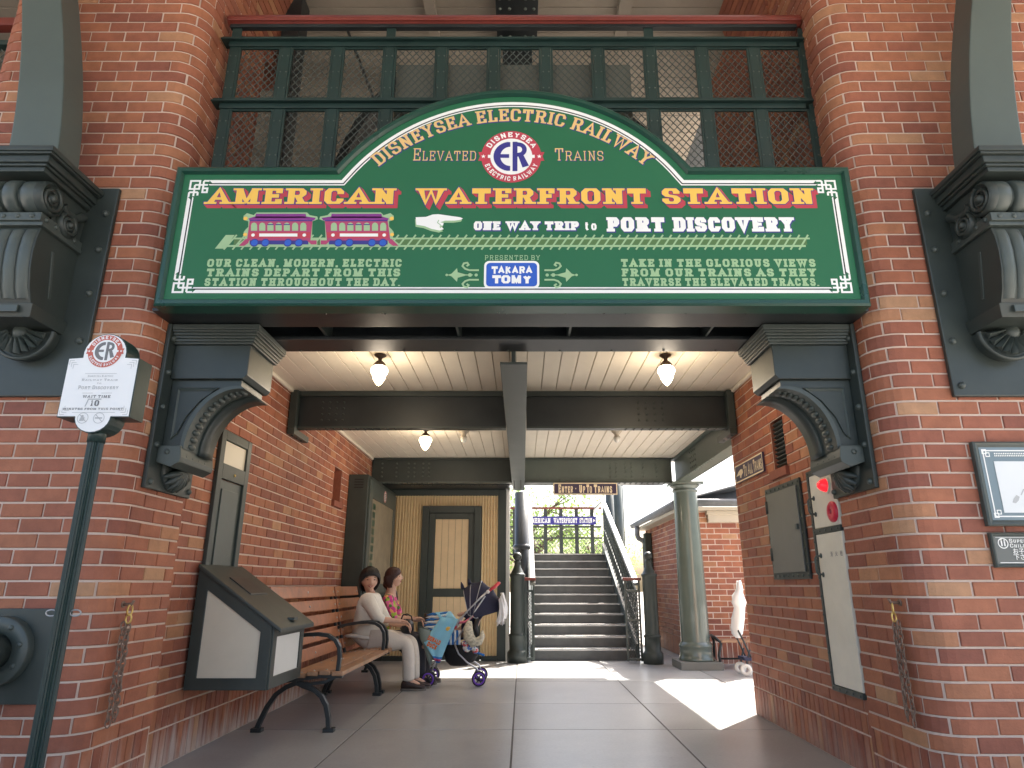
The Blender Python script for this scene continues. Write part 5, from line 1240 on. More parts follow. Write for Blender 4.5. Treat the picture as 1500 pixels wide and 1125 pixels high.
# wait time sign on its pole
ws = thing('wait_time_sign', 'white wait time sign box with a round red emblem on a fluted green pole', 'sign', (-1.99, 3.05, 0)); YWS = 3.0
WP = Plane3((0, YWS, 0), (1, 0, 0), (0, 0, 1), (0, -1, 0)); cxw = -1.995
wl_, wr_, wb_, wt_ = cxw-.175, cxw+.165, 1.85, 2.14
cxw = (wl_+wr_)/2
sil = [(wl_, wb_), (cxw-.085, wb_)]+[(cxw+.085*math.cos(R(a)), wb_+.075*math.sin(R(a))) for a in range(190, 351, 16)]+[(cxw+.085, wb_), (wr_, wb_), (wr_, wt_)]+[(cxw+.105*math.cos(R(a)), wt_+.02+.105*math.sin(R(a))) for a in range(-8, 189, 14)]+[(wl_, wt_)]
mb = MB(); mb.prism(sil, lambda a, b, d: (a, d, b), YWS, YWS+.11); mb.build('sign_case', M['wsframe'] if 'wsframe' in M else M['frame2'] if 'frame2' in M else M['iron_green'], ws, bevel=.004)
M['ws_white'] = mat('white enamel face', (.84, .84, .82), .3)
mb = MB(); flat(mb, WP, inset(sil, .004), .002); mb.build('sign_face', M['ws_white'], ws, fix=False)
emblem(ws, WP, cxw, wt_+.035, .082, 'p_rust', 'p_grey', 'ws_white', L0=.0035)
for s_, a, b, z, h_, m_, T_ in (('Disneysea Electric', -.06, .06, 2.045, .010, 'p_lgrey', .2), ('Railway Train', -.085, .085, 2.026, .011, 'p_lgrey', .2), ('to', -.01, .01, 2.010, .009, 'p_lgrey', .2), ('Port Discovery', -.095, .095, 1.985, .018, 'p_lgrey', .2), ('WAIT TIME', -.065, .065, 1.942, .014, 'p_grey', .2),
                            ('10', -.022, .018, 1.903, .028, 'p_grey', .26), ('MINUTES FROM THIS POINT', -.145, .135, 1.884, .010, 'p_grey', .2)):
    text('face_lettering', s_, ws, m_, WP, cxw+a, cxw+b, z, h_, T=T_, t=.14, serif=.2, gap=.22, small=.8, layer=.0035)
mb = MB(); line(mb, WP, [(cxw-.045, 1.90), (cxw-.035, 1.936), (cxw+.025, 1.936)], .005, .0036)
for a, b, z in ((-.075, .075, 2.063), (-.07, -.02, 1.966), (.02, .07, 1.966), (-.1, .1, 1.872)): line(mb, WP, [(cxw+a, z), (cxw+b, z)], .0018, .0036)
for dx_ in (-.045, .03):
    flat_ring(mb, WP, circ(cxw+dx_, 1.845, .026, 28), circ(cxw+dx_, 1.845, .0235, 28), .0036); line(mb, WP, [(cxw+dx_-.017, 1.862), (cxw+dx_+.017, 1.828)], .003, .0040)
flat(mb, WP, [(cxw+.012, 1.842), (cxw+.046, 1.842), (cxw+.046, 1.848), (cxw+.012, 1.848)], .0042); flat(mb, WP, circ(cxw-.048, 1.853, .007, 10), .0042); flat(mb, WP, [(cxw-.06, 1.83), (cxw-.038, 1.832), (cxw-.036, 1.848), (cxw-.055, 1.848)], .0043)
for sx_, sz_ in ((-1, 1), (1, 1), (-1, -1), (1, -1)):
    for k in range(3):
        c0 = (wr_-.012-.010*k if sx_ > 0 else wl_+.012+.010*k, wt_-.012-.010*k if sz_ > 0 else wb_+.012+.010*k)
        line(mb, WP, [(c0[0], c0[1]-sz_*.022), c0, (c0[0]-sx_*.022, c0[1])], .002, .0037)
mb.build('face_ornament', M['p_lgrey'], ws, fix=False)
mb = MB(); n = 16; yp = YWS+.055; vs = []
for z in (0.02, 1.80):
    for k in range(2*n): a = 2*PI*k/(2*n); rr = .034 if k % 2 else .028; vs.append((cxw+rr*math.cos(a), yp+rr*math.sin(a), z))
mb.add(vs, [(k, (k+1) % (2*n), 2*n+(k+1) % (2*n), 2*n+k) for k in range(2*n)], False); mb.build('pole', M['pole'] if 'pole' in M else M['iron_green2'] if 'iron_green2' in M else M['iron_green'], ws)
mb = MB(); mb.cyl((cxw, yp, 1.74), (cxw, yp, 1.82), .038, 20); mb.lathe([(.038, 0), (.16, .0), (.16, .012), (.05, .03), (.036, .06)], cxw, yp, 0, 24); mb.build('pole_fitting', M['iron_green'], ws)
for s_ in (-1, 1):
    mb = MB(); c = Vector((cxw+s_*.052, yp, 0.985)); mb.tube([c+Vector((.024*math.cos(a), 0, .013*math.sin(a))) for a in [2*PI*k/14 for k in range(15)]], .0035, 6, cap=False); mb.build('belt_ring', M['steel'], ws, fix=False)

# chains hung on the piers
def chain(x, y, z, nrm, label):
    r = thing('hanging_chain', label, 'chain', (x, y, z)); N = Vector((nrm, 0, 0))
    mb = MB(); mb.tube([(x, y, z), (x+nrm*.05, y, z), (x+nrm*.06, y, z+.02)], .008, 8); mb.cyl((x-nrm*.002, y, z), (x+nrm*.006, y, z), .018, 12); mb.build('wall_hook', M['rust'], r)
    def link(c, lw, lh, ph, rr=.0032, n=14, tilt=0):
        m_ = MB(); pts = []
        for k in range(n+1):
            a = 2*PI*k/n; u, v = lw*math.cos(a), lh*math.sin(a); pts.append((c[0]+u*math.cos(ph), c[1]+u*math.sin(ph), c[2]+v))
        m_.tube(pts, rr, 5, cap=False); return m_
    link((x+nrm*.045, y, z-.03), .016, .028, 1.2, .005).build('brass_clip', M['brass'], r, fix=False)
    link((x+nrm*.045, y, z-.075), .014, .024, .3, .005).build('brass_clip', M['brass'], r, fix=False)
    for strand, (dy, dx_, n, zo) in enumerate(((-.014, 0, 17, 0), (.012, .012, 16, .01), (0, .022, 15, .015))):
        for k in range(n):
            zz = z-.11-zo-k*.030; m_ = link((x+nrm*(.035+dx_*.8)+random.uniform(-.003, .003), y+dy*1.2*(1+k*.02)+random.uniform(-.004, .004), zz), .012, .022, (PI/2 if k % 2 else .25)+random.uniform(-.3, .3), .0038, 10)
            m_.build('chain_link', M['rust'], r, fix=False)
chain(XL, 3.845, 1.0, 1, 'doubled rusty chain hanging from a hook on the left pier, below the corbel')
chain(XR, 3.805, 1.01, -1, 'doubled rusty chain hanging from a hook on the right pier, right of the white cabinet')

# plate with a pipe elbow at lower left
pe = thing('pipe_outlet', 'dark pipe elbow on a round flange and square wall plate at the lower left', 'pipe fitting', (-2.65, YF, .7))
mb = MB(); mb.box(-3.05, -2.40, YF-.022, YF-.002, .53, .985); mb.build('wall_plate', M['iron'], pe, bevel=.005)
mb = MB(); mb.disc_lathe([(.001, .045), (.09, .045), (.092, .05), (.165, .05), (.17, .044), (.17, 0)], (-2.66, YF-.022, .78), (0, -1, 0), 36); mb.build('flange', M['iron_hi'], pe)
rivets(pe, [(-2.66+.132*math.cos(R(a)), YF-.072, .78+.132*math.sin(R(a))) for a in range(15, 375, 45)], (0, -1, 0), .014, name='flange_bolts', m='iron_hi')
mb = MB(); mb.tube([(-2.66, YF-.06, .78), (-2.66, YF-.14, .78), (-2.665, YF-.20, .765), (-2.67, YF-.245, .72), (-2.675, YF-.255, .65), (-2.675, YF-.255, .45)], [.088, .088, .088, .086, .084, .084], 20); mb.build('elbow', M['iron'], pe)

# framed poster and notice on the right pier
def framed(name, label, x0, x1, z0, z1, fw, y, cat, inner='p_lgrey'):
    r = thing(name, label, cat, ((x0+x1)/2, YF, z0)); o = [(x0, z0), (x1, z0), (x1, z1), (x0, z1)]
    n_ = 4; rings = [(o, YF-.001), (o, y), (inset(o, fw*.25), y-.008), (inset(o, fw*.55), y-.004), (inset(o, fw*.8), y+.004), (inset(o, fw), y+.006)]
    mb = MB(); vs = [(a, yy, b) for q, yy in rings for a, b in q]; mb.add(vs, [(k*n_+i, k*n_+(i+1) % n_, (k+1)*n_+(i+1) % n_, (k+1)*n_+i) for k in range(len(rings)-1) for i in range(n_)], False); mb.build('frame', M['iron_hi'], r)
    mb = MB(); q = inset(o, fw*.9); mb.box(q[0][0], q[1][0], y+.004, YF-.003, q[0][1], q[2][1]); mb.build('panel', M[inner], r); return r, Plane3((0, y+.004, 0), (1, 0, 0), (0, 0, 1), (0, -1, 0))
M['poster_grey'] = mat('poster slate blue', (.17, .23, .26), .35, coat=.3)
M['notice'] = mat('notice grey', (.13, .14, .13), .4, coat=.3)
M['paper'] = mat('poster paper', (.72, .74, .74), .35, coat=.3)
po, PP = framed('framed_poster', 'large framed slate blue poster with a white map on the right pier', 2.50, 3.35, 1.405, 1.865, .035, YF-.03, 'poster', 'poster_grey')
mb = MB(); o_ = [(2.535, 1.44), (3.315, 1.44), (3.315, 1.83), (2.535, 1.83)]; flat_ring(mb, PP, inset(o_, .012), inset(o_, .019), .002); 
for cx_, cz_, sx, sz in ((2.545, 1.45, 1, 1), (2.545, 1.82, 1, -1)):
    for sq in ((0, .022), (.018, .038)): 
        a, b = sq; line(mb, PP, [(cx_+sx*a, cz_+sz*a), (cx_+sx*b, cz_+sz*a), (cx_+sx*b, cz_+sz*b), (cx_+sx*a, cz_+sz*b), (cx_+sx*a, cz_+sz*a)], .005, .0025+a*.01)
mb.build('poster_border', M['p_white'], po, fix=False)
mb = MB(); flat(mb, PP, [(2.60, 1.475), (3.25, 1.475), (3.25, 1.755), (2.60, 1.755)], .0025); mb.build('poster_map', M['paper'], po, fix=False)
mb = MB(); 
for k in range(60):
    for j in range(2): flat(mb, PP, [(2.61+k*.01, 1.782+j*.012), (2.616+k*.01, 1.782+j*.012), (2.616+k*.01, 1.790+j*.012), (2.61+k*.01, 1.790+j*.012)], .0026)
mb.build('poster_lettering', M['p_white'], po, fix=False)
mb = MB(); flat(mb, PP, [(2.655, 1.53), (2.672, 1.525), (2.69, 1.54), (2.70, 1.56), (2.685, 1.57), (2.665, 1.55)], .0035); line(mb, PP, [(2.71, 1.57), (2.73, 1.60), (2.76, 1.585), (2.83, 1.61)], .006, .0036); flat(mb, PP, circ(2.95, 1.58, .05, 16), .0035); mb.build('poster_drawing', M['p_lgrey'], po, fix=False)
no, NPl = framed('notice_plate', 'small grey notice with a round mark about supervising children, below the poster', 2.502, 3.1, 1.19, 1.37, .02, YF-.022, 'notice', 'notice')
mb = MB(); flat_ring(mb, NPl, circ(2.565, 1.315, .028, 28), circ(2.565, 1.315, .023, 28), .002); line(mb, NPl, [(2.557, 1.33), (2.557, 1.30)], .007, .002); line(mb, NPl, [(2.573, 1.326), (2.573, 1.30)], .007, .002); flat(mb, NPl, circ(2.557, 1.335, .004, 8), .0024); flat(mb, NPl, circ(2.573, 1.331, .004, 8), .0024)
line(mb, NPl, [(2.53, 1.215), (3.07, 1.215)], .004, .002); line(mb, NPl, [(2.53, 1.345), (3.07, 1.345)], .002, .002)
mb.build('notice_mark', M['p_white'], no, fix=False)
text('notice_lettering', 'Supervise', no, 'p_white', NPl, 2.60, 2.76, 1.318, .020, T=.2, t=.14, serif=.2, gap=.2, small=.8)
text('notice_lettering', 'Children', no, 'p_white', NPl, 2.60, 2.74, 1.293, .020, T=.2, t=.14, serif=.2, gap=.2, small=.8)
def kanji(s, root, m, size, loc, rot, name='japanese_lettering'):
    c = bpy.data.curves.new(name, 'FONT'); c.body = s; c.size = size; c.resolution_u = 2; c.offset = size*.012
    o = bpy.data.objects.new(name, c); COL.objects.link(o); o.location = loc; o.rotation_euler = rot
    bpy.context.view_layer.update(); me = bpy.data.meshes.new_from_object(o.evaluated_get(bpy.context.evaluated_depsgraph_get()))
    o2 = bpy.data.objects.new(name, me); me.materials.clear(); me.materials.append(M[m]); COL.objects.link(o2); o2.matrix_world = o.matrix_world.copy(); mw = o2.matrix_world.copy()
    bpy.data.objects.remove(o); me.transform(mw); o2.matrix_world = Matrix.Identity(4); link_child(o2, root); return o2
kanji('お子様から', no, 'p_white', .032, (2.605, YF-.022, 1.262), (PI/2, 0, 0)); kanji('下さい', no, 'p_white', .032, (2.605, YF-.022, 1.232), (PI/2, 0, 0))

# ---------------------------------------------------------------- right passage wall: steel hatch and hose cabinet
ht = thing('steel_hatch', 'grey riveted steel hatch on the right wall, left of the white cabinet', 'hatch', (XWR, 5.3, 1.14)); XH = XWR-.02
mb = MB(); mb.box(XH, XWR-.002, 4.95, 5.67, 1.145, 1.875); mb.build('hatch_frame', M['iron'], ht, bevel=.004)
mb = MB(); mb.box(XH-.012, XH-.001, 5.0, 5.62, 1.195, 1.825); mb.build('hatch_door', M['plinth'], ht, bevel=.004)
rivets(ht, [(XH, 4.975+.094*i, z) for i in range(8) for z in (1.17, 1.85)]+[(XH, y, 1.25+.11*i) for i in range(6) for y in (4.975, 5.645)], (-1, 0, 0), .011, name='frame_rivets', m='iron_hi')
for z in (1.34, 1.72):
    mb = MB(); mb.cyl((XH-.015, 5.615, z-.05), (XH-.015, 5.615, z+.05), .012, 10); mb.build('hinge', M['iron'], ht)
mb = MB(); mb.box(XH-.03, XH-.0125, 5.01, 5.05, 1.50, 1.54); mb.build('latch', M['iron_hi'], ht, bevel=.003)
hc = thing('hose_cabinet', 'tall white fire hose cabinet with red lamp and alarm button on the right wall', 'cabinet', (XWR, 4.54, .45)); XC = XWR-.038
ya, yb = 4.358, 4.775
def cab(y0, y1, z0, z1, m, name, x0=XC, x1=XWR-.001, bev=.003, root=hc): 
    mb = MB(); mb.box(x0, x1, y0, y1, z0, z1); return mb.build(name, M[m], root, bevel=bev)
cab(ya, yb, .44, .475, 'iron', 'frame_bar'); cab(ya, yb, 1.845, 1.88, 'iron', 'frame_bar'); cab(ya, yb, 1.44, 1.475, 'iron', 'frame_bar'); cab(4.745, yb, .4755, 1.4395, 'iron', 'frame_bar'); cab(4.745, yb, 1.4755, 1.8445, 'iron', 'frame_bar')
d1 = cab(ya, 4.742, .478, 1.437, 'hyd', 'lower_door', XC+.006); d2 = cab(ya, 4.742, 1.478, 1.842, 'hyd', 'upper_door', XC+.006)
rivets(hc, [(XC, ya+.03+.09*i, z) for i in range(5) for z in (.4575, 1.457, 1.862)]+[(XC, 4.76, .55+.12*i) for i in range(11)], (-1, 0, 0), .009, name='frame_rivets', m='iron_hi')
for par, z0_, z1_ in ((d2, 1.575, 1.685), (d1, 1.17, 1.295)):
    mb = MB(); x = XC; mb.tube([(x+.006, 4.70, z0_), (x-.03, 4.70, z0_+.005), (x-.038, 4.70, z0_+.02), (x-.038, 4.70, z1_-.02), (x-.03, 4.70, z1_-.005), (x+.006, 4.70, z1_)], .007, 8)
    mb.dome((x+.006, 4.70, z0_), (-1, 0, 0), .018, .008); mb.dome((x+.006, 4.70, z1_), (-1, 0, 0), .018, .008); h_ = mb.build('handle', M['iron_hi'], hc, fix=False)
mb = MB(); mb.disc_lathe([(.001, .065), (.02, .062), (.038, .04), (.045, .012)], (XC+.006, 4.47, 1.745), (-1, 0, 0), 20); mb.build('alarm_lamp', M['red_lamp'], hc)
mb = MB(); mb.disc_lathe([(.055, 0), (.055, .012), (.046, .014)], (XC+.006, 4.47, 1.745), (-1, 0, 0), 20); mb.build('lamp_ring', M['hyd'], hc)
mb = MB(); mb.disc_lathe([(.068, 0), (.068, .012), (.06, .018), (.02, .022), (.019, .010), (.001, .010)], (XC+.006, 4.43, 1.565), (-1, 0, 0), 24); mb.build('alarm_button', M['red_paint'], hc)
mb = MB(); mb.dome((XC-.004, 4.43, 1.565), (-1, 0, 0), .016, .006); mb.build('button_centre', M['black'], hc)
for ch, y in (('消', 4.535), ('火', 4.465), ('栓', 4.395)): kanji(ch, hc, 'p_grey', .036, (XC+.0045, y+.018, 1.285), (PI/2, 0, -PI/2))

# ---------------------------------------------------------------- left wall: tall panel, display box, lit cabinet
tp = thing('tall_wall_panel', 'tall dark green panelled board with a small cream window on the left wall', 'panel', (XWL, 5.14, 1.2)); XP = XWL+.03
mb = MB(); ya, yb = 4.88, 5.44
mb.box(XWL+.001, XP, ya, ya+.075, .96, 2.235); mb.box(XWL+.001, XP, yb-.075, yb, .96, 2.235); mb.box(XWL+.001, XP-.0005, ya+.0755, yb-.0755, 2.165, 2.235); mb.box(XWL+.001, XP-.0005, ya+.0755, yb-.0755, 1.87, 1.985); mb.build('panel_frame', M['iron'], tp, bevel=.004)
mb = MB(); mb.box(XWL+.001, XWL+.014, ya+.0755, yb-.0755, 1.99, 2.16); mb.build('window_pane', M['pane'], tp)
mb = MB(); mb.box(XWL+.001, XWL+.010, ya+.0755, yb-.0755, .96, 1.865); mb.build('recessed_panel', M['iron_hi'], tp)
mb = MB(); mb.box(XWL+.0105, XWL+.02, ya+.13, yb-.13, 1.0, 1.80); mb.build('raised_field', M['iron_hi'], tp, bevel=.01)
mb = MB(); mb.dome((XP, 5.17, 1.92), (1, 0, 0), .012, .01); mb.build('latch_knob', M['brass'], tp)
# display box with sloping top, set square to the wall
db = thing('display_box', 'dark green box with a sloping lid and cream side panels against the left wall', 'display case', (-1.9, 5.1, .42))
Y0, Y1 = 4.83, 5.50; x0, x1 = XWL+.02, -1.71; zb, zt0, zt1 = .43, 1.215, .835
side = [(x0, zb), (x1, zb), (x1, zt1), (x0, zt0)]
f_ = lambda a, b, d: (a, d, b)
# the corner of the box is cut: front face turns towards the passage end
def face_frame(pts3, fw, th, nrm, name, pm):
    # pts3: a planar outline in 3-D, builds a mitred frame and a recessed panel
    P_ = [Vector(p) for p in pts3]; n_ = len(P_); N = Vector(nrm).normalized()
    c = sum(P_, Vector())/n_; inn = []
    for i in range(n_):
        a, b, d = P_[i-1], P_[i], P_[(i+1) % n_]; e1 = (b-a).normalized(); e2 = (d-b).normalized(); n1 = N.cross(e1); n2 = N.cross(e2)
        if n1.dot(c-b) < 0: n1, n2 = -n1, -n2
        m_ = n1+n2; m_ = m_/m_.dot(n1); inn.append(b+m_*fw)
    mb = MB(); A = [p+N*th for p in P_]; B = [p+N*th for p in inn]; C = [p-N*.001 for p in inn]
    mb.add(P_+A+B+C, [(k*n_+i, k*n_+(i+1) % n_, (k+1)*n_+(i+1) % n_, (k+1)*n_+i) for k in range(3) for i in range(n_)], False); mb.build(name+'_frame', M['iron'], db, bevel=.003)
    mb = MB(); mb.add([p+N*.002 for p in inn], [tuple(range(n_))], False); mb.build(name+'_panel', M[pm], db, fix=False)
mb = MB()
ch = (-1.40, 5.32)         # far front corner
foot = [(x0, Y0), (x1, Y0), (x1, Y1), (x0, Y1)]; NF = 4
def zl(x): return zt0+(zt1-zt0)*(x-x0)/(x1-x0)
vb = [(a, b, zb) for a, b in foot]; vt = [(a, b, zl(a)) for a, b in foot]
mb.add(vb+vt, [(3, 2, 1, 0), (4, 5, 6, 7)]+[(i, (i+1) % 4, 4+(i+1) % 4, 4+i) for i in range(4)], False); mb.build('case', M['iron'], db, bevel=.004)
face_frame([(x0, Y0, zb), (x1, Y0, zb), (x1, Y0, zl(x1)), (x0, Y0, zl(x0))], .075, .014, (0, -1, 0), 'side', 'pane')
face_frame([(x1, Y0, zb), (x1, Y1, zb), (x1, Y1, zl(x1)), (x1, Y0, zl(x1))], .075, .012, (1, 0, 0), 'front', 'pane_w')
mb = MB(); lid = [(x0, Y0-.035), (x1+.07, Y0-.035), (x1+.07, Y1+.05), (x0, Y1+.05)]
vb = [(a, b, zl(a)+.002) for a, b in lid]; vt = [(a, b, zl(a)+.032) for a, b in lid]
mb.add(vb+vt, [(3, 2, 1, 0), (4, 5, 6, 7)]+[(i, (i+1) % 4, 4+(i+1) % 4, 4+i) for i in range(4)], False); lid_ = mb.build('lid', M['iron'], db, bevel=.008)
mb = MB(); q = [(-2.12, 5.0), (-1.95, 5.0), (-1.95, 5.32), (-2.12, 5.32)]; vs = [(a, b, zl(a)+.033) for a, b in q]+[(a, b, zl(a)+.042) for a, b in q]; mb.add(vs, [(4, 5, 6, 7)]+[(i, (i+1) % 4, 4+(i+1) % 4, 4+i) for i in range(4)], False); mb.build('hatch', M['iron_black'], lid_, bevel=.003)
mb = MB(); mb.bar((-1.69, Y0+.30, zl(-1.69)+.045), (-1.69, Y0+.38, zl(-1.69)+.045), .05, .02); mb.build('lock_plate', M['iron_hi'], lid_, bevel=.003)

M['map'] = mat('faded map print', (.23, .19, .13), .4, var=.3, vscale=6)
lc = thing('map_cabinet', 'tall dark grey map cabinet on the left wall behind the seated people', 'cabinet', (XWL, 9.6, .95)); ya, yb = 8.70, 10.65
mb = MB(); mb.box(XWL+.001, -2.02, ya, yb, .95, 2.50); mb.build('cabinet_body', M['iron'], lc, bevel=.008)
mb = MB(); mb.box(-2.019, -1.995, ya+.05, ya+.22, 1.0, 2.44); mb.box(-2.019, -1.995, yb-.22, yb-.05, 1.0, 2.44); mb.box(-2.019, -1.995, ya+.221, yb-.221, 2.22, 2.44); mb.box(-2.019, -1.995, ya+.221, yb-.221, 1.0, 1.12); mb.build('front_frame', M['iron_hi'], lc, bevel=.006)
mb = MB(); mb.box(-2.018, -2.008, ya+.221, yb-.221, 1.121, 2.219); mb.build('map_panel', M['map'], lc)
LP_ = Plane3((-1.994, 0, 0), (0, 1, 0), (0, 0, 1), (1, 0, 0))
emblem(lc, LP_, 9.7, 2.33, .085, 'p_rust', 'p_grey', 'ws_white', L0=.002)
mb = MB(); 
for k in range(9): flat(mb, Plane3((-2.0075, 0, 0), (0, 1, 0), (0, 0, 1), (1, 0, 0)), [(9.0+.0, 1.2+.11*k), (9.18, 1.2+.11*k), (9.18, 1.28+.11*k), (9.0, 1.28+.11*k)], .001)
mb.build('map_legend', M['frame'], lc, fix=False)
for k in range(4):
    mb = MB(); mb.box(-2.20, -2.08, ya-.004, ya-.001, 2.32+.035*k, 2.335+.035*k); mb.build('vent_slot', M['black'], lc)

# ---------------------------------------------------------------- benches
def bench(y0, y1, label, z=.43):
    r = thing('park_bench', label, 'bench', (-1.8, (y0+y1)/2, 0)); L = y1-y0
    seat = [(-1.475, .425), (-1.575, .432), (-1.675, .425), (-1.775, .41), (-1.875, .392)]
    for i, (x, zz) in enumerate(seat):
        mb = MB(); w_ = .088; mb.box(x-w_/2, x+w_/2, y0, y1, zz-.016, zz+.018); mb.build('seat_slat', M['wood2'], r, bevel=.007)
    back = [(-1.955, .50), (-1.985, .635), (-2.015, .77), (-2.045, .905), (-2.075, 1.035)]
    for x, zz in back:
        mb = MB(); mb.bar((x, y0, zz), (x, y1, zz), .030, .105, (-.22, 0, 1)); mb.build('back_slat', M['wood'], r, bevel=.007)
    rivets(r, [(x+.018, y, zz+.0) for x, zz in back for y in (y0+.06, y1-.06, (y0+y1)/2)], (1, 0, .2), .011, name='back_bolts', m='steel')
    rivets(r, [(x, y, zz+.018) for x, zz in seat for y in (y0+.06, y1-.06, (y0+y1)/2)], (0, 0, 1), .009, name='seat_bolts', m='steel')
    for y in (y0+.05, y1-.05):
        fr_ = MB()
        def tb(pts, w_=.045, t=.022):
            P_ = [Vector((a, y, b)) for a, b in pts]; n_ = len(P_); vs = []
            for i, p in enumerate(P_):
                d = (P_[min(i+1, n_-1)]-P_[max(i-1, 0)]).normalized(); nn = Vector((-d.z, 0, d.x))*t/2
                vs += [p-nn+Vector((0, -w_/2, 0)), p+nn+Vector((0, -w_/2, 0)), p+nn+Vector((0, w_/2, 0)), p-nn+Vector((0, w_/2, 0))]
            fs = [(3, 2, 1, 0), tuple(4*(n_-1)+k for k in range(4))]+[(4*i+k, 4*i+(k+1) % 4, 4*i+4+(k+1) % 4, 4*i+4+k) for i in range(n_-1) for k in range(4)]
            fr_.add(vs, fs, False)
        # front leg: sweeps from under the seat forward and down to the foot
        tb([(-1.80, .355), (-1.74, .33), (-1.66, .305), (-1.60, .26), (-1.555, .19), (-1.53, .10), (-1.52, .02)], .045, .035)
        tb([(-1.80, .355), (-1.88, .325), (-1.96, .27), (-2.02, .18), (-2.06, .09), (-2.085, .02)], .045, .035)
        tb([(-1.44, .405), (-1.60, .405), (-1.74, .388), (-1.90, .368), (-1.93, .38)], .045, .03)
        tb([(-1.80, .36), (-1.70, .345), (-1.58, .36), (-1.50, .395)], .04, .025)
        tb([(-1.90, .37), (-1.93, .42), (-1.965, .52), (-2.10, 1.08)], .045, .025)
        fr_.box(-1.56, -1.475, y-.035, y+.035, 0, .03); fr_.box(-2.125, -2.04, y-.035, y+.035, 0, .03)
        fr_.build('end_frame', M['iron_black'], r, bevel=.004)
        ar = MB(); keep = fr_; fr_ = ar
        tb([(-1.99, .66), (-1.94, .685), (-1.86, .70), (-1.76, .715), (-1.66, .72), (-1.58, .71), (-1.52, .675), (-1.485, .62), (-1.475, .54), (-1.48, .46), (-1.485, .42)], .05, .03)
        fr_.build('armrest', M['iron_black'], r, bevel=.004); fr_ = keep
    return r
bench(5.72, 7.62, 'slatted wooden bench with iron arms, empty, next to the display box')
bench(7.68, 9.55, 'slatted wooden bench with iron arms on which the two people sit')
# ---------------------------------------------------------------- people
def skin_obj(name, chains, m, parent, levels=2, root=0, extra=None):
    # chains: list of lists of (x, y, z, r); first points equal to an existing point are joined to it
    vs, es, rs = [], [], []
    def idx(p):
        for i, q in enumerate(vs):
            if (Vector(q)-Vector(p[:3])).length < 1e-5: return i
        vs.append(tuple(p[:3])); rs.append(p[3] if isinstance(p[3], tuple) else (p[3], p[3])); return len(vs)-1
    for c in chains:
        ids = [idx(p) for p in c]; es += [(a, b) for a, b in zip(ids, ids[1:]) if a != b]
    me = bpy.data.meshes.new(name); me.from_pydata(vs, es, []); o = bpy.data.objects.new(name, me); COL.objects.link(o)
    sk = o.modifiers.new('skin', 'SKIN'); sk.use_smooth_shade = True
    for i, d in enumerate(me.skin_vertices[0].data): d.radius = rs[i]; d.use_root = (i == root)
    sb_ = o.modifiers.new('sub', 'SUBSURF'); sb_.levels = levels; sb_.render_levels = levels
    bpy.context.view_layer.update()
    me2 = bpy.data.meshes.new_from_object(o.evaluated_get(bpy.context.evaluated_depsgraph_get())); bpy.data.objects.remove(o)
    me2.name = name; me2.materials.clear(); me2.materials.append(M[m]); me2.polygons.foreach_set('use_smooth', [True]*len(me2.polygons))
    o2 = bpy.data.objects.new(name, me2); COL.objects.link(o2)
    if parent: link_child(o2, parent)
    return o2
def head_mesh(c, yaw, tilt=0, s=1.0, width=.074):
    # a shaped head: skull, cheeks, chin, brow, nose, mouth, ears; face looks along local +x before the yaw
    mb = MB(); nr, ns = 22, 28; vs = []
    for i in range(nr+1):
        t = i/nr; z = .118-.236*t
        for k in range(ns):
            a = 2*PI*k/ns; cx_ = math.cos(a); sy = math.sin(a)
            prof = math.sqrt(max(0, 1-((z)/.118)**2))**.85
            fx, fy = .094*prof, width*prof
            if z < -.01:
                q = (-z-.01)/.108; fy *= 1-.42*q**1.6+(.10 if q < .5 else 0)*math.sin(q*2*PI)
                fx *= (1-.10*q) if cx_ > 0 else (1-.55*q)
                if cx_ > 0: fx += .012*q
            x, y = fx*cx_, fy*sy
            face = max(0, cx_)**2
            ny = abs(y)
            if face > .1:
                g = lambda a0, b0, sz, sy_: math.exp(-((z-a0)/sz)**2-((ny-b0)/sy_)**2)
                x += face*(.026*g(-.028, 0, .014, .010)+.014*g(-.006, 0, .022, .008)+.006*g(.018, .026, .010, .028)-.010*g(.002, .030, .011, .014)
                           +.009*g(-.062, 0, .008, .022)-.005*g(-.051, 0, .005, .016)+.007*g(-.030, .042, .020, .018)+.008*g(-.092, 0, .014, .020))
            vs.append((x*s, y*s, z*s))
    mb.add(vs, [(i*ns+k, (i+1)*ns+k, (i+1)*ns+(k+1) % ns, i*ns+(k+1) % ns) for i in range(nr) for k in range(ns)], True)
    rot = Matrix.Rotation(yaw, 4, 'Z') @ Matrix.Rotation(tilt, 4, 'Y')
    for s_ in (-1, 1):
        e = MB(); k0 = len(mb.v)
        mb.sphere((-.005*s, s_*(width-.002)*s, -.012*s), .026*s, 10, (.6, .35, 1))
    T_ = Matrix.Translation(c) @ rot
    mb.v = [tuple(T_ @ Vector(p)) for p in mb.v]
    return mb, T_
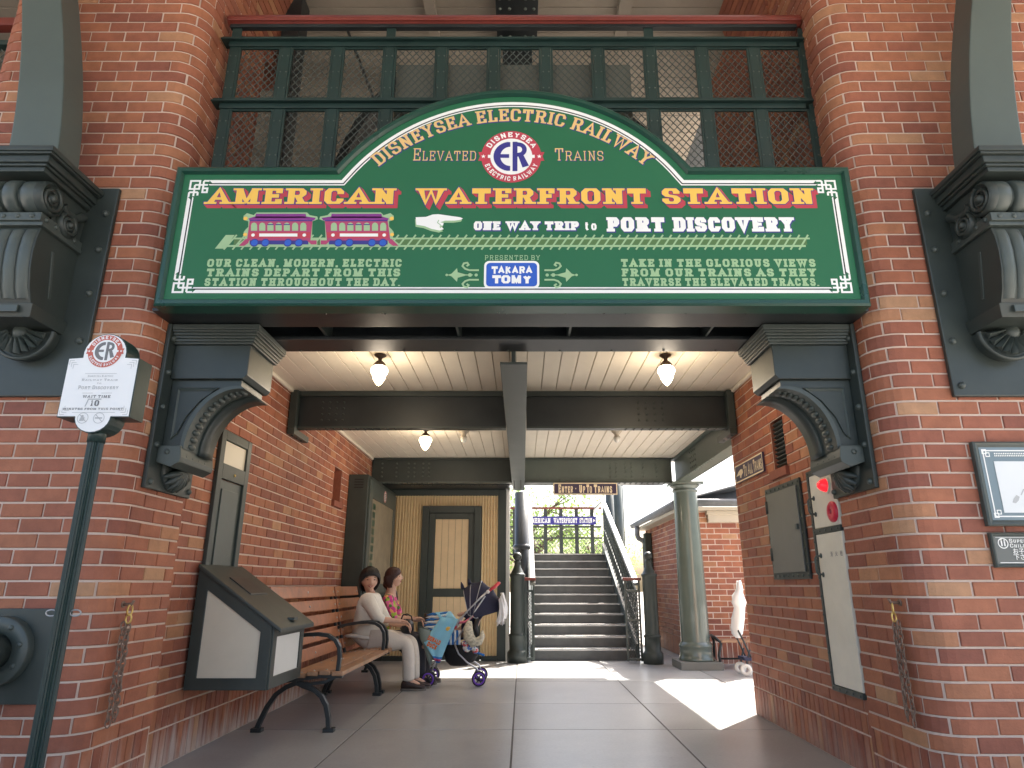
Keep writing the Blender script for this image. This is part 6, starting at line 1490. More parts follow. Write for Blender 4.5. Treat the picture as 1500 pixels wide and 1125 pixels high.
def face_bits(root, T_, s=1.0, smile=True, width=.074):
    def put(name, m, f):
        mb = MB(); f(mb); mb.v = [tuple(T_ @ Vector((a*s, b*s, c*s))) for a, b, c in mb.v]; return mb.build(name, M[m], root, fix=False)
    for s_ in (-1, 1):
        put('eye', 'black', lambda mb: mb.sphere((.0785, s_*.030, .003), .0115, 8, (.45, 1.15, .42)))
        put('eyebrow', 'hair', lambda mb: mb.tube([(.086, s_*.016, .021), (.086, s_*.031, .027), (.074, s_*.046, .022)], .0028, 6))
    M.setdefault('lip', mat('lip', (.42, .10, .09), .4)); M.setdefault('teeth', mat('teeth', (.8, .78, .72), .3))
    put('mouth', 'lip', lambda mb: mb.tube([(.080, -.026, -.052), (.089, -.013, -.059), (.0915, 0, -.062), (.089, .013, -.059), (.080, .026, -.052)], [.003, .0055, .006, .0055, .003], 6))
    if smile: put('teeth', 'teeth', lambda mb: mb.tube([(.0855, -.018, -.0565), (.0955, 0, -.0595), (.0855, .018, -.0565)], [.001, .0034, .001], 6))
def hand_chains(w_, dirv, side, curl=.5, s=1.0):
    # wrist point, direction of the hand, sideways vector; four fingers of unequal length and a thumb
    w_ = Vector(w_); d = Vector(dirv).normalized(); sd_ = Vector(side).normalized(); up = d.cross(sd_).normalized()
    palm = w_+d*.045*s; kn = w_+d*.085*s; ch = [[(*w_, .024*s), (*palm, .024*s), (*kn, .020*s)]]
    for i, (o, l) in enumerate(((-.028, .062), (-.009, .072), (.010, .068), (.028, .054))):
        b = kn+sd_*o*s; p1 = b+d*l*.45*s-up*l*curl*.25*s; p2 = p1+d*l*.30*s-up*l*curl*.5*s; p3 = p2+d*l*.12*s-up*l*curl*.5*s
        ch.append([(*kn, .020*s), (*b, .010*s), (*p1, .0085*s), (*p2, .008*s), (*p3, .007*s)])
    t0 = w_+d*.03*s-sd_*.022*s; t1 = t0+d*.03*s-sd_*.028*s; t2 = t1+d*.028*s-sd_*.006*s
    ch.append([(*palm, .024*s), (*t0, .012*s), (*t1, .010*s), (*t2, .008*s)])
    return ch
def person(label, y, hx, shirt, sleeves_z, head_c, yaw, tilt, hairm, trouserm, lean, smile, arm_l, arm_r, hw=.165, body_r=1.0, knee_x=-1.27, foot_x=-1.24, sleeve_end=.72, hs=1.0, foot_y=0, long_hair=False):
    r = thing('person', label, 'person', (hx+.2, y, 0)); B = body_r
    pel = (hx, y, .54); ch_ = (hx+lean*.6, y, .80); nk = (hx+lean, y, 1.02); hc_ = Vector(head_c)
    body = [[(*pel, .12*B), (hx+lean*.3, y, .66, .125*B), (*ch_, .125*B), (hx+lean*.9, y, .95, .10*B), (*nk, .052), (hc_.x-.015, hc_.y, hc_.z-.09, .05), (hc_.x-.008, hc_.y, hc_.z-.02, .062)]]
    sh = (hx+lean*.9, y, .95)
    arms = []
    for sgn, (el, wr, hd) in ((-1, arm_r), (1, arm_l)):
        s0 = (sh[0], y+sgn*hw, .955)
        arms.append((s0, el, wr, hd, sgn))
        body.append([(*sh, .10*B), (s0[0], s0[1], s0[2], .055), (*el, .042), (*wr, .026)])
        d = Vector(hd)-Vector(wr); body += hand_chains(wr, d, (0, 1, -.2), .9)
    for sgn in (-1, 1):
        hip = (hx+.02, y+sgn*.09, .50); kn = (knee_x+(.02 if sgn > 0 else 0), y+sgn*.10, .475); an = (foot_x-.03+(.03 if sgn > 0 else 0), y+sgn*.09+foot_y, .10)
        body.append([(*pel, .12*B), (*hip, .085), (*kn, .06), (*an, .04), (an[0]+.13, an[1], .045, .03)])
    skin_obj('body', body, 'skin', r, 2)
    # clothing
    top = [[(hx-.01, y, .50, (.175*B, .15*B)), (hx+lean*.3, y, .64, (.172*B, .145*B)), (hx+lean*.6, y, .80, (.165*B, .135*B)), (hx+lean*.9, y, .93, (.135*B, .11*B)), (nk[0], y, 1.0, .062)]]
    for s0, el, wr, hd, sgn in arms:
        e_, w2 = Vector(el), Vector(wr); end = e_+(w2-e_)*sleeve_end; mid = Vector(s0).lerp(e_, .5)
        top.append([(hx+lean*.9, y, .93, (.135*B, .11*B)), (*s0, .070*B), (*mid, .062*B), (*el, .056*B), (*end, .043*B)])
    skin_obj('shirt', top, shirt, r, 2)
    tr = [[(hx-.01, y, .56, (.160*B, .14*B)), (hx+.0, y, .50, (.165*B, .14*B))]]
    for sgn in (-1, 1):
        hip = (hx+.08, y+sgn*.09, .505); kn = (knee_x+(.02 if sgn > 0 else 0), y+sgn*.10, .485); md = ((hip[0]+kn[0])/2, y+sgn*.10, .505); an = (foot_x-.03+(.03 if sgn > 0 else 0), y+sgn*.09+foot_y, .12)
        tr.append([(hx, y, .50, (.165*B, .14*B)), (*hip, .105*B), (*md, .095*B), (*kn, .082), ((kn[0]+an[0])/2+.01, kn[1], .30, .074), (an[0], an[1], .15, .072), (an[0], an[1], .085, .076)])
        mb = MB(); vs = []; N = 12; x0_ = an[0]-.075; L_ = .27        # shoe with sole
        sec = [(0, .030, .07), (.02, .040, .10), (.07, .044, .115), (.12, .044, .09), (.17, .048, .065), (.22, .044, .05), (.255, .030, .038), (.268, .012, .03)]
        for dx_, w_, h_ in sec:
            for k in range(N): a = 2*PI*k/N; vs.append((x0_+dx_, an[1]+w_*math.cos(a), .012+max(0, (h_*.5+h_*.5*math.sin(a)))))
        mb.add(vs, [(i*N+k, i*N+(k+1) % N, (i+1)*N+(k+1) % N, (i+1)*N+k) for i in range(len(sec)-1) for k in range(N)]+[tuple(range(N)), tuple((len(sec)-1)*N+k for k in range(N-1, -1, -1))], True)
        s_ = mb.build('shoe', M['shoe'], r); mb = MB(); mb.prism([(x0_-.004, an[1]-.03), (x0_+.06, an[1]-.044), (x0_+.18, an[1]-.050), (x0_+.262, an[1]-.030), (x0_+.275, an[1]), (x0_+.262, an[1]+.030), (x0_+.18, an[1]+.050), (x0_+.06, an[1]+.044), (x0_-.004, an[1]+.03)], lambda a, b, d: (a, b, d), 0, .022); mb.build('shoe_sole', M['shoe2'], s_, bevel=.004)
        mb = MB()
        for k in range(3): mb.tube([(x0_+.11+.028*k, an[1]-.022, .085-.014*k), (x0_+.112+.028*k, an[1], .100-.016*k), (x0_+.11+.028*k, an[1]+.022, .085-.014*k)], .003, 5)
        mb.build('shoe_lace', M['shoe2'], s_, fix=False)
    skin_obj('trousers', tr, trouserm, r, 2)
    mb = MB(); mb.tube([(hx-.02+.172*B*math.cos(t), y+.168*B*math.sin(t), .555+.012*math.cos(t*3)) for t in [2*PI*k/24 for k in range(25)]], .020, 8, cap=False); mb.build('shirt_hem', M[shirt], r, fix=False)
    hm, T_ = head_mesh(hc_, yaw, tilt, hs); hd_ = hm.build('head', M['skin'], r, fix=False); face_bits(r, T_, hs, smile)
    # hair: a shell over the skull, open at the face
    mb = MB(); nr, ns = 16, 30; vs = []
    for i in range(nr+1):
        ph = PI*.98*i/nr*.80
        for k in range(ns):
            a = 2*PI*k/ns; c_ = math.cos(a)
            lim = 1.0
            p2 = ph
            mx_ = PI*.80*(1-.56*max(0, (c_+.15)/1.15)**.5)
            p2 = ph/(PI*.98*.80)*mx_
            wob = 1+.025*math.sin(a*9+i*.7)+.02*math.sin(a*17+i)
            R_ = 1.13*wob
            x = .094*R_*math.sin(p2)*c_-.006; y_ = .080*R_*math.sin(p2)*math.sin(a)*1.03; z = .118*1.10*math.cos(p2)
            if p2 > PI*.55 and c_ < .3: x -= .0; y_ *= 1.02
            vs.append((x*hs, y_*hs, z*hs))
    mb.add(vs, [(i*ns+k, (i+1)*ns+k, (i+1)*ns+(k+1) % ns, i*ns+(k+1) % ns) for i in range(nr) for k in range(ns)], True)
    for k in range(46):                                # locks at the fringe and round the sides
        a = -PI*.95+2*PI*.95*k/45; c_ = math.cos(a); f = max(0, c_)
        p0 = PI*(.20 if c_ > 0 else .45); p1 = PI*(.80*(1-.56*max(0, (c_+.15)/1.15)**.5)+.02)
        pts = []
        for j in range(5):
            p_ = p0+(p1-p0)*j/4; R_ = 1.13+.02*j*(1-f); pts.append(((.094*R_*math.sin(p_)*c_-.004)*hs, .083*R_*math.sin(p_)*math.sin(a+.05*j)*hs, (.118*1.10*math.cos(p_)-.006*j*.5)*hs))
        mb.tube(pts, [.010*hs, .012*hs, .011*hs, .009*hs, .003*hs], 6)
    if long_hair:
        mb.tube([(-.09*hs, .0, -.02), (-.10, .03, -.08), (-.06, .07, -.14), (.0, .09, -.20), (.03, .085, -.27)], [.03, .035, .03, .024, .008], 8)
        mb.tube([(-.05*hs, .07, -.02), (-.03, .085, -.10), (.01, .085, -.18), (.03, .08, -.25)], [.02, .024, .018, .006], 8)
    mb.v = [tuple(T_ @ Vector(p)) for p in mb.v]
    mb.build('hair', M[hairm], r, fix=False)
    return r
person('older woman in off white knit top and pale trousers, smiling on the bench', 8.0, -1.76, 'knit', .9, (-1.755, 7.95, 1.165), R(-68), R(4), 'hair', 'trouser', .02, True,
       arm_l=((-1.58, 8.17, .70), (-1.40, 8.10, .66), (-1.30, 8.06, .66)), arm_r=((-1.60, 7.80, .74), (-1.37, 7.86, .715), (-1.28, 7.90, .70)), body_r=1.25, hs=1.16, knee_x=-1.28, foot_x=-1.22, sleeve_end=.35)
person('younger person with dark brown hair and a pink and green floral shirt, seated in profile', 8.46, -1.72, 'floral', .9, (-1.575, 8.44, 1.195), R(5), R(-6), 'hair2', 'denim', .13, False,
       arm_l=((-1.50, 8.63, .72), (-1.30, 8.55, .70), (-1.22, 8.5, .70)), arm_r=((-1.50, 8.28, .72), (-1.28, 8.36, .72), (-1.19, 8.38, .72)), body_r=.86, knee_x=-1.22, foot_x=-1.16, sleeve_end=.15, hs=.98, long_hair=True)
# the bag on the lap, necklace
lb = MB(); lb.smooth = True
mb = MB()
vs = []; nb, nn = 10, 16
for i in range(nb+1):
    t = i/nb; w_ = .085*math.sin(PI*(.12+.80*t))**.6
    for k in range(nn): a = 2*PI*k/nn; vs.append((-1.33+.075*math.cos(a)*(1+.06*math.sin(3*a+i))*w_/.085, 8.13+w_*1.1*math.sin(a), .555+.17*t+.006*math.sin(a*4)))
mb.add(vs, [(i*nn+k, i*nn+(k+1) % nn, (i+1)*nn+(k+1) % nn, (i+1)*nn+k) for i in range(nb) for k in range(nn)]+[tuple(range(nn-1, -1, -1)), tuple(nb*nn+k for k in range(nn))], True)
lbag = thing('hand_bag', 'small black soft bag held on the lap of the woman in the knit top', 'bag', (-1.33, 8.13, .56)); mb.build('bag_body', M['black'], lbag)
mb = MB(); mb.tube([(-1.40, 8.12, .72), (-1.38, 8.10, .77), (-1.33, 8.09, .785), (-1.28, 8.10, .76), (-1.27, 8.12, .71)], .008, 8); mb.build('bag_handle', M['black'], lbag)
mg = thing('drink_cup', 'small brown cup held by the person in the floral shirt', 'cup', (-1.13, 8.36, .70)); mb = MB(); mb.lathe([(.001, .68), (.026, .68), (.034, .78), (.030, .78), (.001, .775)], -1.14, 8.37, 0, 16); mb.build('cup_body', M['bronze'], mg)

# ---------------------------------------------------------------- stroller
sr = thing('baby_stroller', 'stroller with navy hood and purple wheel rims standing before the batten partition', 'stroller', (-.8, 8.4, 0))
def S(u, v, Y=8.4): a, b = at(u, v, Y); return (a, Y, b)
def St(u, v, dy): a, b = at(u, v, 8.4); return (a, 8.4+dy, b)
for sy in (-.2, .2):
    for nm, (u, v) in (('front_wheel', (631, 990)), ('rear_wheel', (703, 989))):
        a, b = at(u, v, 8.4); c = Vector((a, 8.4+sy, .082)); 
        for off in ((-.028, .028) if nm == 'front_wheel' else (0,)):
            cc = c+Vector((off*.0, off, 0))
            mb = MB(); mb.disc_lathe([(.060, -.014), (.078, -.014), (.082, -.006), (.082, .006), (.078, .014), (.060, .014)], cc, (0, 1, 0), 28); wh = mb.build(nm, M['tyre'], sr)
            mb = MB(); mb.disc_lathe([(.050, -.017), (.067, -.017), (.067, .017), (.050, .017), (.050, -.017)], cc, (0, 1, 0), 28); mb.build('rim', M['wheel_p'], wh)
            mb = MB()
            for k in range(6): a_ = PI*k/3; mb.bar(cc, cc+Vector((.052*math.cos(a_), 0, .052*math.sin(a_))), .012, .010, (0, 1, 0))
            mb.disc_lathe([(.001, -.02), (.016, -.02), (.016, .02), (.001, .02)], cc, (0, 1, 0), 12); mb.build('spokes', M['black'], wh, fix=False)
mb = MB()
for dy in (-.19, .19):
    mb.tube([St(633, 985, dy), St(640, 968, dy), St(655, 940, dy), St(676, 905, dy), St(700, 880, dy), St(719, 862, dy)], .011, 8)
    mb.tube([St(668, 940, dy), St(674, 955, dy), St(686, 967, dy), St(700, 976, dy), St(704, 985, dy)], .010, 8)
    mb.tube([St(668, 940, dy), St(690, 905, dy), St(712, 872, dy)], .009, 8)
mb.tube([St(703, 987, -.2), St(703, 987, .2)], .008, 8); mb.tube([St(632, 987, -.2), St(632, 987, .2)], .008, 8); mb.tube([St(668, 940, -.19), St(668, 940, .19)], .008, 8)
mb.build('tube_frame', M['alu'], sr)
mb = MB(); mb.tube([St(716, 866, -.19), St(726, 858, -.185), St(731, 853, -.15)], .017, 10); mb.tube([St(716, 866, .19), St(726, 858, .185), St(731, 853, .15)], .017, 10); mb.tube([St(731, 853, -.15), St(731, 853, .15)], .012, 8); mb.build('push_handle', M['redp'], sr)
mb = MB(); mb.dome(St(716, 866, -.2), (0, -1, 0), .022, .012, 14); mb.build('pivot_cap', M['white_c'], sr)
mb = MB(); mb.tube([St(672, 911, -.17), St(684, 909, -.18), St(692, 903, -.18), (St(696, 900, -.18))], .014, 8); mb.tube([St(672, 911, -.17), St(670, 911, 0), St(672, 911, .17)], .014, 8); mb.build('front_bar', M['pinkp'], sr)
# hood: three folds stretched over hoops
hoops = []
A0 = St(697, 900, 0); H = []
for (ue, ve), (um, vm) in (((679, 861), (679, 861)), ((690, 853), (690, 853)), ((706, 850), (708, 851)), ((722, 862), (724, 866)), ((733, 878), (734, 890)), ((736, 893), (733, 902))):
    top = Vector(St(ue, ve, 0)); base = Vector(St(693+(ue-700)*.25, 899+(4 if ue > 720 else 0), 0)); pts = []
    for k in range(13):
        t = PI*k/12; s_ = math.sin(t); pts.append(Vector((base.x+(top.x-base.x)*s_**.75, 8.4-.20*math.cos(t), base.z+(top.z-base.z)*s_**.75)))
    H.append(pts)
mb = MB(); vs = []; NI = 5; rows_ = []
for i in range(len(H)-1):
    for j in range(NI):
        t = j/NI; rows_.append([H[i][k].lerp(H[i+1][k], t)-(Vector((0, 0, .012*math.sin(PI*t)))) for k in range(13)])
rows_.append(H[-1]); vs = [p for r_ in rows_ for p in r_]
mb.add(vs, [(i*13+k, i*13+k+1, (i+1)*13+k+1, (i+1)*13+k) for i in range(len(rows_)-1) for k in range(12)], True); mb.build('hood', M['navy'], sr, fix=False)
mb = MB()
for i in (0, 1, 2): mb.tube(H[i], .004, 6)
mb.tube([H[0][0], H[3][0]-Vector((0, 0, .01)), H[-1][0]], .006, 6); mb.build('hood_piping', M['alu'], sr)
mb = MB()
for (ua, va, ub, vb_) in ((679, 862, 676, 852), (689, 855, 687, 847)): a = Vector(St(ua, va, -.08)); b = Vector(St(ub, vb_, -.06)); mb.tube([a, a.lerp(b, .6), b], [.024, .016, .004], 8)
mb.build('hood_ear', M['navy'], sr)
# seat and basket
def strip(pts, half, m, name, th=.02):
    mb = MB(); vs = []
    P_ = [Vector(p) for p in pts]
    for i, p in enumerate(P_):
        d = (P_[min(i+1, len(P_)-1)]-P_[max(i-1, 0)]).normalized(); nn = Vector((-d.z, 0, d.x))*th
        vs += [p+Vector((0, -half, 0)), p+Vector((0, half, 0)), p+nn+Vector((0, half, 0)), p+nn+Vector((0, -half, 0))]
    mb.add(vs, [(0, 1, 2, 3), tuple(4*(len(P_)-1)+k for k in (3, 2, 1, 0))]+[(4*i+k, 4*i+(k+1) % 4, 4*i+4+(k+1) % 4, 4*i+4+k) for i in range(len(P_)-1) for k in range(4)], True)
    return mb.build(name, M[m], sr, bevel=0)
strip([St(650, 935, 0), St(668, 938, 0), St(690, 932, 0), St(708, 900, 0), St(720, 885, 0)], .165, 'navy', 'seat')
mb = MB(); vs = []; nn = 18
for v_, ra_, cu in ((942, .20, 676), (955, .215, 676), (968, .17, 674), (974, .10, 672)):
    a, b = at(cu, v_, 8.4)
    for k in range(nn): t = 2*PI*k/nn; vs.append((a+ra_*1.0*math.cos(t), 8.4+.17*math.sin(t)*ra_/.2, b+(.02*math.sin(t*2) if v_ < 960 else 0)))
mb.add(vs, [(i*nn+k, i*nn+(k+1) % nn, (i+1)*nn+(k+1) % nn, (i+1)*nn+k) for i in range(3) for k in range(nn)]+[tuple(range(nn-1, -1, -1)), tuple(3*nn+k for k in range(nn))], True); mb.build('basket', M['mesh_b'], sr, fix=False)
# child resting inside: dark clothed arm and head hidden by the hood; legs under the towel
tw = thing('beach_towel', 'light blue towel with stripes and orange writing draped over the stroller front', 'towel', (-1.0, 8.2, .6))
def towel(pts_rows, m, name, root=tw):
    mb = MB(); n_ = len(pts_rows[0]); vs = [p for r_ in pts_rows for p in r_]; mb.add(vs, [(i*n_+k, i*n_+k+1, (i+1)*n_+k+1, (i+1)*n_+k) for i in range(len(pts_rows)-1) for k in range(n_-1)], True)
    o = mb.build(name, M[m], root, fix=False); so = o.modifiers.new('thickness', 'SOLIDIFY'); so.thickness = .006; return o
def wav(u, v, k, j): return St(u, v, -.215+.012*math.sin(k*1.3+j*.6)-.003*j)
rows_ = []
for j in range(9):
    t = j/8
    if t < .62: q_ = t/.62; ul_, vl_ = 649-24*q_, 902+36*q_
    else: q_ = (t-.62)/.38; ul_, vl_ = 625+18*q_, 938+29*q_
    ur_, vr_ = 674-17*min(1, t/.62)-9*max(0, (t-.62)/.38), 905+62*t
    rows_.append([wav(ul_+(ur_-ul_)*k/8, vl_+(vr_-vl_)*k/8, k, j) for k in range(9)])
towel(rows_, 'towel', 'towel_front')
hem = [[Vector(p)+Vector((0, -.004, 0)) for p in rows_[7]], [Vector(p)+Vector((0, -.004, .0)) for p in rows_[8]]]
mid_ = [[a.lerp(b, .35) for a, b in zip(*hem)], [a.lerp(b, .75) for a, b in zip(*hem)]]
towel(hem, 'blue', 'towel_hem'); towel([[p+Vector((0, -.004, 0)) for p in q] for q in mid_], 'p_pink', 'towel_hem_stripe')
# striped side and top folds
for i in range(7):
    ua, ub = 652+i*3.6, 652+(i+1)*3.6
    towel([[St(655+3.1*i+a_, 921+21*t, -.185+.004*math.sin(i)) for a_ in (0, 3.1)] for t in [q/5 for q in range(6)]], 'blue' if i % 2 else 'white_c', 'towel_stripe')
for i in range(7):
    towel([[St(636-3*t*3+(22+6*t)*k/5-3*(i+t)*.35, 896+3.7*(i+t)+1.5*math.sin(k), -.10) for k in range(6)] for t in (0, 1)], 'blue' if i % 2 == 0 else 'white_c', 'towel_stripe')
towel([[St(640+3*j+18*k/5, 896+4*j, -.16+.30*k/5) for k in range(6)] for j in range(4)], 'towel', 'towel_top')
TPl = Plane3(St(630, 934, -.262), (math.cos(R(-24)), 0, math.sin(R(-24))), (math.sin(R(24)), 0, math.cos(R(24))), (0, -1, 0))
text('towel_lettering', 'DONALD', tw, 'orange', TPl, 0, .155, .002, .052, T=.3, t=.26, serif=0, gap=.05)
text('towel_lettering', 'DUCK', tw, 'orange', TPl, .02, .145, -.060, .052, T=.3, t=.26, serif=0, gap=.05)
mb = MB(); mb.sphere(S(657, 921, 8.18), .03, 10, (1.1, .3, .9)); mb.build('towel_patch', M['p_gold'], tw, fix=False)
mb = MB(); mb.sphere(S(666, 918, 8.175), .022, 10, (1.2, .3, .9)); mb.build('towel_patch', M['p_red'], tw, fix=False)
# things hung on the stroller
wc = thing('white_cloth', 'white muslin cloth hanging behind the stroller hood', 'cloth', (-.45, 8.4, .8))
rr = []
for j in range(9):
    t = j/8; row = []
    for k in range(13):
        s_ = k/12; u = 735+6*math.sin(t*2.2)-13*t*t*(.5+.5*math.cos(k*.9)); v = 868+48*t*(.88+.12*math.sin(k*1.7)); row.append(St(u+2.2*math.sin(k*1.9+t*2), v, -.19+.36*s_))
    rr.append(row)
towel(rr, 'white_c', 'cloth_drape', wc)
towel([[St(735+(k/6)*(-14+10*(1-t))*.9+5*math.sin(t*2.4), 870+46*t*(.9+.1*math.sin(k*2.1))+8*(k/6)*(1-t), -.20+.012*math.sin(k*2+t*3)) for k in range(7)] for t in [j/8 for j in range(9)]], 'white_c', 'cloth_side', wc)
mb = MB(); vs = []; nn = 12
for j, (u, v, w_) in enumerate(((734, 868, 3), (737, 880, 6), (736, 893, 9), (729, 903, 12), (725, 912, 11), (724, 917, 9))):
    for k in range(nn): t = 2*PI*k/nn; q = St(u, v, 0); vs.append((q[0]+w_*.0078*math.cos(t)*(1+.15*math.sin(3*t+j)), 8.4+.16*math.sin(t)+.01*math.sin(5*t+j), q[2]+.008*math.sin(4*t)))
mb.add(vs, [(i*nn+k, i*nn+(k+1) % nn, (i+1)*nn+(k+1) % nn, (i+1)*nn+k) for i in range(5) for k in range(nn)]+[tuple(range(nn-1, -1, -1)), tuple(5*nn+k for k in range(nn))], True); cb_ = thing('carry_bag', 'cream patterned crescent shaped bag hanging on the right side of the stroller', 'bag', (-.55, 8.15, .6))
mb = MB(); mb.tube([St(690, 908, -.22), St(688, 918, -.24), St(689, 930, -.25), St(696, 938, -.25), St(704, 936, -.25), (St(708, 928, -.24)), St(708, 921, -.23)], [.03, .055, .065, .06, .05, .035, .01], 14); mb.build('bag_body', M['toy'], cb_)
mb = MB(); mb.tube([St(701, 905, -.21), St(698, 918, -.22), St(703, 930, -.25)], .028, 10); mb.build('bag_strap', M['black'], cb_)
tb_ = thing('soft_toy', 'small blue and white plush bundle tucked beside the basket of the stroller', 'soft toy', (-.55, 8.2, .4))
mb = MB()
for u, v, r_ in ((686, 946, .05), (693, 944, .045), (698, 950, .035), (682, 940, .03)): mb.sphere(St(u, v, -.2), r_, 12)
mb.build('plush_body', cloth_pattern('blue white red print', [(.7, .7, .68), (.1, .2, .5), (.75, .74, .7), (.6, .1, .1)], 45), tb_, fix=False)
mb = MB(); mb.tube([St(700, 953, -.2), St(711, 957, -.21)], .012, 8); mb.build('blue_tip', M['blue'], tb_)
ch = thing('person', 'small child asleep in the stroller, only a dark sleeve and a bare foot showing', 'person', (-.8, 8.4, .6))
skin_obj('body', [[(*St(700, 905, .0), .07), (*St(690, 918, 0), .08), (*St(678, 925, 0), .075), (*St(665, 930, 0), .07)], [(*St(665, 930, 0), .07), (*St(655, 925, -.05), .04), (*St(640, 935, -.06), .035), (*St(624, 946, -.08), .028), (*St(619, 946, -.1), .02)], [(*St(690, 918, 0), .08), (*St(689, 904, -.12), .03), (*St(680, 897, -.13), .026), (*St(671, 900, -.13), .02)], [(*St(700, 905, .0), .07), (*St(701, 893, 0), .05), (*St(699, 884, 0), .075)]], 'skin', ch, 2)
skin_obj('shirt', [[(*St(699, 903, .0), .08), (*St(690, 918, 0), .10), (*St(676, 926, 0), .09)], [(*St(690, 918, 0), .10), (*St(690, 903, -.12), .042), (*St(680, 897, -.13), .036)]], 'navy', ch, 2)
nb_ = thing('net_bag', 'grey green net bag hanging between the stroller and the knees of the seated people', 'bag', (-1.15, 8.25, .5))
mb = MB(); vs = []; nn = 16
for v_, ra_ in ((921, .13), (926, .135), (935, .12), (945, .075), (955, .055), (966, .04), (973, .02)):
    a, b = at(624, v_, 8.25)
    for k in range(nn): t = 2*PI*k/nn; vs.append((a+.004*(v_-921)*.3+ra_*.62*math.cos(t)-.01, 8.25+ra_*.8*math.sin(t), b+(.03*math.cos(t+2.5) if v_ < 930 else 0)))
mb.add(vs, [(i*nn+k, i*nn+(k+1) % nn, (i+1)*nn+(k+1) % nn, (i+1)*nn+k) for i in range(6) for k in range(nn)]+[tuple(6*nn+k for k in range(nn))], True); o = mb.build('net', M['grey_net'], nb_, fix=False); so = o.modifiers.new('thickness', 'SOLIDIFY'); so.thickness = .004
mb = MB(); mb.tube([(at(624, 921, 8.25)[0]-.01+.083*math.cos(t), 8.25+.107*math.sin(t), at(624, 921, 8.25)[1]+.03*math.cos(t+2.5)) for t in [2*PI*k/20 for k in range(21)]], .007, 6, cap=False); mb.build('net_rim', M['iron_grey'], nb_)

# ---------------------------------------------------------------- courtyard on the right
bb = thing('brick_building', 'low sunlit brick building with a grey gutter across the courtyard, right of the column', 'building', (3.4, 11, 0))
pB = Path([('L', (2.58, 14.2), (2.58, 10.45)), ('L', (2.58, 10.45), (4.9, 10.45))])
brick_wall(bb, pB, courses(.30, 2.2, soldiers=((.0, .30),)), z1=2.2, material='brick', stag=.07, back=.12)
bk = MB(); bk.box(2.75, 4.9, 10.62, 14.2, 0, 2.2); bk.build('wall_core', M['mortar'], bb)
mb = MB(); mb.box(2.40, 5.1, 10.26, 14.4, 2.201, 2.25); mb.build('soffit', M['stone'], bb)
mb = MB(); mb.box(2.86, 3.40, 10.36, 10.44, 2.03, 2.20); mb.box(2.84, 3.42, 10.33, 10.44, 2.14, 2.199); mb.build('stone_bracket', M['stone'], bb, bevel=.008)
mb = MB(); mb.tube([(2.36, 14.4, 2.31), (2.36, 10.22, 2.31), (5.1, 10.22, 2.31)], .06, 12); mb.build('gutter', M['roof'], bb)
for k in range(14):
    mb = MB(); y_ = 10.3+.3*k; vs = [(2.30, y_, 2.33), (2.30, y_+.29, 2.33), (3.9, y_+.29, 2.75), (3.9, y_, 2.75)]; mb.add(vs+[(a, b, c-.02) for a, b, c in vs], [(0, 1, 2, 3), (7, 6, 5, 4), (0, 4, 5, 1), (1, 5, 6, 2), (2, 6, 7, 3), (3, 7, 4, 0)]); mb.build('roof_sheet', M['roof'], bb)
mb = MB(); vs = [(2.35, 10.24, 2.33), (5.2, 10.24, 2.33), (5.2, 12.0, 2.75), (3.9, 12.0, 2.75)]; mb.add(vs+[(a, b, c-.03) for a, b, c in vs], [(0, 1, 2, 3), (7, 6, 5, 4), (0, 4, 5, 1), (1, 5, 6, 2), (2, 6, 7, 3), (3, 7, 4, 0)]); mb.build('roof_front', M['roof'], bb)
mb = MB(); mb.tube([(2.36, 13.9, 2.27), (2.36, 13.9, 2.08), (2.38, 13.9, 2.02), (2.46, 13.9, 1.98), (2.50, 13.9, 1.92), (2.50, 13.9, .2)], .05, 12); mb.build('downpipe', M['roof'], bb)
mb = MB(); mb.box(2.44, 2.57, 13.5, 13.7, .2, 2.1); mb.build('corner_post', M['iron'], bb, bevel=.01)
cbn = thing('courtyard_bench', 'wooden bench with dark iron ends in the sun by the courtyard wall', 'bench', (3.1, 9.9, 0))
for i in range(4):
    mb = MB(); mb.box(2.74, 4.3, 9.75+.095*i, 9.83+.095*i, .345, .375); mb.build('seat_slat', M['wood2'], cbn, bevel=.006)
mb = MB(); mb.tube([(2.72, 9.78, 0), (2.70, 9.78, .18), (2.74, 9.78, .34), (2.68, 9.80, .40), (2.70, 10.1, .42), (2.74, 10.14, .34), (2.72, 10.14, 0)], .02, 8); mb.tube([(2.72, 9.78, .14), (4.3, 9.78, .14)], .012, 8); mb.build('end_frame', M['iron_black'], cbn)
wp = thing('pushchair', 'folding pushchair frame at the edge of the right wall with white bundles on it', 'stroller', (3.35, 9.7, 0)); YW_ = 9.2
def W(u, v, dy=0): a, b = at(u, v, YW_); return (a, YW_+dy, b)
mb = MB()
for dy in (-.12, .12): mb.tube([W(1077, 922, dy), W(1088, 944, dy), W(1096, 962, dy)], .012, 8); mb.tube([W(1094, 950, dy), W(1090, 966, dy), W(1090, 972, dy)], .012, 8)
mb.build('tube_frame', M['iron_black'], wp)
for dy in (-.12, .12):
    a, b = at(1089, 981, YW_); mb = MB(); mb.disc_lathe([(.03, -.014), (.07, -.014), (.075, 0), (.07, .014), (.03, .014), (.03, -.014)], (a, YW_+dy, .075), (0.5, 1, 0), 22); mb.build('wheel', M['lattice_white'], wp)
mb = MB(); mb.box(*(sorted((W(1085, 960)[0], W(1096, 960)[0]))), YW_-.14, YW_+.14, W(1090, 966)[2], W(1090, 961)[2]); mb.build('foot_rest', M['navy'], wp, bevel=.01)
cl = thing('white_garment', 'sunlit white garment hanging over the pushchair handles beside the right wall', 'garment', (3.3, 9.2, .7))
mb = MB(); vs = []; nn = 14
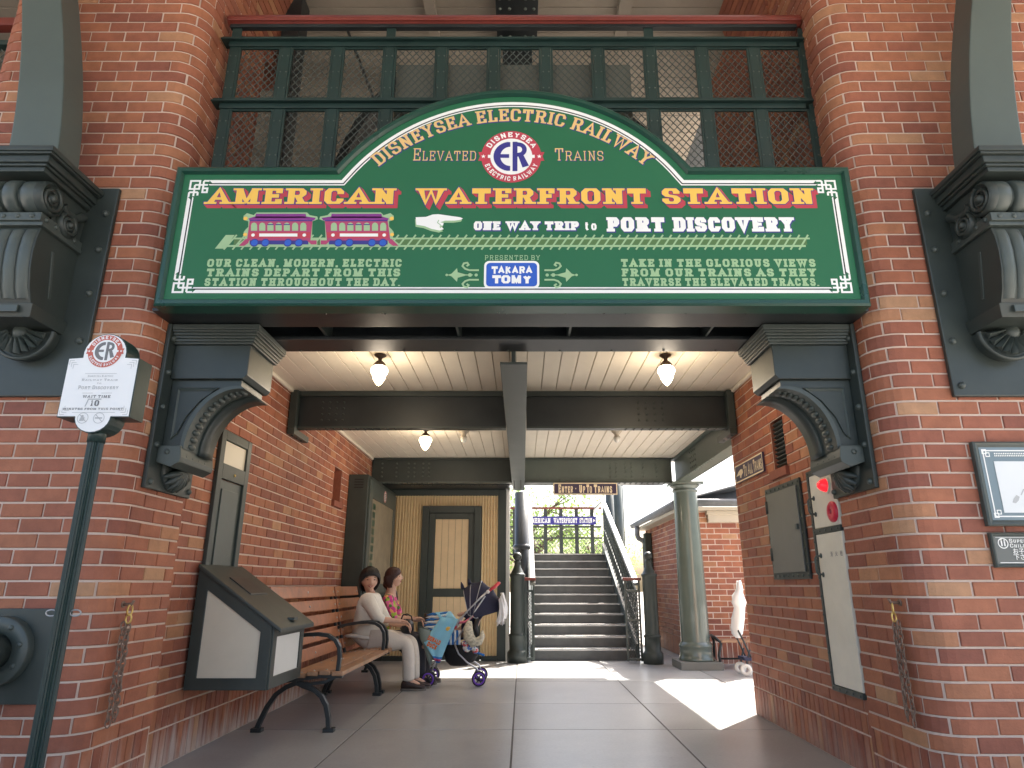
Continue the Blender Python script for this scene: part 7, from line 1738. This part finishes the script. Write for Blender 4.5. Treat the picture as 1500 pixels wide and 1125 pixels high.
for j, (u, v, w_) in enumerate(((1082, 850, 2.5), (1083, 862, 4), (1080, 872, 7), (1081, 882, 9), (1083, 890, 7), (1082, 905, 8), (1081, 918, 8.5), (1080, 928, 6), (1081, 934, 3))):
    for k in range(nn): t = 2*PI*k/nn; q = W(u, v); vs.append((q[0]+w_*.0095*math.cos(t)*(1+.22*math.sin(3*t+j)+.12*math.sin(7*t+2*j)), YW_+.10*math.sin(t)*w_/8, q[2]))
mb.add(vs, [(i*nn+k, i*nn+(k+1) % nn, (i+1)*nn+(k+1) % nn, (i+1)*nn+k) for i in range(8) for k in range(nn)]+[tuple(range(nn-1, -1, -1)), tuple(8*nn+k for k in range(nn))], True); mb.build('garment_body', M['white_c'], cl, fix=False)

# ---------------------------------------------------------------- trees beyond the stairs
def tree(x, y, h_, cr, label, n=2600, seed=1):
    rnd = random.Random(seed); r = thing('leafy_tree', label, 'tree', (x, y, 0)); mb = MB()
    mb.tube([(x, y, 0), (x+.1, y, h_*.3), (x-.05, y, h_*.55)], [.22, .17, .12], 10); tips = []
    for k in range(16):
        a = rnd.uniform(0, 2*PI); z = h_*rnd.uniform(.3, .6); l = cr*rnd.uniform(.6, 1.0); p = Vector((x, y, z)); q = p+Vector((math.cos(a)*l*.5, math.sin(a)*l*.5, l*.35)); e = p+Vector((math.cos(a)*l, math.sin(a)*l, l*rnd.uniform(.2, .8))); mb.tube([p, q, e], [.06, .035, .01], 6); tips += [q, e, q.lerp(e, .5)]
        for j in range(2): a2 = a+rnd.uniform(-1, 1); e2 = q+Vector((math.cos(a2)*l*.5, math.sin(a2)*l*.5, l*rnd.uniform(-.2, .5))); mb.tube([q, e2], [.025, .006], 5); tips.append(e2)
    mb.build('trunk', M['bark'], r, fix=False)
    lf = MB()
    for k in range(n):
        t = rnd.choice(tips); c = t+Vector((rnd.gauss(0, .35), rnd.gauss(0, .35), rnd.gauss(0, .28))); s_ = rnd.uniform(.04, .085)
        u = Vector((rnd.gauss(0, 1), rnd.gauss(0, 1), rnd.gauss(0, 1))).normalized(); v = u.orthogonal().normalized()*s_*.5; u = u*s_
        lf.add([c-u, c+v, c+u, c-v], [(0, 1, 2, 3)], False)
    o = lf.build('crown', M['leaf'], r, fix=False); return r
tree(.3, 21.0, 4.6, 1.9, 'leafy green tree rising behind the fence above the stairs', 4200, 3)
tree(-1.8, 22.5, 5.0, 2.0, 'leafy tree behind the dark post left of the stairs', 3000, 5)
tree(2.6, 26, 3.6, 1.5, 'low pale leafy tree far beyond the right part of the landing fence', 2500, 9)

# ---------------------------------------------------------------- groups of like things
for kind_, phrase in (('ceiling_lamp', 'lamps on the passage ceiling'), ('steel_corbel', 'corbels under the lintel'), ('scroll_bracket', 'scroll brackets on the front piers'), ('arched_rib', 'ribs rising from the scroll brackets'),
                      ('park_bench', 'benches along the left wall'), ('newel_post', 'newel posts at the foot of the stairs'), ('mesh_barrier', 'mesh panels beside the newel posts'), ('stair_railing', 'railings of the stairs'),
                      ('hanging_chain', 'chains hung on the piers'), ('brick_pier', 'brick piers of the front'), ('ceiling_beam', 'steel beams of the passage ceiling'), ('curved_brace', 'braces behind the balcony railing'),
                      ('roof_joist', 'joists of the upper ceiling'), ('leafy_tree', 'trees beyond the stairs'), ('upper_brick_wall', 'brick walls of the upper hall')):
    for o in COL.objects:
        if not o.parent and o.name.split('.')[0] == kind_: o['group'] = phrase
